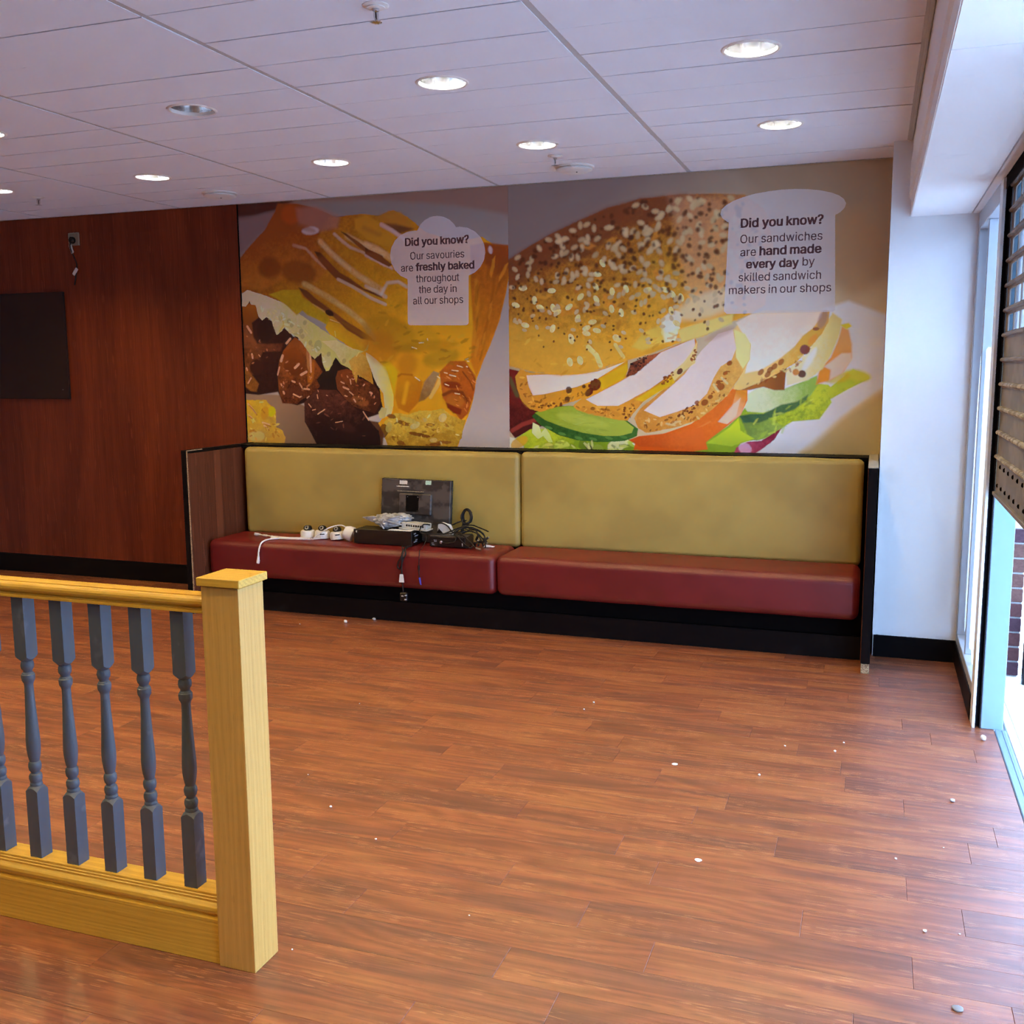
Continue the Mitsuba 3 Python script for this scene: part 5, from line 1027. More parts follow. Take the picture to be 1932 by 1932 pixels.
(2,[1194,559,1190,555,1183,557,1183,562,1190,564],[150,81,34],[1.6,0,0,0,0,0,0.9]),
(2,[1192,613,1188,609,1182,610,1182,616,1188,617],[151,81,34],[1.6,0,0,0,0,0,0.9]),
(2,[1179,557,1173,550,1163,553,1163,561,1173,563],[150,81,34],[1.6,0,0,0,0,0,0.9]),
(2,[1185,576,1180,571,1172,573,1171,580,1180,582],[151,81,34],[1.6,0,0,0,0,0,0.9]),
(2,[1188,574,1183,569,1176,571,1176,577,1183,579],[151,81,34],[1.6,0,0,0,0,0,0.9]),
(2,[1196,613,1191,607,1183,609,1183,616,1191,618],[151,81,34],[1.6,0,0,0,0,0,0.9]),
(2,[1194,556,1190,553,1185,554,1185,559,1190,560],[150,81,34],[1.6,0,0,0,0,0,0.9]),
(2,[1181,583,1177,580,1172,581,1172,585,1177,587],[151,81,34],[1.6,0,0,0,0,0,0.9]),
(2,[570,257,568,252,563,248,555,247,548,248,542,252,540,257,542,262,548,266,555,267,563,266,568,262],[56,27,18],[2,0,0,0,0,0,1]),
(2,[1110,476,1102,469,1093,467,1085,469,1081,476,1082,486,1087,495,1095,502,1104,505,1112,502,1116,495,1116,485],[103,64,46],[3,0,0,0,0,0,1]),
(2,[738,220,719,209,669,206,602,211,536,223,488,238,472,254,492,264,542,267,609,262,675,250,722,235],[213,135,45],[10,4,0,0,0,0,0.5]),
(2,[41,458,76,505,132,484,382,470,584,495,776,557,776,494,757,449,585,353,450,307,299,261,208,233,138,253,82,306,54,379],[223,155,50,235,166,34],[3,4,2.08,-0,-0.22,0.6,1]),
(2,[118,465,258,471,450,470,584,488,756,545,585,443,450,392,327,366,230,346,160,339,132,392],[250,231,206,250,238,213],[4,0,5.38,-4.77,1.25,0.3,1]),
(2,[598,443,776,538,776,494,751,443,612,372],[236,190,27],[6,0,0,0,0,0,0.9]),
(2,[151,365,161,316,159,277,143,258,118,264,92,294,70,340,60,389,63,428,78,447,103,440,129,410],[216,147,56],[12,5,0,0,0,0,0.5]),
(2,[418,372,415,361,408,353,399,350,389,353,382,361,380,372,382,383,389,392,399,395,408,392,415,383],[72,29,20],[3,3,0,0,0,0,0.9]),
(2,[405,308,400,299,391,295,382,295,374,300,370,309,372,319,378,328,386,332,396,332,403,327,407,318],[72,29,20],[3,3,0,0,0,0,0.9]),
(2,[509,395,508,389,503,385,497,383,491,385,487,389,485,395,487,401,491,405,497,407,503,405,508,401],[73,29,20],[3,3,0,0,0,0,0.9]),
(2,[597,384,581,372,562,369,546,375,536,389,536,408,546,426,562,438,581,441,597,434,607,420,607,402],[73,29,20],[3,3,0,0,0,0,0.9]),
(2,[274,274,273,270,269,268,264,267,259,268,256,270,255,273,256,277,259,279,264,280,269,279,273,277],[72,29,20],[3,3,0,0,0,0,0.9]),
(2,[547,347,534,336,520,332,510,335,505,344,507,358,516,372,529,383,542,387,553,384,558,375,555,361],[72,29,20],[3,3,0,0,0,0,0.9]),
(2,[583,377,578,371,570,373,570,380,578,382],[102,29,15],[1.6,0,0,0,0,0,0.9]),
(2,[561,374,557,370,551,371,551,376,557,378],[102,29,15],[1.6,0,0,0,0,0,0.9]),
(2,[542,388,539,385,534,386,534,390,539,392],[102,29,15],[1.6,0,0,0,0,0,0.9]),
(2,[550,380,543,373,532,376,532,385,543,387],[102,29,15],[1.6,0,0,0,0,0,0.9]),
(2,[574,391,568,385,558,387,558,395,568,398],[102,29,15],[1.6,0,0,0,0,0,0.9]),
(2,[557,428,552,421,542,424,542,431,552,434],[103,29,16],[1.6,0,0,0,0,0,0.9]),
(2,[551,419,547,414,539,416,539,422,547,423],[103,29,16],[1.6,0,0,0,0,0,0.9]),
(2,[586,438,581,433,573,435,573,441,581,443],[103,29,16],[1.6,0,0,0,0,0,0.9]),
(2,[603,392,596,384,584,387,584,397,596,400],[102,29,15],[1.6,0,0,0,0,0,0.9]),
(2,[556,355,549,348,537,350,537,360,549,363],[102,29,15],[1.6,0,0,0,0,0,0.9]),
(2,[579,438,572,430,560,433,560,442,572,445],[103,29,16],[1.6,0,0,0,0,0,0.9]),
(2,[558,367,551,359,540,362,540,371,551,374],[102,29,15],[1.6,0,0,0,0,0,0.9]),
(2,[601,401,597,397,590,399,589,404,597,406],[102,29,15],[1.6,0,0,0,0,0,0.9]),
(2,[538,398,533,392,525,394,525,401,533,403],[102,29,15],[1.6,0,0,0,0,0,0.9]),
(2,[547,400,540,392,529,395,529,404,540,407],[102,29,15],[1.6,0,0,0,0,0,0.9]),
(2,[549,349,543,343,533,345,533,353,543,356],[102,29,15],[1.6,0,0,0,0,0,0.9]),
(2,[574,393,569,387,559,389,559,397,569,399],[102,29,15],[1.6,0,0,0,0,0,0.9]),
(2,[568,425,565,421,560,423,560,427,565,428],[103,29,16],[1.6,0,0,0,0,0,0.9]),
(2,[575,380,569,373,558,375,558,384,569,387],[102,29,15],[1.6,0,0,0,0,0,0.9]),
(2,[559,373,554,368,547,370,547,376,554,378],[102,29,15],[1.6,0,0,0,0,0,0.9]),
(2,[542,403,535,397,525,399,525,408,535,410],[102,29,16],[1.6,0,0,0,0,0,0.9]),
(2,[527,348,524,345,519,346,519,350,524,351],[102,29,15],[1.6,0,0,0,0,0,0.9]),
(2,[545,383,540,378,533,380,533,386,540,387],[102,29,15],[1.6,0,0,0,0,0,0.9]),
(2,[538,393,533,388,526,389,526,396,533,398],[102,29,15],[1.6,0,0,0,0,0,0.9]),
(2,[551,368,547,364,541,366,541,371,547,372],[102,29,15],[1.6,0,0,0,0,0,0.9]),
(2,[586,424,580,418,571,420,571,427,580,430],[103,29,16],[1.6,0,0,0,0,0,0.9]),
(2,[288,276,282,270,273,272,273,280,282,282],[108,45,20],[1.6,0,0,0,0,0,0.9]),
(2,[282,285,278,280,271,282,271,287,278,289],[108,45,20],[1.6,0,0,0,0,0,0.9]),
(2,[312,264,309,261,303,262,303,267,309,268],[108,45,20],[1.6,0,0,0,0,0,0.9]),
(2,[357,276,350,268,338,271,338,281,350,284],[108,45,20],[1.6,0,0,0,0,0,0.9]),
(2,[357,283,350,276,339,278,339,287,350,290],[108,45,20],[1.6,0,0,0,0,0,0.9]),
(2,[221,274,216,269,209,271,209,276,216,278],[108,45,20],[1.6,0,0,0,0,0,0.9]),
(2,[356,290,350,284,341,286,341,293,350,296],[108,45,20],[1.6,0,0,0,0,0,0.9]),
(2,[325,271,319,265,309,267,309,275,319,278],[108,45,20],[1.6,0,0,0,0,0,0.9]),
(2,[228,262,222,255,212,258,212,265,222,268],[108,45,20],[1.6,0,0,0,0,0,0.9]),
(2,[209,264,203,258,194,260,194,268,203,270],[108,45,20],[1.6,0,0,0,0,0,0.9]),
(2,[311,288,303,280,292,283,292,292,303,295],[108,45,20],[1.6,0,0,0,0,0,0.9]),
(2,[273,268,268,263,262,265,262,270,269,272],[108,45,20],[1.6,0,0,0,0,0,0.9]),
(2,[350,273,347,270,342,271,342,275,347,277],[108,45,20],[1.6,0,0,0,0,0,0.9]),
(2,[237,275,230,268,219,270,219,279,230,282],[108,45,20],[1.6,0,0,0,0,0,0.9]),
(2,[-110,1147,17,1200,156,1277,293,1340,480,1412,638,1471,843,1514,1069,1524,1265,1518,1457,1500,1578,1411,1631,1198,1593,867,1475,798,1379,764,1232,693,1083,652,918,592,697,531,510,474,347,462,153,489,-16,530,-116,544],[151,83,35,250,184,52],[8,6,0.51,-1.29,1.44,0.35,1]),
(2,[-110,1147,17,1200,293,1340,638,1471,843,1514,1118,1523,1070,1416,691,1327,508,1186,211,1122,72,1037,-112,991],[127,66,38],[26,0,0,0,0,0.5,0.75]),
(2,[1019,1515,1458,1488,1602,1386,1631,1198,1593,867,1328,826,1128,953,1073,1247],[239,179,133],[40,0,0,0,0,0,0.45]),
(2,[-114,808,210,775,509,693,748,638,564,487,347,468,139,495,-116,557],[240,181,60],[24,0,0,0,0,0,0.7]),
(2,[992,784,1068,795,1094,745,1070,671,1006,660,980,722],[250,250,200],[6,5,0,0,0,0,1]),
(2,[1090,839,1104,815,1101,783,1082,750,1053,727,1021,718,995,727,981,751,985,783,1003,816,1033,839,1065,848],[250,250,226],[8,4,0,0,0,0,0.8]),
(2,[877,724,992,772,1006,660,866,611,801,637],[250,218,93],[12,5,0,0,0,0,0.7]),
(2,[1081,733,1280,790,1414,824,1403,763,1232,693,1108,658],[250,231,130],[10,0,0,0,0,0.5,0.8]),
(2,[1424,934,1415,892,1362,845,1280,807,1190,787,1116,791,1079,818,1089,861,1143,908,1227,946,1316,965,1388,960],[250,240,195],[26,0,0,0,0,0,0.6]),
(2,[587,600,591,595,618,531,618,519,610,511,598,511,590,519,564,580,512,630,508,641,512,652,523,656,533,652],[250,248,162],[4,0,0,0,0,0,0.7]),
(2,[758,581,760,573,755,566,747,564,740,568,687,645,685,653,689,661,698,662,705,658],[250,240,151],[4,0,0,0,0,0,0.6]),
(2,[960,669,952,659,933,651,930,656,946,668],[241,175,51],[4,2,0,0,0,0,0.5]),
(2,[670,689,654,689,634,700,637,706,659,699],[223,152,35],[4,2,0,0,0,0,0.5]),
(2,[146,665,124,653,85,653,84,664,122,672],[240,175,51],[4,2,0,0,0,0,0.5]),
(2,[595,626,587,612,567,599,562,605,579,622],[240,174,51],[4,2,0,0,0,0,0.5]),
(2,[228,512,207,518,182,540,189,548,217,530],[219,150,34],[4,2,0,0,0,0,0.5]),
(2,[1067,687,1049,678,1018,679,1017,688,1047,694],[223,152,35],[4,2,0,0,0,0,0.5]),
(2,[665,577,656,567,637,559,634,564,651,576],[220,150,34],[4,2,0,0,0,0,0.5]),
(2,[589,559,571,553,542,558,542,566,571,567],[250,204,81],[4,2,0,0,0,0,0.5]),
(2,[332,537,312,529,279,531,278,541,311,545],[250,203,80],[4,2,0,0,0,0,0.5]),
(2,[936,649,924,641,902,640,900,646,922,652],[250,205,81],[4,2,0,0,0,0,0.5]),
(2,[952,650,939,645,917,646,917,653,938,655],[240,175,51],[4,2,0,0,0,0,0.5]),
(2,[-43,809,-40,783,-55,745,-68,749,-61,788],[250,208,82],[4,2,0,0,0,0,0.5]),
(2,[433,546,426,535,409,526,405,531,420,543],[250,203,80],[4,2,0,0,0,0,0.5]),
(2,[181,708,158,696,119,694,117,705,155,714],[223,152,35],[4,2,0,0,0,0,0.5]),
(2,[465,575,442,570,407,579,409,589,445,587],[220,151,34],[4,2,0,0,0,0,0.5]),
(2,[909,705,894,700,869,703,869,711,894,712],[223,152,35],[4,2,0,0,0,0,0.5]),
(2,[351,704,344,694,326,686,323,691,338,702],[241,176,51],[4,2,0,0,0,0,0.5]),
(2,[459,548,446,540,421,539,420,546,444,552],[219,150,34],[4,2,0,0,0,0,0.5]),
(2,[397,499,383,478,349,460,342,469,371,494],[218,149,34],[4,2,0,0,0,0,0.5]),
(2,[1091,708,1078,697,1053,690,1050,698,1073,709],[223,152,35],[4,2,0,0,0,0,0.5]),
(2,[535,709,521,700,495,698,493,706,518,713],[242,176,51],[4,2,0,0,0,0,0.5]),
(2,[1072,703,1053,702,1025,714,1028,722,1057,716],[250,207,82],[4,2,0,0,0,0,0.5]),
(2,[753,577,745,565,725,556,721,561,738,575],[220,150,34],[4,2,0,0,0,0,0.5]),
(2,[85,680,62,675,27,682,29,693,64,691],[222,152,35],[4,2,0,0,0,0,0.5]),
(2,[358,519,345,511,322,509,321,516,343,522],[237,173,50],[4,2,0,0,0,0,0.5]),
(2,[237,684,218,678,187,683,188,692,218,693],[250,206,82],[4,2,0,0,0,0,0.5]),
(2,[516,548,504,525,472,501,463,510,490,539],[219,150,34],[4,2,0,0,0,0,0.5]),
(2,[148,704,140,680,112,654,102,662,124,693],[250,206,82],[4,2,0,0,0,0,0.5]),
(2,[523,653,511,645,488,642,487,649,508,656],[250,205,81],[4,2,0,0,0,0,0.5]),
(2,[612,527,595,525,571,532,572,540,598,537],[238,173,50],[4,2,0,0,0,0,0.5]),
(2,[423,538,400,525,360,522,358,534,397,544],[250,203,80],[4,2,0,0,0,0,0.5]),
(2,[327,726,307,723,278,733,280,742,310,737],[242,176,51],[4,2,0,0,0,0,0.5]),
(2,[510,577,491,567,458,566,457,576,489,582],[250,204,81],[4,2,0,0,0,0,0.5]),
(2,[976,659,963,638,930,619,923,629,952,653],[222,151,35],[4,2,0,0,0,0,0.5]),
(2,[188,575,184,562,169,546,163,550,175,568],[220,150,34],[4,2,0,0,0,0,0.5]),
(2,[961,690,945,675,911,667,907,677,938,691],[241,175,51],[4,2,0,0,0,0,0.5]),
(2,[457,883,405,879,346,920,362,949,430,926],[250,184,61],[9,2,0,0,0,0,0.5]),
(2,[506,994,519,963,502,920,479,925,481,971],[250,186,62],[9,2,0,0,0,0,0.5]),
(2,[292,964,253,936,184,943,182,975,249,987],[250,186,62],[9,2,0,0,0,0,0.5]),
(2,[321,838,301,828,269,835,270,850,302,852],[192,115,40],[9,2,0,0,0,0,0.5]),
(2,[715,881,678,867,625,886,629,911,685,909],[232,146,48],[9,2,0,0,0,0,0.5]),
(2,[560,1281,573,1254,561,1217,540,1221,540,1260],[164,90,38],[9,2,0,0,0,0,0.5]),
(2,[376,893,347,872,295,877,293,900,343,910],[250,183,61],[9,2,0,0,0,0,0.5]),
(2,[455,880,422,842,351,832,340,864,404,894],[230,145,48],[9,2,0,0,0,0,0.5]),
(2,[578,890,561,875,528,875,525,890,556,899],[146,80,34],[9,2,0,0,0,0,0.5]),
(2,[757,960,723,957,682,983,692,1003,738,989],[237,150,50],[9,2,0,0,0,0,0.5]),
(2,[550,1126,530,1095,479,1082,467,1105,511,1132],[246,155,51],[9,2,0,0,0,0,0.5]),
(2,[975,1183,992,1161,989,1124,970,1124,962,1160],[212,127,45],[9,2,0,0,0,0,0.5]),
(2,[643,828,646,800,624,770,607,778,618,814],[227,143,47],[9,2,0,0,0,0,0.5]),
(2,[556,981,533,971,498,981,500,997,536,998],[237,150,50],[9,2,0,0,0,0,0.5]),
(2,[1113,1116,1098,1101,1067,1100,1063,1115,1092,1125],[249,157,52],[9,2,0,0,0,0,0.5]),
(2,[557,1300,571,1264,551,1217,525,1224,529,1275],[165,90,38],[9,2,0,0,0,0,0.5]),
(2,[252,1043,268,1006,248,956,220,962,223,1016],[150,82,35],[9,2,0,0,0,0,0.5]),
(2,[615,1035,585,1043,561,1076,575,1089,609,1064],[242,153,51],[9,2,0,0,0,0,0.5]),
(2,[522,938,528,890,487,836,456,852,478,915],[195,117,41],[9,2,0,0,0,0,0.5]),
(2,[954,1323,957,1292,932,1260,913,1270,927,1309],[250,168,56],[9,2,0,0,0,0,0.5]),
(2,[353,878,307,871,251,902,263,929,325,915],[195,117,41],[9,2,0,0,0,0,0.5]),
(2,[416,1042,419,1012,393,979,374,989,388,1028],[201,120,42],[9,2,0,0,0,0,0.5]),
(2,[521,950,509,932,479,924,472,937,498,954],[148,81,34],[9,2,0,0,0,0,0.5]),
(2,[609,804,596,779,558,766,548,783,580,806],[142,78,33],[9,2,0,0,0,0,0.5]),
(2,[1046,927,1011,898,946,900,940,931,1003,948],[250,185,61],[9,2,0,0,0,0,0.5]),
(2,[942,933,898,915,834,935,838,966,905,965],[250,186,62],[9,2,0,0,0,0,0.5]),
(2,[570,1249,530,1229,467,1243,468,1273,532,1276],[250,165,55],[9,2,0,0,0,0,0.5]),
(2,[638,979,654,950,644,908,621,910,618,954],[235,148,49],[9,2,0,0,0,0,0.5]),
(2,[1028,912,1015,883,972,867,960,886,995,914],[250,184,61],[9,2,0,0,0,0,0.5]),
(2,[982,1012,944,1033,923,1087,948,1099,984,1053],[243,153,51],[9,2,0,0,0,0,0.5]),
(2,[727,805,736,776,718,739,698,745,703,786],[189,113,40],[9,2,0,0,0,0,0.5]),
(2,[657,845,614,822,546,838,548,870,617,874],[145,79,33],[9,2,0,0,0,0,0.5]),
(2,[701,1061,688,1040,654,1030,646,1045,675,1064],[152,84,35],[9,2,0,0,0,0,0.5]),
(2,[703,1292,687,1269,647,1260,638,1278,673,1298],[250,167,55],[9,2,0,0,0,0,0.5]),
(2,[1041,1123,1033,1089,992,1062,975,1080,1005,1118],[250,195,65],[9,2,0,0,0,0,0.5]),
(2,[731,941,749,919,748,882,729,880,718,916],[196,118,41],[9,2,0,0,0,0,0.5]),
(2,[681,925,694,901,685,865,666,867,663,905],[232,146,48],[9,2,0,0,0,0,0.5]),
(2,[1037,930,1066,891,1061,826,1028,825,1013,889],[195,117,41],[9,2,0,0,0,0,0.5]),
(2,[497,1024,485,990,440,968,424,987,460,1022],[200,120,42],[9,2,0,0,0,0,0.5]),
(2,[783,867,751,859,708,879,715,900,761,892],[146,80,34],[9,2,0,0,0,0,0.5]),
(2,[421,657,408,661,398,674,395,693,399,708,410,716,423,712,433,698,436,680,432,665],[250,250,175,241,206,117],[1.5,0,0,0,0.5,0.8,1]),
(2,[732,673,721,666,705,668,688,677,679,691,679,703,690,710,707,708,723,699,733,686],[250,250,176,241,206,117],[1.5,0,0,0,0.5,0.8,1]),
(2,[412,518,399,522,389,536,385,554,390,570,401,577,413,573,423,560,427,542,422,526],[250,247,173,238,203,115],[1.5,0,0,0,0.5,0.8,1]),
(2,[480,528,467,531,456,543,451,561,454,577,464,586,477,583,488,570,493,553,490,537],[250,248,173,238,204,115],[1.5,0,0,0,0.5,0.8,1]),
(2,[579,796,574,785,558,777,539,777,525,784,524,795,535,805,553,809,571,805],[250,245,178,245,209,119],[2.2,0,0,0,0.5,0.8,1]),
(2,[606,733,598,724,580,723,562,729,552,740,554,751,568,756,587,754,602,745],[250,242,176,242,207,117],[2.2,0,0,0,0.5,0.8,1]),
(2,[539,764,536,752,523,741,504,737,489,742,485,752,494,764,511,772,529,772],[250,243,177,243,207,118],[2.2,0,0,0,0.5,0.8,1]),
(2,[539,713,529,706,511,706,494,714,485,727,489,737,504,741,523,736,537,725],[250,242,176,242,207,117],[2.2,0,0,0,0.5,0.8,1]),
(2,[283,731,274,741,274,758,283,775,296,783,308,778,312,764,307,746,296,733],[250,243,177,243,207,118],[2.2,0,0,0,0.5,0.8,1]),
(2,[445,790,437,800,437,817,446,833,459,841,470,837,474,823,470,805,458,792],[250,247,179,247,211,119],[2.2,0,0,0,0.5,0.8,1]),
(2,[677,842,665,847,657,861,655,879,662,892,673,894,684,884,690,866,687,850],[250,250,182,250,214,121],[2.2,0,0,0,0.5,0.8,1]),
(2,[738,817,726,822,717,837,716,855,722,868,734,869,745,859,750,841,747,825],[250,249,181,249,212,121],[2.2,0,0,0,0.5,0.8,1]),
(2,[421,904,423,892,414,877,398,867,382,867,375,876,378,890,392,903,409,908],[250,250,183,250,214,122],[2.2,0,0,0,0.5,0.8,1]),
(2,[303,857,291,861,280,875,277,894,283,907,295,910,307,900,314,883,312,866],[250,250,182,250,214,121],[2.2,0,0,0,0.5,0.8,1]),
(2,[349,870,349,857,337,845,319,837,304,839,298,849,304,863,320,873,338,876],[250,249,181,249,213,121],[2.2,0,0,0,0.5,0.8,1]),
(2,[237,877,226,870,208,872,191,882,183,895,188,906,204,908,222,902,236,889],[250,250,182,250,214,121],[2.2,0,0,0,0.5,0.8,1]),
(2,[75,898,65,890,46,891,28,900,19,912,23,923,39,927,58,922,73,910],[250,250,183,250,215,122],[2.2,0,0,0,0.5,0.8,1]),
(2,[172,907,161,914,155,930,157,949,166,960,179,960,188,948,190,929,184,913],[250,250,185,250,217,123],[2.2,0,0,0,0.5,0.8,1]),
(2,[677,946,666,951,658,967,659,985,666,997,678,997,688,986,692,969,687,953],[250,250,187,250,219,124],[2.2,0,0,0,0.5,0.8,1]),
(2,[921,983,918,971,904,963,886,960,872,966,869,977,878,987,895,993,912,991],[250,250,188,250,220,125],[2.2,0,0,0,0.5,0.8,1]),
(2,[771,962,759,964,748,978,743,995,747,1009,758,1012,770,1004,779,987,779,971],[250,250,188,250,220,125],[2.2,0,0,0,0.5,0.8,1]),
(2,[585,981,573,982,559,993,551,1010,553,1024,563,1029,577,1023,588,1008,592,991],[250,250,188,250,221,125],[2.2,0,0,0,0.5,0.8,1]),
(2,[492,966,496,955,490,939,476,927,461,924,452,931,453,946,463,961,479,969],[250,250,185,250,218,123],[2.2,0,0,0,0.5,0.8,1]),
(2,[1046,822,1034,826,1026,841,1024,858,1030,871,1041,873,1052,862,1057,845,1055,829],[250,250,182,250,213,121],[2.2,0,0,0,0.5,0.8,1]),
(2,[1061,921,1049,921,1036,932,1029,949,1030,963,1040,968,1053,962,1064,947,1067,931],[250,250,186,250,219,124],[2.2,0,0,0,0.5,0.8,1]),
(2,[1110,901,1098,903,1087,916,1082,933,1086,947,1096,950,1108,942,1117,926,1117,909],[250,250,185,250,218,123],[2.2,0,0,0,0.5,0.8,1]),
(2,[608,1074,599,1065,582,1063,564,1068,553,1079,555,1090,569,1096,588,1094,603,1085],[250,250,192,250,226,128],[2.2,0,0,0,0.5,0.8,1]),
(2,[627,1121,614,1121,601,1133,593,1149,595,1164,605,1169,619,1162,630,1147,633,1131],[250,250,197,250,232,131],[2.2,0,0,0,0.5,0.8,1]),
(2,[429,674,416,675,403,686,395,703,396,718,407,723,421,717,432,702,436,685],[250,241,176,241,206,117],[2.2,0,0,0,0.5,0.8,1]),
(2,[728,676,716,672,700,678,687,691,683,706,690,714,706,713,721,702,730,688],[250,241,176,241,206,117],[2.2,0,0,0,0.5,0.8,1]),
(2,[139,773,130,765,111,764,93,771,82,783,86,794,101,799,121,796,136,785],[250,244,177,244,208,118],[2.2,0,0,0,0.5,0.8,1]),
(2,[315,989,309,979,292,974,272,976,259,985,259,997,272,1005,292,1006,309,1000],[250,250,187,250,220,125],[2.2,0,0,0,0.5,0.8,1]),
(2,[126,1010,119,1000,101,995,81,997,68,1006,68,1018,81,1026,101,1027,119,1021],[250,250,188,250,221,125],[2.2,0,0,0,0.5,0.8,1]),
(2,[1096,757,1085,753,1068,757,1055,769,1050,783,1056,792,1070,792,1086,783,1096,769],[250,245,178,245,209,119],[2.2,0,0,0,0.5,0.8,1]),
(2,[589,905,576,906,563,917,555,934,556,948,566,954,580,947,592,932,595,916],[250,250,185,250,217,123],[2.2,0,0,0,0.5,0.8,1]),
(2,[1024,960,1014,954,997,958,982,969,976,982,982,991,996,992,1013,984,1024,972],[250,250,188,250,220,125],[2.2,0,0,0,0.5,0.8,1]),
(2,[899,146,887,155,883,175,892,178,902,160],[122,62,26],[2,2,0,0,0,0,0.7]),
(2,[1388,342,1384,336,1373,333,1371,337,1380,343],[250,215,136],[2,2,0,0,0,0,0.7]),
(2,[1346,329,1348,320,1342,309,1336,311,1339,324],[250,215,136],[2,2,0,0,0,0,0.7]),
(2,[1368,353,1373,345,1370,331,1364,331,1362,345],[124,63,27],[2,2,0,0,0,0,0.7]),
(2,[922,185,909,178,888,181,889,191,909,193],[250,212,134],[2,2,0,0,0,0,0.7]),
(2,[1161,214,1161,202,1150,189,1143,193,1150,209],[123,62,26],[2,2,0,0,0,0,0.7]),
(2,[910,206,920,195,920,174,910,172,904,192],[250,212,134],[2,2,0,0,0,0,0.7]),
(2,[1134,196,1120,202,1110,220,1118,226,1133,211],[250,213,134],[2,2,0,0,0,0,0.7]),
(2,[1259,265,1267,260,1271,247,1265,245,1258,256],[250,214,135],[2,2,0,0,0,0,0.7]),
(2,[1347,312,1336,302,1316,301,1314,310,1333,317],[250,215,135],[2,2,0,0,0,0,0.7]),
(2,[1224,194,1212,198,1203,213,1209,218,1222,206],[250,213,134],[2,2,0,0,0,0,0.7]),
(2,[901,134,894,143,894,159,902,160,906,145],[122,62,26],[2,2,0,0,0,0,0.7]),
(2,[1037,199,1030,187,1011,182,1007,190,1024,200],[123,62,26],[2,2,0,0,0,0,0.7]),
(2,[1262,235,1250,227,1229,229,1228,238,1249,243],[250,213,134],[2,2,0,0,0,0,0.7]),
(2,[884,163,891,155,891,141,884,140,880,153],[167,89,33],[2,2,0,0,0,0,0.7]),
(2,[982,173,978,161,963,151,958,157,969,171],[122,62,26],[2,2,0,0,0,0,0.7]),
(2,[1174,205,1177,195,1172,181,1165,183,1166,198],[168,89,33],[2,2,0,0,0,0,0.7]),
(2,[1061,205,1050,198,1032,202,1033,210,1050,212],[123,62,26],[2,2,0,0,0,0,0.7]),
(2,[1117,219,1115,212,1105,207,1102,211,1110,219],[250,213,134],[2,2,0,0,0,0,0.7]),
(2,[1283,283,1280,276,1271,271,1268,275,1275,282],[124,63,27],[2,2,0,0,0,0,0.7]),
(2,[972,136,967,128,956,124,953,130,963,137],[167,89,33],[2,2,0,0,0,0,0.7]),
(2,[1201,212,1198,200,1183,189,1177,195,1188,209],[168,89,33],[2,2,0,0,0,0,0.7]),
(2,[1087,203,1087,196,1081,187,1077,189,1080,199],[123,62,26],[2,2,0,0,0,0,0.7]),
(2,[1119,185,1120,176,1112,167,1107,169,1112,181],[219,152,55],[2,2,0,0,0,0,0.7]),
(2,[1301,297,1306,289,1304,277,1298,277,1296,290],[124,63,27],[2,2,0,0,0,0,0.7]),
(2,[1073,187,1067,174,1048,166,1043,174,1059,187],[167,89,33],[2,2,0,0,0,0,0.7]),
(2,[1285,293,1286,285,1280,276,1276,278,1279,289],[250,214,135],[2,2,0,0,0,0,0.7]),
(2,[1340,296,1331,286,1312,282,1309,291,1327,300],[221,153,56],[2,2,0,0,0,0,0.7]),
(2,[1314,285,1302,282,1287,290,1290,297,1306,294],[221,153,56],[2,2,0,0,0,0,0.7]),
(2,[962,192,953,188,940,192,941,198,954,198],[250,212,134],[2,2,0,0,0,0,0.7]),
(2,[1333,297,1325,288,1309,284,1306,292,1321,300],[169,90,33],[2,2,0,0,0,0,0.7]),
(2,[1345,352,1347,343,1341,332,1335,334,1338,346],[170,90,34],[2,2,0,0,0,0,0.7]),
(2,[1029,162,1021,150,1001,144,997,153,1014,164],[218,151,55],[2,2,0,0,0,0,0.7]),
(2,[1350,317,1350,309,1342,300,1337,303,1342,314],[221,154,56],[2,2,0,0,0,0,0.7]),
(2,[1137,209,1137,201,1131,193,1127,195,1130,205],[123,62,26],[2,2,0,0,0,0,0.7]),
(2,[1038,173,1031,184,1034,202,1042,202,1045,184],[219,152,55],[2,2,0,0,0,0,0.7]),
(2,[1370,346,1366,340,1357,337,1355,341,1363,347],[170,90,34],[2,2,0,0,0,0,0.7]),
(2,[976,154,969,144,953,139,950,146,964,155],[218,151,55],[2,2,0,0,0,0,0.7]),
(2,[994,185,1000,172,995,153,985,154,985,174],[250,212,134],[2,2,0,0,0,0,0.7]),
(2,[1090,179,1103,179,1117,167,1112,160,1096,167],[250,212,134],[2,2,0,0,0,0,0.7]),
(2,[1104,178,1099,164,1081,154,1075,162,1089,176],[219,151,55],[2,2,0,0,0,0,0.7]),
(2,[899,164,888,163,876,170,879,176,893,172],[250,212,134],[2,2,0,0,0,0,0.7]),
(2,[926,134,927,128,922,119,918,121,921,130],[122,62,26],[2,2,0,0,0,0,0.7]),
(2,[929,193,934,181,929,165,921,166,921,183],[219,152,55],[2,2,0,0,0,0,0.7]),
(2,[344,328,344,320,336,311,332,313,336,324],[170,97,29],[2,2,0,0,0,0,0.65]),
(2,[219,293,216,284,204,278,201,282,210,291],[250,198,79],[2,2,0,0,0,0,0.65]),
(2,[193,293,179,293,164,303,168,309,185,304],[124,56,22],[2,2,0,0,0,0,0.65]),
(2,[128,428,125,415,111,403,104,408,115,424],[171,98,29],[2,2,0,0,0,0,0.65]),
(2,[260,292,256,279,240,267,234,273,246,288],[124,56,22],[2,2,0,0,0,0,0.65]),
(2,[241,346,246,338,245,324,239,324,237,338],[124,56,22],[2,2,0,0,0,0,0.65]),
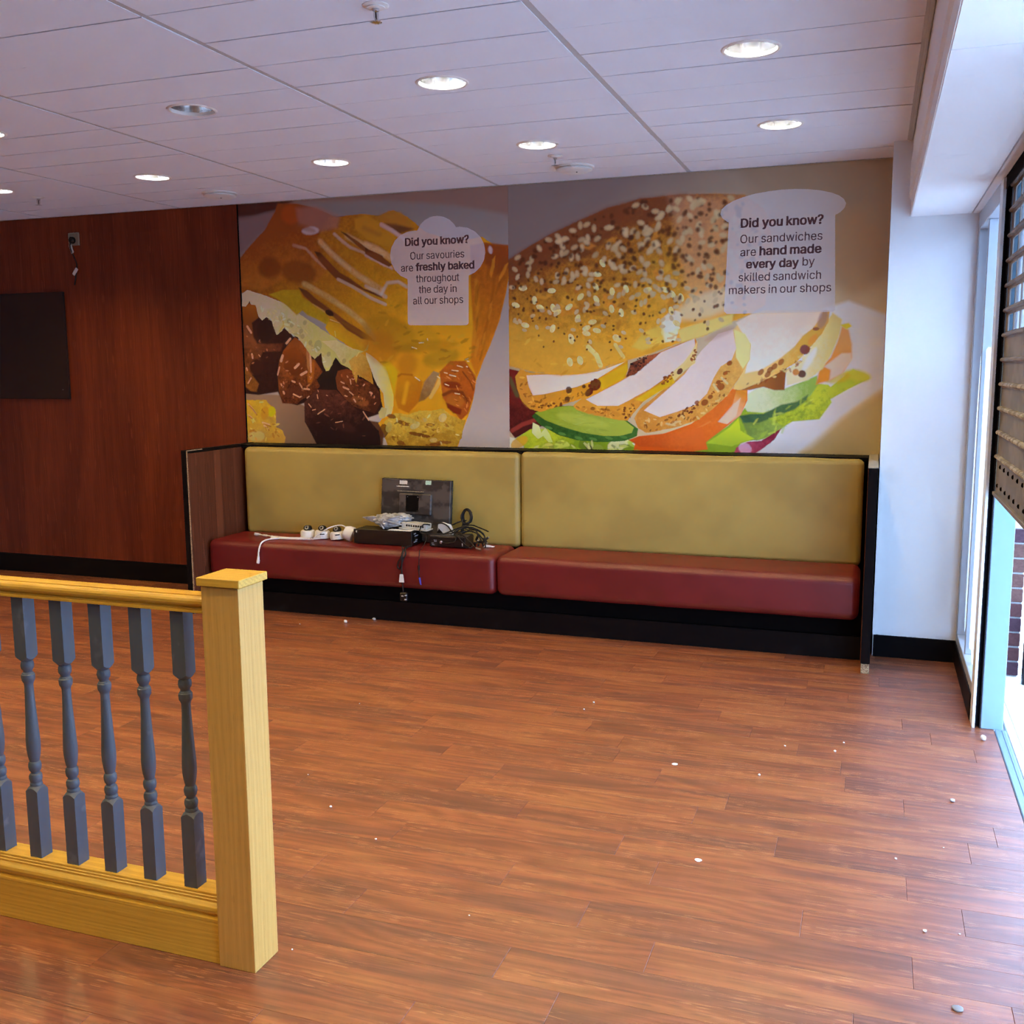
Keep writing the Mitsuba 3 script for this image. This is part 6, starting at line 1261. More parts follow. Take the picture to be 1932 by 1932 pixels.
(2,[156,339,146,329,126,325,123,333,142,342],[170,97,29],[2,2,0,0,0,0,0.65]),
(2,[416,321,408,320,398,324,400,328,411,327],[124,56,22],[2,2,0,0,0,0,0.65]),
(2,[266,261,259,256,247,255,246,260,258,264],[250,198,78],[2,2,0,0,0,0,0.65]),
(2,[120,413,117,406,109,400,106,403,112,411],[171,98,29],[2,2,0,0,0,0,0.65]),
(2,[178,284,177,275,167,266,163,269,170,280],[169,97,29],[2,2,0,0,0,0,0.65]),
(2,[181,267,167,261,144,265,145,274,168,275],[124,56,22],[2,2,0,0,0,0,0.65]),
(2,[162,290,151,286,136,290,137,296,153,296],[250,199,79],[2,2,0,0,0,0,0.65]),
(2,[478,367,487,362,492,348,487,345,478,357],[125,56,22],[2,2,0,0,0,0,0.65]),
(2,[436,329,431,315,412,302,406,309,420,326],[250,199,79],[2,2,0,0,0,0,0.65]),
(2,[156,332,166,322,169,302,160,300,152,318],[250,199,79],[2,2,0,0,0,0,0.65]),
(2,[224,320,224,304,210,287,201,291,210,312],[124,56,22],[2,2,0,0,0,0,0.65]),
(2,[398,304,386,293,362,291,360,301,382,309],[169,97,29],[2,2,0,0,0,0,0.65]),
(2,[109,451,93,444,70,448,70,458,95,459],[250,202,80],[2,2,0,0,0,0,0.65]),
(2,[146,292,139,285,126,282,124,287,136,293],[169,97,29],[2,2,0,0,0,0,0.65]),
(2,[462,359,464,350,458,338,452,340,455,353],[125,56,22],[2,2,0,0,0,0,0.65]),
(2,[115,322,103,330,97,348,105,352,116,336],[124,56,22],[2,2,0,0,0,0,0.65]),
(2,[209,289,197,290,184,301,188,306,204,299],[124,56,22],[2,2,0,0,0,0,0.65]),
(2,[252,327,245,318,230,313,227,319,241,328],[124,56,22],[2,2,0,0,0,0,0.65]),
(2,[159,300,149,291,129,288,127,296,146,304],[250,199,79],[2,2,0,0,0,0,0.65]),
(2,[470,342,465,333,452,327,449,332,460,342],[170,97,29],[2,2,0,0,0,0,0.65]),
(2,[508,356,503,343,485,332,479,338,493,353],[170,97,29],[2,2,0,0,0,0,0.65]),
(2,[432,336,431,322,418,305,410,310,418,329],[170,97,29],[2,2,0,0,0,0,0.65]),
(2,[373,306,365,304,355,309,357,313,368,311],[124,56,22],[2,2,0,0,0,0,0.65]),
(2,[125,351,114,343,94,342,92,350,112,355],[170,97,29],[2,2,0,0,0,0,0.65]),
(2,[92,375,83,373,71,379,72,384,86,382],[171,98,29],[2,2,0,0,0,0,0.65]),
(2,[154,344,147,348,143,358,147,360,154,352],[170,97,29],[2,2,0,0,0,0,0.65]),
(2,[90,420,90,408,78,394,71,398,78,414],[125,57,22],[2,2,0,0,0,0,0.65]),
(2,[418,352,409,344,393,342,391,349,407,355],[250,200,79],[2,2,0,0,0,0,0.65]),
(2,[257,296,254,282,238,269,231,274,243,291],[169,97,29],[2,2,0,0,0,0,0.65]),
(2,[290,306,290,295,281,281,274,284,280,300],[250,199,79],[2,2,0,0,0,0,0.65]),
(2,[613,233,609,241,611,253,617,253,618,240],[250,198,78],[2,2,0,0,0,0,0.65]),
(2,[798,200,784,207,774,226,781,231,797,215],[123,56,22],[2,2,0,0,0,0,0.65]),
(2,[811,264,802,252,781,246,777,254,796,265],[169,96,29],[2,2,0,0,0,0,0.65]),
(2,[639,254,641,245,635,234,629,236,633,248],[168,96,29],[2,2,0,0,0,0,0.65]),
(2,[519,258,516,247,503,238,498,243,508,255],[250,198,78],[2,2,0,0,0,0,0.65]),
(2,[819,270,814,257,798,246,792,252,805,267],[250,198,78],[2,2,0,0,0,0,0.65]),
(2,[794,241,783,244,772,257,777,262,791,252],[250,198,78],[2,2,0,0,0,0,0.65]),
(2,[616,257,601,256,582,267,586,275,607,269],[250,198,78],[2,2,0,0,0,0,0.65]),
(2,[645,220,639,210,624,204,621,210,634,220],[168,96,29],[2,2,0,0,0,0,0.65]),
(2,[676,225,669,227,663,236,667,239,675,232],[168,96,29],[2,2,0,0,0,0,0.65]),
(2,[601,230,589,232,577,245,582,251,597,241],[168,96,29],[2,2,0,0,0,0,0.65]),
(2,[732,258,726,249,712,244,709,250,721,258],[169,96,29],[2,2,0,0,0,0,0.65]),
(2,[627,245,618,247,610,255,614,259,624,253],[169,96,29],[2,2,0,0,0,0,0.65]),
(2,[669,246,653,242,632,250,634,259,657,256],[123,56,22],[2,2,0,0,0,0,0.65]),
(2,[677,239,673,231,662,226,659,230,668,238],[250,197,78],[2,2,0,0,0,0,0.65]),
(2,[646,270,647,261,640,250,635,253,639,264],[124,56,22],[2,2,0,0,0,0,0.65]),
(2,[632,232,623,224,606,224,605,231,621,236],[123,56,22],[2,2,0,0,0,0,0.65]),
(2,[595,241,581,248,573,268,581,272,594,256],[250,198,78],[2,2,0,0,0,0,0.65]),
(2,[683,195,670,199,658,216,665,222,681,208],[250,197,78],[2,2,0,0,0,0,0.65]),
(2,[822,270,810,273,798,286,803,292,818,282],[124,56,22],[2,2,0,0,0,0,0.65]),
(2,[508,267,500,263,487,264,487,269,500,272],[169,97,29],[2,2,0,0,0,0,0.65]),
(2,[797,277,800,271,797,262,793,262,793,272],[250,198,78],[2,2,0,0,0,0,0.65]),
(2,[645,210,640,218,642,230,648,230,649,218],[250,197,78],[2,2,0,0,0,0,0.65]),
(2,[748,245,743,250,741,261,745,262,750,252],[250,198,78],[2,2,0,0,0,0,0.65]),
(2,[581,233,573,233,564,238,566,243,577,239],[168,96,29],[2,2,0,0,0,0,0.65]),
(2,[641,249,626,244,605,251,607,260,629,259],[123,56,22],[2,2,0,0,0,0,0.65]),
(2,[697,212,689,212,680,218,683,222,693,218],[123,56,22],[2,2,0,0,0,0,0.65]),
(2,[603,246,591,241,574,246,575,253,593,253],[250,198,78],[2,2,0,0,0,0,0.65]),
(2,[766,217,754,216,739,224,742,231,759,227],[123,56,22],[2,2,0,0,0,0,0.65]),
(2,[472,257,458,257,443,269,447,276,465,269],[169,97,29],[2,2,0,0,0,0,0.65]),
(2,[1817,582,1825,569,1822,548,1812,549,1809,570],[250,227,139],[4,2,0,0,0,0,0.6]),
(2,[1561,427,1554,416,1537,411,1533,419,1548,429],[250,224,137],[4,2,0,0,0,0,0.6]),
(2,[1620,437,1618,425,1605,413,1599,419,1608,433],[137,68,34],[4,2,0,0,0,0,0.6]),
(2,[1772,548,1784,538,1788,517,1779,514,1769,533],[173,92,34],[4,2,0,0,0,0,0.6]),
(2,[1588,443,1592,428,1583,408,1573,411,1576,433],[137,68,34],[4,2,0,0,0,0,0.6]),
(2,[1817,574,1808,562,1787,558,1784,568,1802,577],[250,227,139],[4,2,0,0,0,0,0.6]),
(2,[1584,450,1591,444,1594,431,1588,429,1582,441],[172,91,34],[4,2,0,0,0,0,0.6]),
(2,[1861,613,1852,606,1836,608,1835,615,1851,619],[175,93,35],[4,2,0,0,0,0,0.6]),
(2,[1711,501,1710,488,1697,476,1690,481,1699,497],[172,92,34],[4,2,0,0,0,0,0.6]),
(2,[1578,429,1577,416,1565,404,1558,410,1566,425],[250,224,137],[4,2,0,0,0,0,0.6]),
(2,[1734,497,1729,484,1711,475,1705,483,1720,497],[138,69,34],[4,2,0,0,0,0,0.6]),
(2,[1779,535,1784,525,1781,508,1773,509,1772,526],[250,226,138],[4,2,0,0,0,0,0.6]),
(2,[1592,465,1598,452,1593,433,1584,435,1584,454],[250,225,137],[4,2,0,0,0,0,0.6]),
(2,[1794,526,1791,514,1777,505,1772,511,1782,524],[173,92,34],[4,2,0,0,0,0,0.6]),
(2,[1612,435,1603,429,1588,431,1588,439,1602,441],[171,91,34],[4,2,0,0,0,0,0.6]),
(2,[1736,507,1749,499,1755,479,1747,475,1735,493],[172,92,34],[4,2,0,0,0,0,0.6]),
(2,[1670,454,1665,446,1653,443,1651,448,1661,455],[250,225,137],[4,2,0,0,0,0,0.6]),
(2,[1814,541,1804,531,1784,530,1782,539,1801,546],[173,92,34],[4,2,0,0,0,0,0.6]),
(2,[1721,480,1707,478,1690,489,1693,498,1713,492],[250,225,138],[4,2,0,0,0,0,0.6]),
(2,[1624,439,1624,428,1616,417,1610,421,1615,434],[171,91,34],[4,2,0,0,0,0,0.6]),
(2,[1510,417,1509,409,1500,402,1496,406,1503,415],[137,68,34],[4,2,0,0,0,0,0.6]),
(2,[1709,479,1698,477,1685,484,1687,490,1702,488],[138,69,34],[4,2,0,0,0,0,0.6]),
(2,[1807,569,1804,560,1793,554,1789,559,1797,568],[250,227,139],[4,2,0,0,0,0,0.6]),
(2,[1852,618,1848,602,1830,590,1823,598,1836,615],[139,69,34],[4,2,0,0,0,0,0.6]),
(2,[1625,441,1619,429,1603,422,1598,430,1612,442],[137,68,34],[4,2,0,0,0,0,0.6]),
(2,[1668,453,1660,446,1645,447,1644,454,1658,458],[250,225,137],[4,2,0,0,0,0,0.6]),
(2,[1813,530,1799,526,1780,536,1783,545,1803,542],[250,226,138],[4,2,0,0,0,0,0.6]),
(2,[1799,530,1793,521,1779,517,1776,524,1788,532],[173,92,34],[4,2,0,0,0,0,0.6]),
(2,[1846,626,1853,612,1850,592,1841,592,1838,613],[139,69,34],[4,2,0,0,0,0,0.6]),
(2,[1741,496,1735,483,1717,474,1711,483,1726,496],[250,225,138],[4,2,0,0,0,0,0.6]),
(2,[897,-19,868,-23,825,-8,829,6,874,-1],[193,215,66],[4,2,0,0,0,0,0.6]),
(2,[858,-23,843,-40,810,-51,805,-42,835,-24],[248,250,165],[4,2,0,0,0,0,0.6]),
(2,[267,13,250,3,221,0,220,9,248,16],[143,171,33],[4,2,0,0,0,0,0.6]),
(2,[279,-47,255,-29,236,12,249,19,276,-17],[193,215,66],[4,2,0,0,0,0,0.6]),
(2,[329,18,306,5,267,4,265,16,304,25],[105,136,26],[4,2,0,0,0,0,0.6]),
(2,[545,-3,520,7,494,38,503,47,535,22],[249,250,165],[4,2,0,0,0,0,0.6]),
(2,[477,-80,477,-53,497,-17,509,-22,497,-61],[226,242,110],[4,2,0,0,0,0,0.6]),
(2,[554,6,544,25,544,58,555,59,561,27],[249,250,165],[4,2,0,0,0,0,0.6]),
(2,[138,-72,114,-72,84,-56,89,-46,122,-56],[143,171,33],[4,2,0,0,0,0,0.6]),
(2,[391,64,384,45,362,26,355,32,373,55],[143,172,33],[4,2,0,0,0,0,0.6]),
(2,[538,-14,525,5,522,40,533,42,543,8],[249,250,165],[4,2,0,0,0,0,0.6]),
(2,[388,-35,368,-36,341,-23,345,-15,373,-22],[248,250,165],[4,2,0,0,0,0,0.6]),
(2,[779,64,773,34,742,-1,730,8,753,48],[249,250,165],[4,2,0,0,0,0,0.6]),
(2,[724,1,701,5,674,27,680,36,711,20],[105,136,26],[4,2,0,0,0,0,0.6]),
(2,[233,-7,219,-14,197,-13,197,-6,219,-3],[193,215,66],[4,2,0,0,0,0,0.6]),
(2,[334,-44,311,-23,297,20,311,26,333,-13],[193,215,66],[4,2,0,0,0,0,0.6]),
(2,[356,-65,341,-56,329,-34,336,-29,353,-49],[226,242,110],[4,2,0,0,0,0,0.6]),
(2,[198,-37,184,-31,169,-13,174,-8,192,-23],[226,242,110],[4,2,0,0,0,0,0.6]),
(2,[435,-43,412,-24,396,16,409,22,433,-14],[143,171,33],[4,2,0,0,0,0,0.6]),
(2,[706,-4,690,-22,655,-34,650,-24,682,-5],[143,171,33],[4,2,0,0,0,0,0.6]),
(2,[292,-61,276,-64,252,-55,254,-48,279,-52],[193,215,66],[4,2,0,0,0,0,0.6]),
(2,[365,40,344,32,311,37,312,47,345,49],[106,137,26],[4,2,0,0,0,0,0.6]),
(2,[790,32,765,20,725,22,724,35,764,41],[105,136,26],[4,2,0,0,0,0,0.6]),
(2,[242,9,231,18,223,37,229,40,241,23],[194,216,66],[4,2,0,0,0,0,0.6]),
(2,[726,50,724,29,707,3,698,7,710,36],[249,250,165],[4,2,0,0,0,0,0.6]),
(2,[136,-84,117,-67,103,-32,115,-26,135,-58],[226,242,110],[4,2,0,0,0,0,0.6]),
(2,[751,-37,730,-27,710,1,718,8,743,-15],[143,171,33],[4,2,0,0,0,0,0.6]),
(2,[152,-65,128,-47,110,-6,123,1,149,-36],[193,215,66],[4,2,0,0,0,0,0.6]),
(2,[766,-49,763,-35,770,-13,777,-14,774,-37],[105,136,26],[4,2,0,0,0,0,0.6]),
(2,[313,-32,288,-35,254,-23,257,-12,294,-18],[248,250,165],[4,2,0,0,0,0,0.6]),
(2,[560,-29,540,-35,511,-28,513,-19,543,-20],[226,242,110],[4,2,0,0,0,0,0.6]),
(2,[445,4,430,8,413,23,417,29,437,17],[249,250,165],[4,2,0,0,0,0,0.6]),
(2,[203,22,189,-1,154,-22,146,-12,177,16],[248,250,165],[4,2,0,0,0,0,0.6]),
(2,[791,23,766,14,727,20,728,33,768,34],[227,242,110],[4,2,0,0,0,0,0.6]),
(2,[1709,168,1686,164,1649,173,1651,183,1688,179],[178,212,67],[6,2,0,0,0,0,0.5]),
(2,[1883,331,1879,307,1861,276,1853,281,1866,315],[233,248,101],[6,2,0,0,0,0,0.5]),
(2,[1759,285,1750,272,1729,259,1726,264,1744,280],[180,214,67],[6,2,0,0,0,0,0.5]),
(2,[1737,161,1718,158,1690,166,1691,173,1720,170],[133,167,44],[6,2,0,0,0,0,0.5]),
(2,[1821,259,1810,240,1783,222,1778,228,1801,251],[134,168,44],[6,2,0,0,0,0,0.5]),
(2,[1690,222,1680,206,1657,189,1652,194,1672,215],[179,212,67],[6,2,0,0,0,0,0.5]),
(2,[1725,181,1727,155,1714,117,1704,120,1711,159],[178,211,66],[6,2,0,0,0,0,0.5]),
(2,[1630,137,1616,108,1578,76,1569,85,1602,123],[177,210,66],[6,2,0,0,0,0,0.5]),
(2,[1701,197,1679,182,1640,174,1637,184,1674,198],[134,167,44],[6,2,0,0,0,0,0.5]),
(2,[1607,161,1577,148,1527,149,1526,161,1575,169],[133,167,44],[6,2,0,0,0,0,0.5]),
(2,[1667,250,1675,218,1667,167,1655,169,1655,220],[230,246,100],[6,2,0,0,0,0,0.5]),
(2,[1715,239,1697,229,1664,228,1663,236,1695,243],[231,247,101],[6,2,0,0,0,0,0.5]),
(2,[1678,207,1660,201,1631,203,1631,210,1660,213],[179,213,67],[6,2,0,0,0,0,0.5]),
(2,[1893,290,1863,290,1819,308,1822,319,1868,308],[135,169,45],[6,2,0,0,0,0,0.5]),
(2,[1671,267,1671,246,1659,216,1651,218,1659,250],[179,213,67],[6,2,0,0,0,0,0.5]),
(2,[1677,164,1678,146,1670,120,1663,122,1668,149],[229,245,100],[6,2,0,0,0,0,0.5]),
(2,[1891,323,1875,304,1840,286,1835,295,1866,318],[233,249,101],[6,2,0,0,0,0,0.5]),
(2,[1571,208,1565,190,1546,167,1540,172,1556,197],[230,246,100],[6,2,0,0,0,0,0.5]),
(2,[1779,231,1763,219,1734,211,1731,218,1759,231],[134,168,44],[6,2,0,0,0,0,0.5]),
(2,[1893,228,1879,229,1858,238,1860,243,1881,237],[179,213,67],[6,2,0,0,0,0,0.5]),
(2,[1880,313,1866,292,1834,272,1828,280,1857,306],[135,169,45],[6,2,0,0,0,0,0.5]),
(2,[1813,344,1819,319,1814,280,1805,281,1804,320],[181,215,67],[6,2,0,0,0,0,0.5]),
(2,[1841,273,1839,246,1820,210,1810,214,1823,253],[134,168,44],[6,2,0,0,0,0,0.5]),
(2,[1674,129,1659,118,1633,111,1630,118,1656,129],[228,244,100],[6,2,0,0,0,0,0.5]),
(2,[329,184,306,186,272,197,274,203,309,195],[134,163,44],[3,2,0,0,0,0,0.4]),
(2,[701,168,686,167,663,172,663,175,687,173],[185,205,100],[3,2,0,0,0,0,0.4]),
(2,[497,173,477,162,441,153,439,158,474,170],[185,205,100],[3,2,0,0,0,0,0.4]),
(2,[545,130,531,122,506,115,505,119,529,128],[184,204,100],[3,2,0,0,0,0,0.4]),
(2,[624,163,611,158,589,157,589,160,610,164],[185,205,100],[3,2,0,0,0,0,0.4]),
(2,[426,144,412,140,389,139,389,143,412,146],[133,162,44],[3,2,0,0,0,0,0.4]),
(2,[485,223,469,225,445,234,446,238,471,231],[186,206,101],[3,2,0,0,0,0,0.4]),
(2,[549,91,527,100,498,123,502,127,533,108],[133,162,44],[3,2,0,0,0,0,0.4]),
(2,[578,168,557,163,522,163,521,168,556,171],[134,163,44],[3,2,0,0,0,0,0.4]),
(2,[514,186,492,186,458,194,459,199,494,194],[186,206,100],[3,2,0,0,0,0,0.4]),
(2,[367,158,353,155,329,155,329,159,352,161],[185,205,100],[3,2,0,0,0,0,0.4]),
(2,[638,175,623,171,598,171,598,175,623,177],[185,205,100],[3,2,0,0,0,0,0.4]),
(2,[506,221,485,214,450,211,450,216,484,222],[186,206,101],[3,2,0,0,0,0,0.4]),
(2,[468,157,453,151,427,147,427,151,452,157],[133,163,44],[3,2,0,0,0,0,0.4]),
(2,[475,152,454,152,423,160,424,164,456,160],[185,205,100],[3,2,0,0,0,0,0.4]),
(2,[336,229,315,226,281,230,281,235,315,234],[134,164,44],[3,2,0,0,0,0,0.4]),
(2,[544,144,535,151,523,167,526,169,539,155],[185,205,100],[3,2,0,0,0,0,0.4]),
(2,[646,207,625,205,592,209,593,214,626,213],[186,206,101],[3,2,0,0,0,0,0.4]),
(2,[665,117,638,116,597,123,598,129,640,126],[133,162,44],[3,2,0,0,0,0,0.4]),
(2,[525,168,511,163,487,159,486,162,510,168],[134,163,44],[3,2,0,0,0,0,0.4]),
(2,[633,103,618,103,595,109,595,112,619,109],[184,204,100],[3,2,0,0,0,0,0.4]),
(2,[391,171,374,177,349,192,352,195,377,183],[185,206,100],[3,2,0,0,0,0,0.4]),
(2,[570,225,554,220,527,218,526,222,553,226],[186,206,101],[3,2,0,0,0,0,0.4]),
(2,[457,192,445,191,426,193,426,196,446,195],[134,163,44],[3,2,0,0,0,0,0.4]),
(2,[2010,1441,1983,1463,1940,1481,1884,1496,1818,1507,1744,1513,1667,1514,1589,1509,1515,1500,1449,1485,1394,1467,1353,1445,1328,1422,1322,1397,1334,1373,1363,1351,1372,1347,1355,838,1372,821,1971,819,1984,829,1965,1356,1994,1372,2016,1395,2022,1418],[230,224,222],[1.2,0,0,0,0,0,0.72]),
]
BUN = [-110,1147,17,1200,156,1277,293,1340,480,1412,638,1471,843,1514,1069,1524,1265,1518,1457,1500,1578,1411,1631,1198,1593,867,1475,798,1379,764,1232,693,1083,652,918,592,697,531,510,474,347,462,153,489,-16,530,-116,544]
LETTERS = [
(1, 'Did you know?', 1, 1269, 1717, 1308),
(1, 'Our savouries', 0, 1304, 1684, 1219),
(1, 'are', 0, 1236, 1322, 1145),
(1, 'freshly baked', 1, 1342, 1752, 1147),
(1, 'throughout', 0, 1343, 1647, 1073),
(1, 'the day in', 0, 1361, 1628, 1003),
(1, 'all our shops', 0, 1318, 1672, 932),
(2, 'Did you know?', 1, 1442, 1902, 1314),
(2, 'Our sandwiches', 0, 1441, 1900, 1225),
(2, 'are', 0, 1443, 1532, 1151),
(2, 'hand made', 1, 1553, 1897, 1153),
(2, 'every day', 1, 1478, 1774, 1081),
(2, 'by', 0, 1796, 1862, 1084),
(2, 'skilled sandwich', 0, 1437, 1900, 1007),
(2, 'makers in our shops', 0, 1382, 1958, 935),
]


# ------------------------------------------------------------------ the two printed murals
# Each print is a list of soft-edged areas, painted one over the other. To paint a point, only the areas that touch its 5 cm square are gone through.
def painter(mural, width, height, x0, z0, jobs):
    CS = 0.05
    nx, nz = int(math.ceil(width / CS)), int(math.ceil(height / CS))
    rows = [[] for _ in range(nx * nz)]
    gx, gz = np.meshgrid(np.arange(nx), np.arange(nz))
    for P, A, B, f, rag, g, wn, alpha in jobs:
        poly = Polygon(P).buffer(0)
        reach = f + rag + 0.004
        a0, b0, a1, b1 = poly.bounds
        fill = [1, f, rag, g[0], g[1], g[2], wn, alpha, *A, *B, 0, 0]
        whole = poly.buffer(-reach)
        for i in range(max(0, int((a0 - reach) / CS)), min(nx, int((a1 + reach) / CS) + 1)):
            for j in range(max(0, int((b0 - reach) / CS)), min(nz, int((b1 + reach) / CS) + 1)):
                cell = sbox(i * CS, j * CS, (i + 1) * CS, (j + 1) * CS)
                if whole.contains(cell):
                    rows[j * nx + i].append(np.array([[2, *fill[1:]]], float))
                    continue
                part = poly.intersection(cell.buffer(2 * reach, join_style='mitre'))
                if part.is_empty or part.area == 0:
                    continue
                ops = []
                for q in getattr(part, 'geoms', [part]):
                    if q.geom_type != 'Polygon':
                        continue
                    for ring in (q.exterior, *q.interiors):
                        c = np.array(ring.coords)
                        e = np.zeros((len(c) - 1, 16))
                        e[:, 1:3], e[:, 3:5] = c[:-1], c[1:]
                        ops.append(e)
                if ops:
                    rows[j * nx + i].append(np.vstack(ops + [np.array([fill], float)]))
    start = np.concatenate([[0], np.cumsum([sum(len(q) for q in r) for r in rows])])
    data = np.vstack([q for r in rows for q in r]).astype(np.float32)
    TAB = mi.Float(np.ascontiguousarray(data.ravel()))
    START = mi.UInt32(start.astype(np.uint32))

    def fn(p, n, uv):
        x, y = p.x - x0, p.z - z0
        n1 = 0.6 * noise(x * 17, y * 17, 1.0) + 0.4 * noise(x * 40, y * 40, 2.0)
        n2 = 0.6 * noise(x * 70, y * 70, 3.0) + 0.4 * noise(x * 170, y * 170, 4.0)
        ci = mi.UInt32(dr.clip(dr.floor(x / CS), 0, nx - 1)) + mi.UInt32(dr.clip(dr.floor(y / CS), 0, nz - 1)) * nx
        end = dr.gather(mi.UInt32, START, ci + 1)

        def at(i, k):
            return dr.gather(mi.Float, TAB, i * 16 + k)

        def body(i, d2, odd, r, g, b):
            typ = at(i, 0)
            v = [at(i, k) for k in range(1, 14)]
            # an edge: nearest distance, and whether a ray to the right crosses it
            ex, ey, px, py = v[2] - v[0], v[3] - v[1], x - v[0], y - v[1]
            t = dr.clip((px * ex + py * ey) / dr.maximum(ex * ex + ey * ey, 1e-12), 0, 1)
            edge = typ < 0.5
            nd = dr.square(px - t * ex) + dr.square(py - t * ey)
            cross = ((v[1] > y) != (v[3] > y)) & (px < ex * py / dr.select(dr.abs(ey) < 1e-9, 1e-9, ey))
            # an area: blend its colour in
            s = dr.select(odd > 0.5, 1.0, -1.0) * dr.sqrt(d2) + v[1] * (n1 + n2 - 1)
            cov = dr.select(typ > 1.5, 1.0, smoothstep(-v[0], v[0], s)) * v[6]
            cov = dr.select(edge, 0.0, cov)
            w = dr.clip(v[2] * x + v[3] * y + v[4] + v[5] * (n1 + n2 - 1), 0, 1)
            r = dr.lerp(r, dr.lerp(v[7], v[10], w), cov)
            g = dr.lerp(g, dr.lerp(v[8], v[11], w), cov)
            b = dr.lerp(b, dr.lerp(v[9], v[12], w), cov)
            d2 = dr.select(edge, dr.minimum(d2, nd), 1e6)
            odd = dr.select(edge, dr.select(cross, 1 - odd, odd), 0.0)
            return i + 1, d2, odd, r, g, b

        st = (dr.gather(mi.UInt32, START, ci), mi.Float(1e6), mi.Float(0), mi.Float(0.5), mi.Float(0.5), mi.Float(0.5))
        _, _, _, r, g, b = dr.while_loop(st, lambda i, d2, odd, r, g, b: i < end, body)
        return mi.Color3f(r, g, b)
    return proc(fn)


def print_jobs(mural):
    jobs = []
    for m, P, C, q in PRINT:
        if m == mural:
            A, B = lin(C[:3]), lin(C[3:6] if len(C) > 3 else C[:3])
            jobs.append((np.array(P).reshape(-1, 2) / 1000, A, B, q[0] / 1000, q[1] / 1000, q[2:5], q[5], q[6]))
    return jobs


def seed_jobs():
    """Sesame and poppy seeds strewn over the bun: sharp low in the print, blurred and crowded towards its top."""
    R = np.random.RandomState(5)
    bun = Polygon(np.array(BUN).reshape(-1, 2) / 1000).buffer(-0.02)
    a0, b0, a1, b1 = bun.bounds
    out, n = [], 0
    while n < 640:
        x, y = a0 + R.rand() * (a1 - a0), b0 + R.rand() * (b1 - b0)
        if not bun.contains(Point(x, y)):
            continue
        up = np.clip((y - 0.62) / 0.62 + 0.18 * (x - 0.3), 0, 1)
        if R.rand() > 0.10 + 1.1 * up or y < 0.62 - 0.1 * R.rand():
            continue
        n += 1
        pale = R.rand() < 0.40
        s = (0.016 + 0.008 * up) if pale else 0.007 + 0.012 * up * R.rand()
        a, t = R.rand() * 6.283, np.linspace(0, 2 * np.pi, 8, endpoint=False)
        ex, ey = s * np.cos(t), s * (0.62 if pale else 0.8) * np.sin(t)
        P = np.stack([x + ex * np.cos(a) - ey * np.sin(a), y + ex * np.sin(a) + ey * np.cos(a)], 1)
        k = R.rand() * 20
        A = lin((234 - k, 206 - k, 154 - k)) if pale else lin((86 + k, 42 + k * 0.5, 24))
        out.append((P, A, [0.8 * q for q in A], 0.0015 + 0.008 * up, 0.0, (0, 0, 0), 0.8, 0.95 - 0.1 * up))
    return out


MURAL_Z0, MURAL_H = 1.067, 1.648
_jobs2 = print_jobs(2)
_jobs2 = _jobs2[:-37] + seed_jobs() + _jobs2[-37:]
mat('print_pasty', painter(1, 1.985, MURAL_H, -4.2, MURAL_Z0, print_jobs(1)), 0.5, 0.3)
mat('print_sandwich', painter(2, 2.26, MURAL_H, -2.215, MURAL_Z0, _jobs2), 0.5, 0.3)

# ------------------------------------------------------------------ the setting
H, WALL_Y = 2.715, 6.185
rs = np.random.RandomState(7)

put('floor', box(-7.6, 0.552, -4.2, 6.3, -0.06, -0.004), 'floor_base')
labels['floor'] = {'kind': 'structure', 'label': 'reddish brown wood plank floor'}
ROW, LEN = 0.1525, 0.893
ROW_X = {2.288: -0.88, 2.440: -0.511, 2.593: -0.737, 2.745: -0.135, 2.898: -1.485, 3.050: -0.74, 3.203: -0.246, 3.355: -0.54, 2.135: -0.695, 1.983: -1.027, 3.66: 0.16, 3.813: -0.045}
pid = 0
for r in range(-8, 26):
    y0 = 2.288 + r * ROW
    y1 = min(y0 + ROW, 6.18)
    near = [v for k, v in ROW_X.items() if abs(k - y0) < 0.02]
    xs = near[0] if near else -rs.rand() * LEN
    xs += LEN * 3
    while xs > 0.55:
        xs -= LEN
    xe = 0.551
    while xe > -7.0:
        a, b, c, g = xs, xe, 0.0007, 0.0004
        v = np.array([[a + g, y0 + g, -0.004], [b - g, y0 + g, -0.004], [b - g, y1 - g, -0.004], [a + g, y1 - g, -0.004],
                      [a + g, y0 + g, -c], [b - g, y0 + g, -c], [b - g, y1 - g, -c], [a + g, y1 - g, -c],
                      [a + g + c, y0 + g + c, 0], [b - g - c, y0 + g + c, 0], [b - g - c, y1 - g - c, 0], [a + g + c, y1 - g - c, 0]])
        q = [[8, 9, 10, 11]]
        for k in range(4):
            l = (k + 1) % 4
            q += [[k, l, 4 + l, 4 + k], [4 + k, 4 + l, 8 + l, 8 + k]]
        uv = np.stack([v[:, 0] - a + 0.31 * (pid % 7), pid + 0.05 + 0.9 * np.clip((v[:, 1] - y0) / ROW, 0, 1)], 1)
        put('floor__plank', (v, np.array(q)), 'floor_wood', uv=uv)
        pid += 1
        xe, xs = xs, xs - LEN

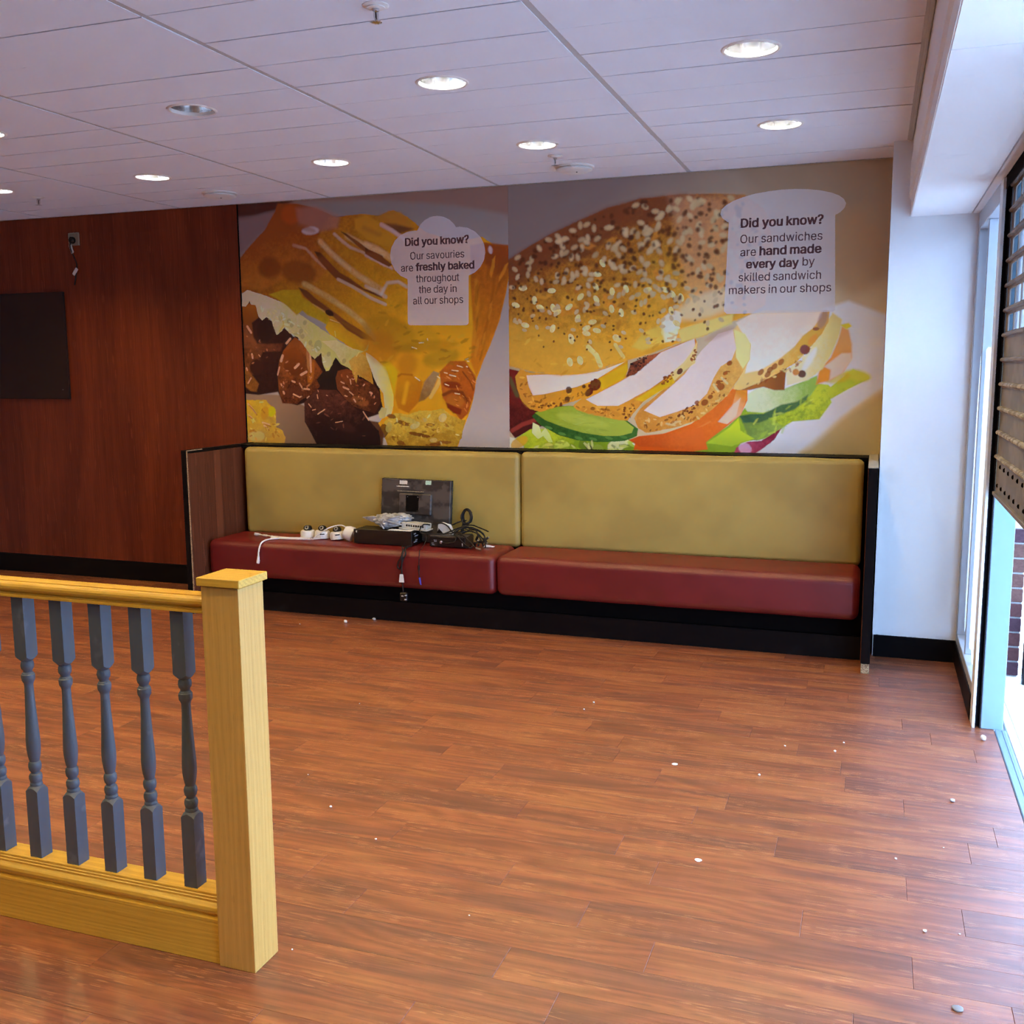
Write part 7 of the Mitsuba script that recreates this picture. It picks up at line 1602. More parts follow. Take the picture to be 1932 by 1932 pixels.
# ceiling: grid bars along y every 1.2 m, tiles 1.2 x 0.3, a void above
put('ceiling', box(-7.6, 0.9, -4.2, 6.4, 2.98, 3.02), 'void')
labels['ceiling'] = {'kind': 'structure', 'label': 'suspended ceiling of white tiles'}
BARS = [0.12 - 1.2 * k for k in range(7)]
LIGHTS = [(x, y) for y in (5.155, 3.93, 2.73, 1.53, 0.33) for x in (-0.47, -1.685, -2.885, -4.085, -5.285)]
SPRINKLERS = [(-1.533, 3.054), (-1.681, 5.451), (-5.239, 5.454)]
for k, x in enumerate(BARS):
    w = 0.0132
    put('ceiling__grid_bar', box(x - w, x + w, -4.0, WALL_Y - 0.002, H + 0.0025, H + 0.03), 'ceiling_bar')
put('ceiling__edge_trim', box(-7.0, 0.13, WALL_Y - 0.012, WALL_Y - 0.002, H - 0.001, H + 0.02), 'ceiling_bar')
for i in range(6):
    xb, xa = BARS[i] - 0.0135, BARS[i + 1] + 0.0135
    for j in range(-9, 11):
        ya, yb = 3.18 + 0.3 * j + 0.0026, 3.18 + 0.3 * (j + 1) - 0.0026
        if ya > WALL_Y - 0.03:
            continue
        yb = min(yb, WALL_Y - 0.013)
        shape = sbox(xa, ya, xb, yb)
        for lx, ly in LIGHTS:
            if xa < lx < xb and ya < ly < yb:
                shape = shape.difference(Point(lx, ly).buffer(0.100, quad_segs=10))
        m = prism(shape, 0.018, 'z')
        m.vertices[:, 2] += H
        dz = rs.normal(0, 0.0004, 3)
        m.vertices[:, 2] += dz[0] + dz[1] * (m.vertices[:, 0] - xa) / 1.2 * 2 + dz[2] * (m.vertices[:, 1] - ya) / 0.3
        m.vertices[:, 1] += rs.normal(0, 0.0008)
        put('ceiling__tile', m, 'ceiling_tile')

put('wall_back', box(-7.6, 0.6, WALL_Y, 6.40, -0.06, 3.0), 'wall_cream')
labels['wall_back'] = {'kind': 'structure', 'label': 'long back wall, wood panelled at the left, with two food murals'}
tag(put('wall_back__panel', box(-7.0, -4.203, WALL_Y - 0.012, WALL_Y, 0.145, H - 0.004), 'veneer_red'), 'dark red wood veneer panelling')
put('wall_back__corner_strip', box(-4.2035, -4.2002, WALL_Y - 0.014, WALL_Y, 1.07, H - 0.004), 'black_matt')
put('baseboard_back', box(-7.0, -4.18, WALL_Y - 0.016, WALL_Y, 0.0, 0.145, 0.002), 'black_gloss')
labels['baseboard_back'] = {'kind': 'structure', 'label': 'black skirting board under the red wood panelling'}
put('wall_left', box(-7.2, -7.0, -4.2, 6.3, -0.06, 3.0), 'wall_room')
labels['wall_left'] = {'kind': 'structure', 'label': 'left side wall outside the picture'}
put('wall_front', box(-7.2, 0.6, -4.2, -4.0, -0.06, 3.0), 'wall_room')
labels['wall_front'] = {'kind': 'structure', 'label': 'wall behind the viewer'}

# white boxed pier between the murals and the shopfront, and the boxed beam above
PIER_Y = 5.755
put('wall_right', join(box(0.045, 0.60, PIER_Y, WALL_Y + 0.1, -0.02, 2.99)), 'wall_white')
labels['wall_right'] = {'kind': 'structure', 'label': 'white boxed pier between sandwich mural and shopfront'}
put('wall_right__corner_bead', box(0.043, 0.062, PIER_Y - 0.003, PIER_Y + 0.02, 0.12, H), 'wall_white')
put('wall_right__corner_bead', box(0.118, 0.128, PIER_Y - 0.0009, PIER_Y + 0.01, 0.12, 2.34), 'wall_white')
put('baseboard_right', box(0.05, 0.487, PIER_Y - 0.012, PIER_Y, 0.0, 0.12, 0.002), 'black_gloss')
labels['baseboard_right'] = {'kind': 'structure', 'label': 'short black skirting board at the foot of the white pier'}
BEAM_Z = 2.337
beam = [(0.135, 3.0), (0.135, 2.62), (0.129, 2.61), (0.129, 2.43), (0.138, 2.415), (0.138, BEAM_Z), (0.425, BEAM_Z), (0.425, BEAM_Z + 0.012), (0.433, BEAM_Z + 0.012), (0.433, BEAM_Z), (0.47, BEAM_Z), (0.47, 2.50), (0.9, 2.50), (0.9, 3.0)]
m = prism(beam, PIER_Y + 4.0 - 0.001, 'y')
m.vertices[:, 1] -= 4.0
put('trim_1', m, 'wall_white')
labels['trim_1'] = {'kind': 'structure', 'label': 'white boxed beam above the shopfront'}
for ya, yb in ((-4.0, 2.797), (2.801, PIER_Y - 0.03)):
    put('trim_1__soffit_panel', box(0.142, 0.424, ya, yb, BEAM_Z - 0.003, BEAM_Z), 'wall_white')
put('trim_1__shadow_strip', box(0.118, 0.1285, -4.0, PIER_Y, H - 0.003, H + 0.02), 'ceiling_bar')

# ------------------------------------------------------------------ murals with their lettering
LETTERS_LABEL = 'dark lettering'
for num, (x0, wid, matname, label) in enumerate(((-4.2, 1.985, 'print_pasty', 'large wall print of a bitten meat pasty with white chef hat note'),
                                                 (-2.215, 2.258, 'print_sandwich', 'large wall print of a seeded chicken roll with white toast shaped note'))):
    t = thing('mural', label, 'wall print')
    xx, zz = np.linspace(x0 + (0.001 if num else 0), x0 + wid, 3), np.linspace(MURAL_Z0, MURAL_Z0 + MURAL_H - 0.004, 3)
    put(t + '__print', box(x0 + 0.0005, x0 + wid, WALL_Y - 0.004, WALL_Y - 0.001, MURAL_Z0, MURAL_Z0 + MURAL_H - 0.004), matname)
    for c, s, bold, l, r, y in LETTERS:
        if c != num + 1:
            continue
        words = [meshkit.text_mesh(q, 0.05, 0.0008, bool(bold)) for q in s.split(' ')]
        spans = [(q.bounds[0][0], q.bounds[1][0]) for q in words]
        gap = 0.0215
        k = (r - l) / 1000 / (sum(q[1] - q[0] for q in spans) + gap * (len(words) - 1))
        at_x, fat = x0 + l / 1000, 0.0013 if bold else 0.0004
        for q, (a, c_) in zip(words, spans):
            v = q.vertices
            z = v[:, 1] * min(max(k, 0.95), 1.12) + MURAL_Z0 + y / 1000
            v = np.stack([at_x + (v[:, 0] - a) * k, WALL_Y - 0.004 - v[:, 2], z], 1)
            v = np.vstack([v - (fat, 0, 0), v + (fat, 0.00005, 0)])
            put(t + '__lettering', trimesh.Trimesh(v, np.vstack([q.faces, q.faces + len(q.vertices)]), process=False), 'letter_ink')
            at_x += (c_ - a + gap) * k

# ------------------------------------------------------------------ bench along the wall
t = thing('banquette', 'long fixed banquette with olive backrests and dark red seats below the murals', 'bench')
tag(put(t + '__back_cushion', cushion(-4.092, -2.074, 5.955, 6.15, 0.45, 1.053, 0.035, (0, 0.022, 0.004), 0.004, 1), 'vinyl_olive', True), 'olive vinyl backrest')
tag(put(t + '__back_cushion', cushion(-2.069, -0.036, 5.955, 6.15, 0.45, 1.060, 0.035, (0, 0.022, 0.004), 0.004, 2), 'vinyl_olive', True), 'olive vinyl backrest')


def seat(x0, x1, seed):
    m = cushion(x0, x1, 5.545, 5.96, 0.232, 0.472, 0.045, (0, 0.008, 0.002), 0.003, seed)
    return m


for x0, x1, sd in ((-4.118, -2.090, 3), (-2.085, -0.032, 4)):
    tag(put(t + '__seat_cushion', seat(x0, x1, sd), 'vinyl_red', True), 'dark red vinyl seat')
put(t + '__plinth', box(-4.13, -0.012, 5.665, 6.1, 0.0, 0.24), 'black_matt')
put(t + '__kick_board', box(-4.13, -0.012, 5.635, 5.665, 0.0, 0.128, 0.002), 'black_gloss')
put(t + '__back_board', box(-4.13, -0.012, 6.1, WALL_Y, 0.0, 1.045), 'black_matt')
put(t + '__top_rail', box(-4.131, -0.012, 6.0, WALL_Y - 0.003, 1.045, 1.068, 0.002), 'black_gloss')
e = put(t + '__end_panel', box(-4.176, -4.135, 5.40, WALL_Y - 0.017, 0.0, 1.071, 0.0015), 'black_gloss')
tag(put(e + '__inner_face', box(-4.135, -4.131, 5.404, WALL_Y - 0.003, 0.0, 1.05), 'veneer_brown'), 'brown striped wood veneer')
tag(put(e + '__bare_edge', box(-4.135, -4.1285, 5.398, 5.404, 0.0, 1.068), 'chipboard'), 'bare chipped edge')
tag(put(e + '__bare_edge', box(-4.136, -4.130, 5.404, 5.56, 1.0655, 1.0715), 'chipboard'), 'bare chipped edge')
e = put(t + '__end_panel', box(-0.011, 0.034, 5.38, WALL_Y - 0.004, 0.055, 1.068, 0.0015), 'black_gloss')
tag(put(e + '__cap', box(-0.013, 0.036, 5.38, WALL_Y - 0.004, 1.068, 1.073), 'cap_beige'), 'pale beige top edge')
tag(put(e + '__worn_foot', box(-0.010, 0.032, 5.383, WALL_Y - 0.004, 0.0, 0.055, 0.003), 'chipboard'), 'worn bare foot')
tag(put(e + '__inner_face', box(-0.0145, -0.011, 5.40, 6.1, 0.06, 1.066), 'veneer_brown'), 'dark brown wood veneer')

# ------------------------------------------------------------------ balustrade
t = thing('balustrade', 'oak balustrade with square post and grey turned spindles in the foreground', 'balustrade')
PX0, PX1, PY0, PY1 = -1.588, -1.477, 2.103, 2.213
p_ = put(t + '__newel_post', box(PX0, PX1, PY0, PY1, 0.0, 1.036, 0.0012), 'oak_upright')
put(p_ + '__cap', box(PX0 - 0.007, PX1 + 0.009, PY0 - 0.009, PY1 + 0.009, 1.039, 1.060, 0.0015), 'oak_long')
put(p_ + '__neck', box(PX0 + 0.003, PX1 - 0.003, PY0 + 0.003, PY1 - 0.003, 1.034, 1.041), 'oak_edge')
RX0 = -3.6
yc = 2.157
half = [(0.0, 1.016), (0.012, 1.016), (0.0205, 1.0155), (0.0215, 1.0105), (0.0245, 1.0105), (0.0255, 1.0140), (0.031, 1.0125), (0.037, 1.007), (0.0405, 0.999), (0.040, 0.990), (0.036, 0.983), (0.030, 0.979), (0.0265, 0.972), (0.0285, 0.967), (0.036, 0.966), (0.036, 0.957), (0.031, 0.954), (0.0, 0.954)]
half = [(a, 0.9585 + (z - 0.954) * 0.735) for a, z in half]
prof = [(yc - a, z) for a, z in half] + [(yc + a, z) for a, z in half[::-1]]
m = prism(Polygon(prof).buffer(0), PX0 - RX0, 'x')
m.vertices[:, 0] += RX0
put(t + '__handrail', m, 'oak_long', 18)
half = [(0.0, 0.190), (0.031, 0.190), (0.032, 0.188), (0.032, 0.1835), (0.0345, 0.1815), (0.0345, 0.176), (0.037, 0.174), (0.037, 0.168), (0.040, 0.165), (0.0465, 0.158), (0.0485, 0.150), (0.0465, 0.142), (0.041, 0.136), (0.038, 0.132), (0.039, 0.128), (0.049, 0.126), (0.049, 0.118), (0.0, 0.118)]
prof = [(yc - a, z) for a, z in half] + [(yc + a, z) for a, z in half[::-1]]
m = prism(Polygon(prof).buffer(0), PX0 - RX0, 'x')
m.vertices[:, 0] += RX0
put(t + '__base_moulding', m, 'oak_long', 18)
put(t + '__base_board', box(RX0, PX0, yc - 0.048, yc + 0.048, 0.0, 0.118, 0.0015), 'oak_long')
put(t + '__newel_post', box(RX0 - 0.11, RX0, PY0, PY1, 0.0, 1.036, 0.0012), 'oak_upright')
turn = [(0.0205, 0.775), (0.0135, 0.7735), (0.0165, 0.771), (0.0205, 0.766), (0.0222, 0.757), (0.0205, 0.748), (0.0155, 0.7425), (0.0150, 0.738), (0.0185, 0.7355), (0.0195, 0.7325), (0.0222, 0.7305), (0.0227, 0.722), (0.0215, 0.7135), (0.0175, 0.708), (0.0148, 0.701), (0.0152, 0.68), (0.0165, 0.65), (0.0190, 0.61), (0.0215, 0.57), (0.0235, 0.54), (0.0240, 0.525), (0.0232, 0.508), (0.0205, 0.490), (0.0170, 0.4775), (0.0160, 0.474), (0.0195, 0.471), (0.0218, 0.464), (0.0218, 0.457), (0.0195, 0.448), (0.0150, 0.4435), (0.0148, 0.439), (0.0195, 0.436), (0.0222, 0.429), (0.0222, 0.422), (0.0200, 0.4145), (0.0175, 0.412), (0.0205, 0.409), (0.0215, 0.405), (0.0200, 0.401), (0.0225, 0.399), (0.0228, 0.395)]
turned = lathe([(0, 0.395 - 0.01)] + [(0.81 * r, z) for r, z in turn[::-1]] + [(0, 0.785)], 28)


def squared(z0, z1, w, end):
    """A square length whose turned end (end = -1 below, 1 above) rises to points at the middles of its faces."""
    m = m3.Manifold.cube((2 * w, 2 * w, z1 - z0)).translate((-w, -w, z0)).refine_to_length(0.012)
    if end > 0:
        cone = m3.Manifold.cylinder(0.6, 0.6 * 0.9 + w * 0.80, w * 0.80, 48).translate((0, 0, z1 - 0.6))
    else:
        cone = m3.Manifold.cylinder(0.6, w * 0.80, 0.6 * 0.9 + w * 0.80, 48).translate((0, 0, z0))
    r = m3.Manifold.cube((2 * w, 2 * w, z1 - z0)).translate((-w, -w, z0)) ^ cone
    q = r.to_mesh()
    return trimesh.Trimesh(q.vert_properties[:, :3], q.tri_verts, process=False)


spindle = join(squared(0.19, 0.402, 0.0205, 1), squared(0.7715, 0.9605, 0.0205, -1), turned)
sp = mikit.ply(spindle, 'spindle_grey', 32)
for k in range(14):
    put(t + '__spindle', move(sp, T().translate([-1.691 - 0.1333 * k, yc - 0.004, 0])), None)

# ------------------------------------------------------------------ shopfront on the right
GX = 0.50
t = tag('window_1', 'narrow fixed shopfront pane between the white pier and the shutter post', kind='structure')
put(t + '__frame', join(box(0.462, 0.52, 5.69, PIER_Y - 0.001, 0.12, BEAM_Z - 0.004, 0.003), box(0.462, 0.52, 4.80, 5.69, 2.25, BEAM_Z - 0.004, 0.003), box(0.462, 0.52, 4.80, 5.69, 0.12, 0.17, 0.003), box(0.470, 0.512, 5.30, 5.325, 0.17, 2.25, 0.003)), 'alu_grey')
put(t + '__pane', box(0.494, 0.4942, 4.805, 5.69, 0.17, 2.25), 'glass')
put(t + '__ledge', box(0.458, 0.53, 4.80, PIER_Y - 0.013, 0.0, 0.12, 0.003), 'black_gloss')
film = [(4.82, 0.185), (4.86, 0.14), (4.92, 0.175), (4.98, 0.13), (5.05, 0.19), (5.14, 0.165), (5.2, 0.22), (5.3, 0.20), (5.36, 0.30), (5.42, 0.24), (5.5, 0.28), (5.58, 0.21), (5.62, 0.26), (5.64, 0.42), (5.63, 0.75), (5.60, 1.30), (5.55, 1.62), (5.2, 1.66), (4.82, 1.64)]
scene['film_white'] = {'type': 'principledthin', 'base_color': rgb(0.82, 0.88, 0.88), 'roughness': 0.6, 'diff_trans': 1.3}
sheet = trimesh.creation.triangulate_polygon(Polygon(film), engine='earcut')
sv = np.stack([np.full(len(sheet[0]), 0.4885), sheet[0][:, 0], sheet[0][:, 1]], 1)
k = thing('window_film', 'torn white film peeling off the narrow shopfront pane', 'film')
scene[k] = mikit.ply((sv, sheet[1]), 'film_white')

# roller shutter: half lowered in front of the open doorway
t = thing('roller_shutter', 'half lowered grey roller shutter with punched upper slats at right edge', 'roller shutter')
SX, SY0, SY1, PITCH_, ZB = 0.503, 2.9, 4.697, 0.1005, 1.045
guide = put(t + '__guide', join(box(0.462, 0.474, 4.700, 4.80, 0.0, BEAM_Z - 0.004, 0.001), box(0.474, 0.497, 4.745, 4.80, 0.0, BEAM_Z - 0.004)), 'frame_white')
tag(put(guide + '__brush', join(box(0.4745, 0.4775, 4.703, 4.745, 0.0, BEAM_Z - 0.005), box(0.4775, 0.4925, 4.735, 4.745, 0.0, BEAM_Z - 0.005), box(0.4925, 0.4965, 4.703, 4.745, 0.0, BEAM_Z - 0.005)), 'brush_black'), 'black brush strip')
tag(put(t + '__post', box(0.497, 0.586, 4.700, 4.80, 0.0, 2.49, 0.003), 'post_blue'), 'pale blue square post')


def knuckle(z):
    c = [(SX - 0.004, z + 0.012), (SX - 0.012, z + 0.010), (SX - 0.0165, z + 0.004), (SX - 0.0165, z - 0.002), (SX - 0.012, z - 0.006), (SX - 0.006, z - 0.0065), (SX - 0.003, z - 0.012), (SX + 0.004, z - 0.012), (SX + 0.008, z), (SX + 0.004, z + 0.012)]
    q = prism(Polygon(c), SY1 - SY0, 'y')
    q.vertices[:, 1] += SY0
    return q


for i in range(13):
    z0 = ZB + 0.15 + PITCH_ * (i - 1) if i else ZB
    z1 = ZB + 0.15 + PITCH_ * i
    if z0 > BEAM_Z + 0.1:
        break
    za, zb = z0 + 0.010, z1 - 0.010
    if i == 0:
        s_ = put(t + '__bottom_slat', box(SX - 0.004, SX + 0.004, SY0, SY1, z0, zb), 'slat_grey')
        put(s_ + '__edge_bar', box(SX - 0.016, SX + 0.012, SY0, SY1 - 0.001, z0 - 0.012, z0 + 0.004, 0.002), 'slat_grey')
        for row, (zz, oy) in enumerate(((z0 + 0.035, 0.03), (zb - 0.022, 0.10))):
            for j in range(8):
                yy = 4.66 - oy - 0.135 * j
                put(s_ + '__rivet', xform(lathe([(0, -0.003), (0.009, -0.003), (0.009, 0.0), (0.006, 0.005), (0, 0.0062)], 10), T().translate([SX - 0.004, yy, zz]).rotate([0, 1, 0], -90)), 'black_matt')
    elif i < 6:
        s_ = put(t + '__slat', box(SX - 0.003, SX + 0.003, SY0, SY1, za, zb), 'slat_grey')
    else:
        W_, P_ = 0.163, 0.185
        n_ = int((SY1 - SY0 - 0.04) / P_)
        shape = sbox(SY0, za, SY1, zb)
        holes = [sbox(SY1 - 0.18 - P_ * j - W_ + 0.1, za + 0.006, SY1 - 0.18 - P_ * j + 0.1, zb - 0.009).buffer(-0.006).buffer(0.006, quad_segs=2) for j in range(n_)]
        for h_ in holes:
            shape = shape.difference(h_)
        q = prism(shape, 0.006, 'x')
        q.vertices[:, 0] += SX - 0.003
        s_ = put(t + '__slat', q, 'slat_grey')
        for h_ in holes[:7]:
            a0, b0, a1, b1 = h_.bounds
            put(s_ + '__pane', box(SX - 0.0005, SX + 0.0005, a0 - 0.001, a1 + 0.001, b0 - 0.001, b1 + 0.001), 'polycarbonate')
    put(s_ + '__knuckle', knuckle(z1), 'knuckle_worn' if i < 4 else 'slat_grey', 30)
put(t + '__box', join(box(0.47, 0.486, SY0, 4.80, BEAM_Z + 0.002, 2.50)), 'black_matt')
put(t + '__fascia', box(0.4725, 0.4745, SY0, 4.70, 2.285, BEAM_Z - 0.001), 'black_matt')
# far jamb of the doorway and the rest of the front, outside the picture
put('wall_right_front', join(box(0.50, 0.60, 2.80, 2.9, -0.02, 2.5), box(0.44, 0.60, -4.2, 1.3, -0.02, 2.5)), 'wall_white')
labels['wall_right_front'] = {'kind': 'structure', 'label': 'jambs of the shopfront outside the picture'}
k = thing('threshold', 'blue grey metal threshold strip at the open doorway', 'threshold')
m = prism([(0.552, -0.02), (0.600, -0.02), (0.600, 0.001), (0.592, 0.004), (0.582, 0.004), (0.580, 0.001), (0.572, 0.001), (0.570, 0.004), (0.556, 0.004), (0.552, 0.001)], 4.695 + 3.6, 'y')
m.vertices[:, 1] -= 3.6
scene[k] = mikit.ply(m, 'threshold_metal')

# outside: paving, a brick pier, a black frame
put('pavement', box(0.60, 14.0, -9.0, 16.0, -0.12, -0.02), 'pavement_base')
labels['pavement'] = {'kind': 'structure', 'label': 'pale tiled pavement outside the doorway'}
xs_ = [0.603, 0.64] + [0.64 + 0.3 * k for k in range(1, 4)]
for i in range(len(xs_) - 1):
    for j in range(14):
        y0 = 3.22 + 0.3 * j
        put('pavement__tile', box(xs_[i] + 0.002, xs_[i + 1] - 0.002, y0 + 0.002, y0 + 0.298, -0.02, -0.002 + rs.rand() * 0.0006, 0.002), 'pavement_tile')
t = thing('brick_pier', 'purple red brick pier outside beyond the pale blue post', 'pillar')
BX0, BX1, BY0, BY1 = 0.53, 0.748, 5.58, 6.02
put(t + '__mortar', box(BX0 + 0.004, BX1 - 0.004, BY0 + 0.004, BY1, -0.02, 2.9), 'mortar')
for c in range(38):
    z0 = 0.0 + 0.0765 * c
    if c == 10:
        tag(put(t + '__band', box(BX0, BX1, BY0, BY1, z0 + 0.001, z0 + 0.072), 'white_matt'), 'white band')
        continue
    for a, b in (((BX0, BX1),) if c % 2 else ((BX0, BX0 + 0.103), (BX0 + 0.113, BX1))):
        j_ = rs.rand() * 0.002
        put(t + '__brick', box(a, b, BY0 - j_, BY1 - 0.002, z0 + 0.005, z0 + 0.0715, 0.002), ('brick_a', 'brick_b', 'brick_b', 'brick_c')[rs.randint(4)])
t = thing('pavement_frame', 'low black framed panel on the pavement beside the brick pier', 'sign')
put(t + '__frame', join(box(0.752, 0.772, 5.44, 5.48, -0.002, 0.40, 0.002), box(1.25, 1.27, 5.44, 5.48, -0.002, 0.40, 0.002), box(0.772, 1.25, 5.44, 5.48, 0.38, 0.40), box(0.772, 1.25, 5.44, 5.48, 0.0, 0.03)), 'black_plastic')
put(t + '__panel', box(0.772, 1.25, 5.456, 5.464, 0.03, 0.38), 'alu_grey')

# ------------------------------------------------------------------ things on the ceiling
trim_m = mikit.ply(lathe([(0.0925, 0.011), (0.0935, 0.001), (0.094, -0.003), (0.098, -0.0055), (0.105, -0.004), (0.109, 0.0), (0.109, 0.001), (0.099, 0.001), (0.0965, 0.011)], 48), 'white_plastic', 30)
bowl_p = [(0.0925, 0.0108), (0.0915, 0.024), (0.0905, 0.032), (0.0880, 0.046), (0.0815, 0.064), (0.0720, 0.082), (0.0590, 0.099), (0.0420, 0.112), (0.0, 0.118)]
bowl_m = mikit.ply(trimesh.creation.revolve(np.array(bowl_p), sections=48), 'reflector', True)
can_m = mikit.ply(lathe([(0.0985, 0.004), (0.0985, 0.11), (0.06, 0.135), (0.0, 0.135)], 24), 'black_matt', 30)


def tube_lamp(y):
    c = []
    for s in (-1, 1):
        for k in range(5):
            a = math.pi / 2 * k / 4
            c.append((0.0155 * math.sin(a) if s < 0 else 0.0155 * math.cos(a), s * (0.038 + 0.0155 * (math.cos(a) if s < 0 else math.sin(a)))))
    m = trimesh.creation.revolve(np.array([(max(r, 0), z) for r, z in c]), sections=16)
    return xform(m, T().translate([0, y, 0.078]).rotate([0, 1, 0], 90))


lamp_mesh = join(tube_lamp(-0.021), tube_lamp(0.021))
lamp_on = mikit.ply(lamp_mesh, 'lamp_glass', True, emitter={'type': 'area', 'radiance': rgb(*(LAMP * c for c in LAMP_TINT))})
lamp_off = mikit.ply(lamp_mesh, 'lamp_glass', True)
OFF = {(-2.885, 3.93)}
col_name = {-0.47: 'nearest the shopfront beam', -1.685: 'second column from the shopfront beam', -2.885: 'third column from the shopfront beam', -4.085: 'fourth column from the shopfront beam', -5.285: 'at the left edge'}
for x, y in LIGHTS:
    row = {5.155: 'row next to the murals', 3.93: 'second row from the murals'}.get(y, 'row outside the picture')
    if (x, y) in OFF:
        lab = 'unlit recessed ceiling downlight with dark mirror reflector'
    elif y > 3.9:
        lab = f'lit recessed ceiling downlight, {row}, {col_name[x]}'
    else:
        lab = 'recessed ceiling downlight behind the viewer'
    t = thing('downlight', lab, 'ceiling light', 'recessed ceiling downlights')
    at = T().translate([x, y, H])
    put(t + '__trim', move(trim_m, at), None)
    put(t + '__reflector', move(bowl_m, at), None)
    put(t + '__housing', move(can_m, at), None)
    put(t + '__lamp', move(lamp_off if (x, y) in OFF else lamp_on, at), None)

for (x, y), lab in zip(SPRINKLERS, ('pendent chrome fire sprinkler head at the top edge of the ceiling', 'chrome fire sprinkler head beside the round smoke detector above the sandwich mural', 'small fire sprinkler head above the red wood panelling')):
    t = thing('fire_sprinkler', lab, 'sprinkler')
    at = T().translate([x, y, H])
    put(t + '__plate', xform(lathe([(0, 0), (0.042, 0.0), (0.042, -0.002), (0.030, -0.006), (0.029, -0.009), (0.016, -0.011), (0, -0.011)][::-1], 28), at), 'white_plastic', 30)
    fr = [tube([(0.0, 0.010 * s, -0.011), (0.0, 0.0125 * s, -0.022), (0.0, 0.0115 * s, -0.036), (0.0, 0.003 * s, -0.046)], 0.0022, 6, 4) for s in (-1, 1)]
    put(t + '__frame', xform(join(*fr, lathe([(0, -0.012), (0.011, -0.012), (0.011, -0.016), (0.008, -0.019), (0, -0.019)][::-1], 14), lathe([(0, -0.044), (0.004, -0.044), (0.004, -0.050), (0, -0.050)][::-1], 10)), at), 'steel', 30)
    tag(put(t + '__bulb', xform(lathe([(0, -0.019), (0.0022, -0.021), (0.0026, -0.03), (0.0022, -0.042), (0, -0.044)][::-1], 10), at), 'black_plastic', True), 'dark glass bulb')
    teeth = [box(-0.0022, 0.0022, 0.009, 0.019, -0.0515, -0.050) for _ in range(10)]
    teeth = [xform(q, T().rotate([0, 0, 1], 36 * i)) for i, q in enumerate(teeth)]
    put(t + '__deflector', xform(join(lathe([(0, -0.050), (0.011, -0.050), (0.011, -0.0515), (0, -0.0515)][::-1], 20), *teeth), at), 'steel')

for (x, y), lab in zip([(-1.665, 5.775), (-4.047, 5.765)], ('flat white smoke detector beside the sprinkler above the sandwich mural', 'flat white smoke detector above the corner of the red wood panelling')):
    t = thing('smoke_detector', lab, 'smoke detector')
    at = T().translate([x, y, H])
    put(t + '__base', xform(lathe([(0, 0.0), (0.112, 0.0), (0.112, -0.008), (0.100, -0.011), (0.094, -0.011), (0.092, -0.016), (0, -0.016)][::-1], 36), at), 'white_plastic', 30)
    put(t + '__cover', xform(lathe([(0, -0.016), (0.104, -0.016), (0.102, -0.022), (0.075, -0.032), (0, -0.035)][::-1], 36), at), 'white_matt', 30)
    tag(put(t + '__indicator', xform(lathe([(0, -0.033), (0.005, -0.033), (0.004, -0.037), (0, -0.0375)][::-1], 10), T(at.matrix) @ T().translate([0.02, -0.02, 0.0])), 'black_plastic', True), 'dark indicator')

# ------------------------------------------------------------------ things on the red wood wall
t = thing('wall_board', 'flat black board on the red wood wall at the left edge', 'board')
put(t + '__board', box(-6.75, -5.745, WALL_Y - 0.034, WALL_Y - 0.012, 1.372, 2.168, 0.002), 'board_black')
put(t + '__screw', xform(lathe([(0, 0), (0.0035, 0.0), (0.002, 0.002), (0, 0.002)], 8), T().translate([-5.80, WALL_Y - 0.034, 1.44]).rotate([1, 0, 0], 90)), 'steel')

t = thing('cable_outlet', 'open square wall box with black connector and dangling white tags', 'socket')
ox, oz = -5.618, 2.545
q = sbox(-0.046, -0.046, 0.046, 0.046).difference(sbox(-0.037, -0.037, 0.037, 0.037))
m = prism(q, 0.012, 'y')
m.vertices += (ox, WALL_Y - 0.024, oz)
put(t + '__box', m, 'cap_beige')
put(t + '__back', box(ox - 0.037, ox + 0.037, WALL_Y - 0.0135, WALL_Y - 0.0125, oz - 0.037, oz + 0.037), 'cap_beige')
put(t + '__connector', xform(lathe([(0, 0), (0.024, 0.0), (0.024, 0.02), (0.015, 0.03), (0, 0.03)], 16), T().translate([ox - 0.012, WALL_Y - 0.013, oz - 0.008]).rotate([1, 0, 0], 90)), 'black_plastic', 30)
cab = put(t + '__cable', tube([(ox - 0.012, WALL_Y - 0.035, oz - 0.01), (ox - 0.02, WALL_Y - 0.04, oz - 0.06), (ox - 0.01, WALL_Y - 0.022, oz - 0.12), (ox + 0.012, WALL_Y - 0.018, oz - 0.19), (ox - 0.005, WALL_Y - 0.018, oz - 0.27), (ox - 0.02, WALL_Y - 0.018, oz - 0.33)], 0.004), 'black_cable', True)
for dx, dz, a in ((-0.018, -0.072, -20), (0.0, -0.235, 40)):
    put(t + '__tag', xform(box(-0.013, 0.013, -0.0006, 0.0006, -0.03, 0.03), T().translate([ox + dx, WALL_Y - 0.030 if dz > -0.1 else WALL_Y - 0.026, oz + dz]).rotate([0, 1, 0], a)), 'label_white')

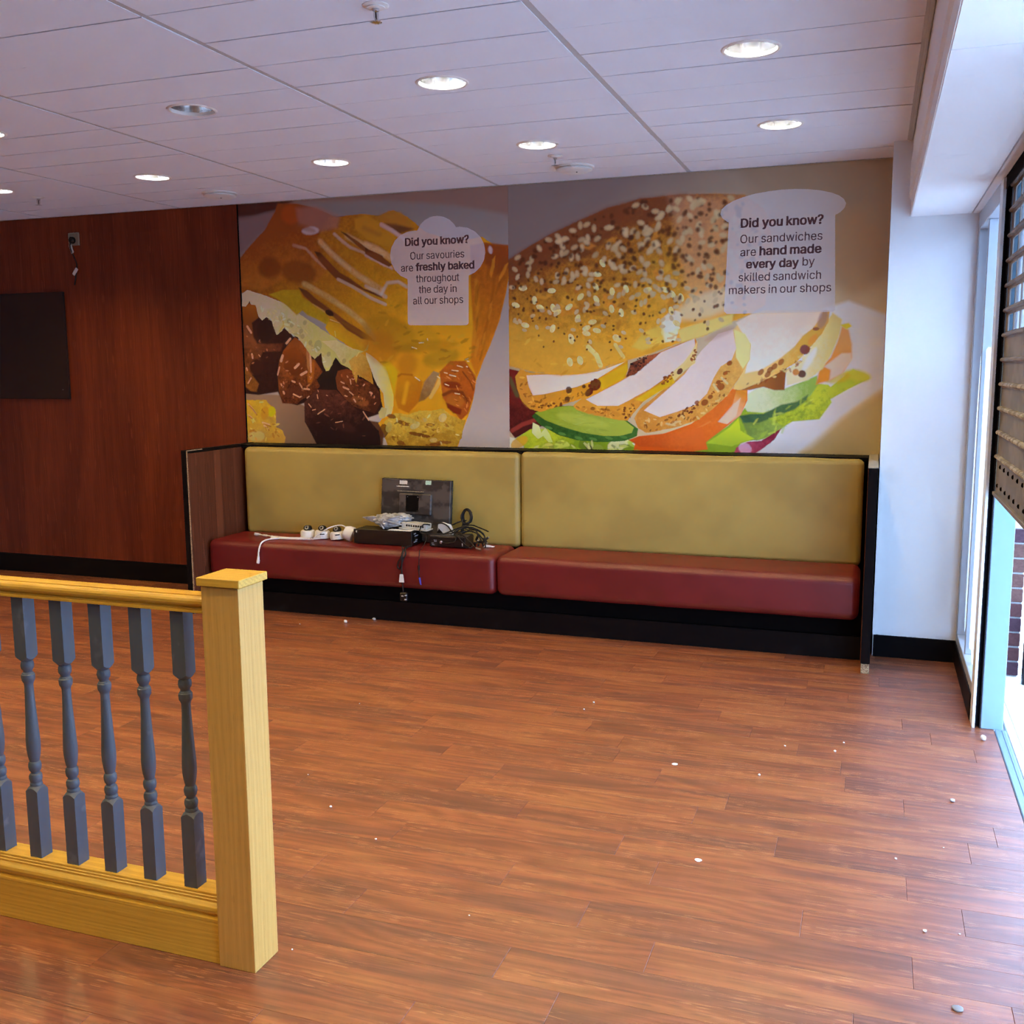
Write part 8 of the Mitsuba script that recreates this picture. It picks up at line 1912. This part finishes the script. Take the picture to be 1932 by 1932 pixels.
# ------------------------------------------------------------------ old electronics left on the bench
SZ = 0.4765
cams = []
for x, y, tilt, lab in ((-3.505, 5.80, 0, 'small white dome camera, leftmost of the row on the red seat'), (-3.395, 5.795, 3, 'small white dome camera, second from the left on the red seat'), (-3.272, 5.785, -5, 'small white dome camera with a slotted side, next to the tipped white one')):
    t = thing('dome_camera', lab, 'camera', 'white dome cameras on the bench')
    at = T().translate([x, y, SZ + (0.0045 if tilt else 0)]).rotate([0, 1, 0], tilt)
    put(t + '__base', xform(lathe([(0, 0), (0.050, 0.0), (0.051, 0.006), (0.049, 0.036), (0.044, 0.046), (0.030, 0.049), (0, 0.049)], 32), at), 'white_plastic', 30)
    put(t + '__ball', xform(lathe([(0, 0.048), (0.024, 0.048), (0.0285, 0.058), (0.026, 0.070), (0.016, 0.079), (0, 0.082)], 24), at), 'black_plastic', True)
    put(t + '__lens_ring', xform(lathe([(0.008, 0.0), (0.014, 0.0), (0.014, 0.004), (0.008, 0.004)], 18), T(at.matrix) @ T().translate([0.006, -0.022, 0.068]).rotate([1, 0, 0], 55)), 'steel', 30)
    if x > -3.45:
        put(t + '__slot', xform(box(-0.015, 0.015, -0.0515, -0.048, 0.028, 0.034), T(at.matrix) @ T().rotate([0, 0, 1], 28)), 'black_plastic')
t = thing('dome_camera', 'tipped white camera housing leaning on the black recorder', 'camera', 'white dome cameras on the bench')
at = T().translate([-3.168, 5.762, SZ + 0.0455]).rotate([0, 0, 1], 12).rotate([0, 1, 0], -68)
put(t + '__base', xform(lathe([(0, -0.02), (0.048, -0.02), (0.050, -0.014), (0.046, 0.020), (0.036, 0.040), (0.030, 0.043), (0, 0.043)], 32), at), 'white_plastic', 30)
put(t + '__mount', xform(lathe([(0, -0.024), (0.016, -0.024), (0.018, -0.0195), (0, -0.0195)], 16), at), 'alu_grey', 30)


def plug(p0, p1, r):
    return tube([p0, p1], r, 8, 1, False)


for lab, pts, r, ends in (('white camera cable ending in a plug far left on the red seat', [(-3.46, 5.735, SZ + 0.006), (-3.58, 5.72, SZ + 0.005), (-3.72, 5.735, SZ + 0.005), (-3.80, 5.745, SZ + 0.006), (-3.85, 5.755, SZ + 0.008)], 0.0042, [(0.75, 0.012)]),
                          ('white camera cable with its plug lying at the front of the red seat', [(-3.375, 5.735, SZ + 0.008), (-3.43, 5.71, SZ + 0.006), (-3.53, 5.685, SZ + 0.005), (-3.62, 5.675, SZ + 0.005), (-3.665, 5.675, SZ + 0.006)], 0.0042, []),
                          ('white camera cable hanging over the front edge of the red seat', [(-3.47, 5.728, SZ + 0.007), (-3.60, 5.70, SZ + 0.006), (-3.66, 5.66, SZ + 0.006), (-3.69, 5.60, SZ + 0.007), (-3.705, 5.550, SZ - 0.010), (-3.71, 5.527, SZ - 0.06), (-3.712, 5.524, SZ - 0.095)], 0.0055, []),
                          ('white cable arching from the tipped camera to the second camera', [(-3.19, 5.775, SZ + 0.075), (-3.235, 5.765, SZ + 0.098), (-3.30, 5.735, SZ + 0.085), (-3.36, 5.72, SZ + 0.05), (-3.41, 5.71, SZ + 0.012)], 0.004, [])):
    t = thing('white_cable', lab, 'cable', 'white camera cables on the bench')
    put(t + '__lead', tube(pts, r), 'white_plastic', True)
    if 'arching' not in lab:
        a, b = np.array(pts[-2]), np.array(pts[-1])
        d = (b - a) / np.linalg.norm(b - a)
        put(t + '__plug', join(plug(b - d * 0.004, b + d * 0.02, 0.0085), plug(b + d * 0.018, b + d * 0.042, 0.0105)), 'white_plastic', 30)
        if 'far left' in lab:
            put(t + '__joint', plug(np.array(pts[3]) - d * 0.014, np.array(pts[3]) + d * 0.014, 0.0075), 'white_plastic', 30)

t = thing('recorder', 'wide black video recorder box on the red seat', 'recorder')
put(t + '__body', box(-3.095, -2.695, 5.690, 5.845, SZ + 0.004, SZ + 0.092, 0.002), 'black_plastic')
put(t + '__front', box(-3.098, -2.692, 5.680, 5.690, SZ + 0.002, SZ + 0.094, 0.002), 'black_plastic')
put(t + '__badge', box(-3.083, -3.075, 5.6792, 5.680, SZ + 0.072, SZ + 0.084), 'label_white')
for i, (a, z) in enumerate(((5.72, 0.07), (5.73, 0.055), (5.74, 0.028), (5.715, 0.018))):
    put(t + '__side_vent', box(-2.6955, -2.6935, a, a + (0.05 if i % 2 else 0.03), SZ + z, SZ + z + 0.006), 'alu_grey')
put(t + '__paper_edge', box(-2.86, -2.70, 5.684, 5.74, SZ + 0.0945, SZ + 0.0965), 'paper_white')
for fx in (-3.07, -2.73):
    put(t + '__foot', xform(lathe([(0, 0), (0.012, 0), (0.012, 0.005), (0, 0.005)], 12), T().translate([fx, 5.72, SZ])), 'black_matt')

t = thing('monitor', 'dark grey flat monitor leaning back to front against the olive backrest', 'monitor')
tilt = T().translate([-2.757, 5.874, SZ]).rotate([0, 1, 0], 0.7).rotate([1, 0, 0], -5.5)
mon = lambda x0, x1, y0, y1, z0, z1, b=0.0: xform(box(x0, x1, y0, y1, z0, z1, b), tilt)
put(t + '__back_shell', mon(-0.243, 0.243, -0.022, 0.004, 0.0, 0.398, 0.004), 'grey_plastic')
put(t + '__bezel', mon(-0.245, 0.245, 0.004, 0.016, 0.0, 0.400, 0.002), 'black_plastic')
put(t + '__electronics_hump', mon(-0.11, 0.122, -0.046, -0.021, 0.17, 0.308, 0.008), 'grey_plastic')
put(t + '__stand_recess', mon(-0.055, 0.035, -0.0475, -0.046, 0.192, 0.296), 'black_matt')
put(t + '__label', mon(-0.115, -0.06, -0.0228, -0.022, 0.365, 0.388), 'label_white')
put(t + '__label', mon(-0.135, -0.045, -0.0228, -0.022, 0.348, 0.353), 'label_white')
tag(put(t + '__sticker', mon(0.068, 0.108, -0.0228, -0.022, 0.368, 0.394), 'label_green'), 'pale green sticker')
put(t + '__vent', mon(-0.13, 0.06, -0.0232, -0.022, 0.318, 0.322), 'cap_beige')
for q in (-0.045, 0.026):
    put(t + '__screw', mon(q, q + 0.006, -0.0488, -0.0475, 0.284, 0.290), 'steel')

t = thing('network_switch', 'pale grey network switch with a row of eight black ports lying on the recorder', 'network switch')
ht = T().translate([-2.70, 5.775, SZ + 0.104]).rotate([0, 1, 0], 3.2)
put(t + '__body', xform(box(-0.09, 0.08, -0.035, 0.05, 0.0, 0.032, 0.002), ht), 'hub_grey')
for i in range(8):
    put(t + '__port', xform(box(-0.058 + 0.0158 * i, -0.047 + 0.0158 * i, -0.0358, -0.033, 0.010, 0.022), ht), 'black_plastic')
put(t + '__edge', xform(box(-0.105, 0.092, -0.045, 0.05, -0.008, -0.001, 0.001), ht), 'hub_grey')


def crumple(c, size, seed, n=3):
    s = trimesh.creation.icosphere(subdivisions=n)
    v = s.vertices.copy()
    d = meshkit.fbm(v * 1.7 + seed * 5, 3, seed)
    r = np.abs(meshkit.noise(v * 3.1 + seed, seed + 3) - 0.5)
    v = v * (0.72 + 0.45 * d + 0.55 * r)[:, None] * np.array(size)
    return trimesh.Trimesh(v + c, s.faces, process=False)


t = thing('plastic_bag', 'crumpled clear grey plastic bag lying on the recorder beside the switch', 'bag')
bag = join(crumple((-2.895, 5.775, SZ + 0.142), (0.095, 0.06, 0.045), 1), crumple((-2.83, 5.80, SZ + 0.160), (0.085, 0.05, 0.028), 2))
tail = [(-3.085, 5.775, SZ + 0.155), (-3.0, 5.755, SZ + 0.168), (-2.93, 5.76, SZ + 0.16), (-2.93, 5.78, SZ + 0.11), (-3.0, 5.765, SZ + 0.128), (-3.045, 5.77, SZ + 0.14)]
put(t + '__film', bag, 'bag_film', 20)
put(t + '__corner', trimesh.convex.convex_hull(np.vstack([np.array(tail), np.array(tail) + (0, 0.012, 0.002)])), 'bag_film')
put(t + '__fold', tube([(-2.90, 5.715, SZ + 0.098), (-2.92, 5.72, SZ + 0.13), (-2.86, 5.715, SZ + 0.165), (-2.80, 5.73, SZ + 0.18)], 0.006, 6), 'bag_film', True)
put(t + '__fold', tube([(-2.96, 5.74, SZ + 0.145), (-2.88, 5.712, SZ + 0.15), (-2.82, 5.72, SZ + 0.135), (-2.775, 5.735, SZ + 0.125)], 0.005, 6), 'bag_film', True)

t = thing('mini_computer', 'small black computer box under the black cable heap', 'computer')
put(t + '__body', box(-2.585, -2.345, 5.715, 5.86, SZ + 0.002, SZ + 0.066, 0.003), 'black_plastic')
tag(put(t + '__label', box(-2.366, -2.362, 5.7142, 5.715, SZ + 0.012, SZ + 0.032), 'label_white'), 'white barcode label')
for i, (a, z) in enumerate(((-2.572, 0.022), (-2.570, 0.012), (-2.556, 0.042), (-2.554, 0.034))):
    put(t + '__port', box(a, a + 0.018, 5.7142, 5.715, SZ + z, SZ + z + 0.003), 'alu_grey')
put(t + '__power_socket', xform(lathe([(0, 0), (0.010, 0.0), (0.010, 0.008), (0.006, 0.012), (0, 0.012)], 14), T().translate([-2.505, 5.715, SZ + 0.032]).rotate([1, 0, 0], 90)), 'steel', 30)
put(t + '__lid', box(-2.58, -2.35, 5.718, 5.855, SZ + 0.066, SZ + 0.070), 'grey_plastic')

t = thing('power_adapter', 'bluish white plug adapter block standing on the small black computer', 'adapter')
put(t + '__body', xform(trimesh.convex.convex_hull(np.array([(-0.045, -0.02, 0), (0.06, -0.02, 0), (0.06, 0.02, 0), (-0.045, 0.02, 0), (-0.04, -0.016, 0.065), (0.035, -0.016, 0.058), (0.035, 0.016, 0.058), (-0.04, 0.016, 0.065), (-0.02, -0.018, 0.072), (-0.02, 0.018, 0.072)], float)), T().translate([-2.515, 5.80, SZ + 0.0705])), 'paper_white')
put(t + '__notch', xform(trimesh.convex.convex_hull(np.array([(-0.05, -0.0215, 0), (0.0, -0.0215, 0), (-0.035, -0.0215, 0.036), (-0.05, -0.019, 0), (0.0, -0.019, 0), (-0.035, -0.017, 0.036)], float)), T().translate([-2.515, 5.80, SZ + 0.071])), 'black_plastic')


def coil(c, rx, rz, turns, seed, tilt=0.0):
    R = np.random.RandomState(seed)
    p = []
    for k in range(turns * 10):
        a = 2 * np.pi * k / 10
        w = 1 + 0.30 * (R.rand() - 0.5)
        p.append((c[0] + rx * w * np.cos(a), c[1] + 0.014 * np.sin(k * 0.7) + 0.0022 * (k / 10) + tilt * rz * np.sin(a), c[2] + rz * w * np.sin(a)))
    return p


BC = 'black cables heaped on the bench'
t = thing('black_cable', 'tied hank of black cable standing up against the olive backrest', 'cable', BC)
put(t + '__lead', tube(coil((-2.405, 5.885, SZ + 0.170), 0.030, 0.046, 7, 3, 0.25), 0.0042, 6, 3), 'black_cable', True)
put(t + '__plug', join(plug((-2.415, 5.872, SZ + 0.135), (-2.425, 5.862, SZ + 0.082), 0.011), plug((-2.425, 5.862, SZ + 0.084), (-2.428, 5.858, SZ + 0.0715), 0.007)), 'black_plastic', 30)
for lab, pts in (('black cable arching from the hank down to the right of the small computer', [(-2.39, 5.87, SZ + 0.12), (-2.36, 5.84, SZ + 0.10), (-2.30, 5.82, SZ + 0.098), (-2.25, 5.80, SZ + 0.07), (-2.235, 5.775, SZ + 0.03), (-2.225, 5.75, SZ + 0.006)]),
                 ('black cable running from the monitor towards the hank', [(-2.52, 5.85, SZ + 0.105), (-2.47, 5.855, SZ + 0.13), (-2.43, 5.87, SZ + 0.145), (-2.40, 5.878, SZ + 0.15)]),
                 ('black cable looping in front of the network switch', [(-2.60, 5.76, SZ + 0.13), (-2.63, 5.73, SZ + 0.135), (-2.645, 5.705, SZ + 0.105), (-2.63, 5.70, SZ + 0.085), (-2.57, 5.705, SZ + 0.080), (-2.50, 5.73, SZ + 0.082), (-2.44, 5.745, SZ + 0.085)]),
                 ('black cable draped over the white adapter block', [(-2.60, 5.79, SZ + 0.13), (-2.56, 5.765, SZ + 0.138), (-2.52, 5.77, SZ + 0.142), (-2.485, 5.772, SZ + 0.125), (-2.455, 5.765, SZ + 0.095), (-2.42, 5.75, SZ + 0.08)]),
                 ('black cable lying in wide loops on the small computer', [(-2.46, 5.76, SZ + 0.078), (-2.42, 5.79, SZ + 0.105), (-2.36, 5.81, SZ + 0.115), (-2.30, 5.79, SZ + 0.10), (-2.28, 5.76, SZ + 0.055), (-2.30, 5.74, SZ + 0.01), (-2.34, 5.708, SZ + 0.006)]),
                 ('thin black cable curling into the socket of the small computer', [(-2.43, 5.74, SZ + 0.080), (-2.405, 5.712, SZ + 0.07), (-2.41, 5.703, SZ + 0.045), (-2.45, 5.702, SZ + 0.03), (-2.497, 5.705, SZ + 0.031)]),
                 ('black cable with a metal plug at the right end of the heap', [(-2.40, 5.735, SZ + 0.082), (-2.35, 5.708, SZ + 0.078), (-2.31, 5.70, SZ + 0.05), (-2.275, 5.69, SZ + 0.02), (-2.245, 5.68, SZ + 0.0065)]),
                 ('black cable bent in a tight bow on top of the heap', [(-2.44, 5.80, SZ + 0.085), (-2.40, 5.815, SZ + 0.118), (-2.35, 5.83, SZ + 0.13), (-2.28, 5.825, SZ + 0.112), (-2.23, 5.82, SZ + 0.095)]),
                 ('black cable in a low wide arc over the middle of the heap', [(-2.50, 5.735, SZ + 0.078), (-2.45, 5.75, SZ + 0.10), (-2.38, 5.765, SZ + 0.125), (-2.31, 5.785, SZ + 0.118), (-2.255, 5.80, SZ + 0.08), (-2.24, 5.79, SZ + 0.03)]),
                 ('black cable falling in front of the small computer from the heap', [(-2.42, 5.72, SZ + 0.088), (-2.39, 5.703, SZ + 0.075), (-2.365, 5.70, SZ + 0.05), (-2.335, 5.70, SZ + 0.025), (-2.30, 5.695, SZ + 0.0065)]),
                 ('black cable tangled under the hank on the lid of the small computer', [(-2.44, 5.83, SZ + 0.078), (-2.40, 5.80, SZ + 0.092), (-2.36, 5.76, SZ + 0.10), (-2.39, 5.735, SZ + 0.095), (-2.43, 5.76, SZ + 0.092), (-2.40, 5.80, SZ + 0.110), (-2.35, 5.81, SZ + 0.098)]),
                 ('black cable lying behind the right end of the heap', [(-2.35, 5.83, SZ + 0.09), (-2.31, 5.84, SZ + 0.075), (-2.275, 5.84, SZ + 0.04), (-2.25, 5.83, SZ + 0.012), (-2.24, 5.80, SZ + 0.0055)]),
                 ('black cable crossing the right side of the heap', [(-2.39, 5.78, SZ + 0.082), (-2.34, 5.775, SZ + 0.10), (-2.29, 5.77, SZ + 0.09), (-2.26, 5.765, SZ + 0.05), (-2.25, 5.78, SZ + 0.008)])):
    t = thing('black_cable', lab, 'cable', BC)
    put(t + '__lead', tube(pts, 0.0042), 'black_cable', True)
    if 'plug' in lab:
        put(t + '__plug', plug((-2.262, 5.686, SZ + 0.011), (-2.225, 5.674, SZ + 0.007), 0.007), 'steel', 30)
t = thing('connector_clump', 'clump of black connectors with metal pins at the right end of the cables', 'connectors')
R_ = np.random.RandomState(4)
for i in range(9):
    c = np.array([-2.30 + 0.085 * R_.rand(), 5.715 + 0.05 * R_.rand(), SZ + 0.012 + 0.05 * R_.rand()])
    d = R_.normal(0, 1, 3) * (1, 0.6, 0.5)
    d /= np.linalg.norm(d)
    e = put(t + '__connector', plug(c - d * 0.017, c + d * 0.017, 0.0075), 'black_plastic', 30)
    if i % 2 == 0:
        put(e + '__pin', plug(c + d * 0.016, c + d * 0.026, 0.004), 'steel', 30)
t = thing('white_connector', 'flat white plug end poking out right of the black cables', 'plug')
put(t + '__blade', trimesh.convex.convex_hull(np.array([(-2.255, 5.79, SZ + 0.001), (-2.255, 5.82, SZ + 0.001), (-2.245, 5.80, SZ + 0.018), (-2.19, 5.80, SZ + 0.002), (-2.185, 5.81, SZ + 0.006), (-2.20, 5.815, SZ + 0.001)])), 'white_plastic')

t = thing('hanging_cable', 'black cable knotted in a loop over the seat edge with a white tag', 'cable')
fy = 5.527
put(t + '__lead', tube([(-2.69, 5.66, SZ + 0.006), (-2.68, 5.60, SZ + 0.010), (-2.672, 5.545, SZ + 0.006), (-2.662, 5.525, SZ - 0.02), (-2.678, fy, SZ - 0.05), (-2.69, fy, SZ - 0.085), (-2.705, fy, SZ - 0.115), (-2.718, fy, SZ - 0.10), (-2.71, 5.522, SZ - 0.07), (-2.69, 5.517, SZ - 0.045), (-2.684, 5.532, SZ - 0.005), (-2.70, 5.56, SZ + 0.020), (-2.712, 5.60, SZ + 0.012), (-2.70, 5.63, SZ + 0.008), (-2.684, 5.60, SZ + 0.016), (-2.676, 5.536, SZ + 0.004), (-2.684, 5.520, SZ - 0.05), (-2.688, 5.522, SZ - 0.13), (-2.686, 5.525, SZ - 0.22), (-2.684, 5.53, SZ - 0.262)], 0.0045, 8, 5), 'black_cable', True)
tag(put(t + '__tag', trimesh.convex.convex_hull(np.array([(-2.699, 5.517, SZ - 0.145), (-2.676, 5.517, SZ - 0.145), (-2.705, 5.517, SZ - 0.195), (-2.671, 5.517, SZ - 0.195), (-2.699, 5.514, SZ - 0.145), (-2.676, 5.514, SZ - 0.145), (-2.705, 5.514, SZ - 0.195), (-2.671, 5.514, SZ - 0.195)])), 'label_white'), 'white tag')
put(t + '__plug', box(-2.705, -2.655, 5.515, 5.545, SZ - 0.315, SZ - 0.26, 0.006), 'black_plastic')
for a, z in ((-2.688, 0.28), (-2.665, 0.275), (-2.668, 0.30)):
    put(t + '__pin', box(a, a + 0.012, 5.507, 5.5155, SZ - z - 0.003, SZ - z + 0.003), 'alu_grey')
t = thing('hanging_cable', 'thin black cable with a blue connector hanging down the seat front', 'cable')
put(t + '__lead', tube([(-2.60, 5.70, SZ + 0.09), (-2.585, 5.66, SZ + 0.05), (-2.585, 5.60, SZ + 0.007), (-2.575, 5.545, SZ + 0.005), (-2.570, 5.527, SZ - 0.02), (-2.575, 5.525, SZ - 0.10), (-2.572, 5.526, SZ - 0.165)], 0.0022, 6), 'black_cable', True)
put(t + '__ferrite', plug((-2.575, 5.525, SZ - 0.085), (-2.574, 5.525, SZ - 0.115), 0.007), 'black_plastic', 30)
tag(put(t + '__connector', join(plug((-2.572, 5.526, SZ - 0.16), (-2.565, 5.524, SZ - 0.195), 0.0065), plug((-2.565, 5.524, SZ - 0.193), (-2.562, 5.524, SZ - 0.205), 0.0045)), 'blue_plastic', 30), 'blue connector')

# ------------------------------------------------------------------ crumbs and litter on the floor
def pebble(x, y, r, seed, flat=0.6):
    s = trimesh.creation.icosphere(subdivisions=2)
    v = s.vertices * (0.8 + 0.4 * meshkit.noise(s.vertices * 1.3 + seed, seed)[:, None]) * (r, r, r * flat)
    v[:, 2] -= v[:, 2].min()
    return trimesh.Trimesh(v + (x, y, 0.0002), s.faces, process=False)


for x, y, r, fl, lab, mt in ((-3.076, 5.50, 0.012, 0.8, 'white crumb on the floor in front of the bench kick board', 'paper_white'), (-2.936, 5.618, 0.012, 0.6, 'pale crumb against the bench kick board', 'paper_white'),
                             (0.495, 4.549, 0.0125, 0.9, 'white ball of paper on the floor by the pale blue shutter post', 'paper_white'), (0.329, 3.843, 0.009, 0.7, 'small grey stone on the floor near the doorway', 'alu_grey'),
                             (-0.474, 3.102, 0.012, 0.06, 'round pale disc lying flat in the middle of the floor', 'paper_white'), (-0.694, 3.873, 0.013, 0.08, 'smaller pale disc lying flat on the floor towards the bench', 'paper_white'),
                             (0.255, 2.538, 0.014, 0.25, 'grey tuft of fluff at the bottom right of the floor', 'slat_grey')):
    t = thing('litter', lab, 'litter')
    scene[t] = mikit.ply(pebble(x, y, r, int(abs(x) * 100), fl), mt, True)
for i, (x, y) in enumerate(((-2.252, 4.135), (-3.330, 5.376), (-1.804, 3.074), (-2.038, 3.308), (0.126, 3.314), (0.195, 2.888), (0.286, 2.904), (-1.215, 4.392), (-1.198, 4.501), (-1.050, 2.551), (-0.062, 4.330), (-0.094, 4.218), (-1.445, 2.231), (-1.530, 2.897), (-0.363, 3.866), (0.276, 3.446), (-0.293, 4.214))):
    t = thing('crumb', 'tiny white crumb on the wood floor', 'crumb', 'tiny white crumbs scattered over the floor')
    scene[t] = mikit.ply(pebble(x, y, 0.0028 + 0.0014 * (i % 3), i, 0.6), 'paper_white', True)
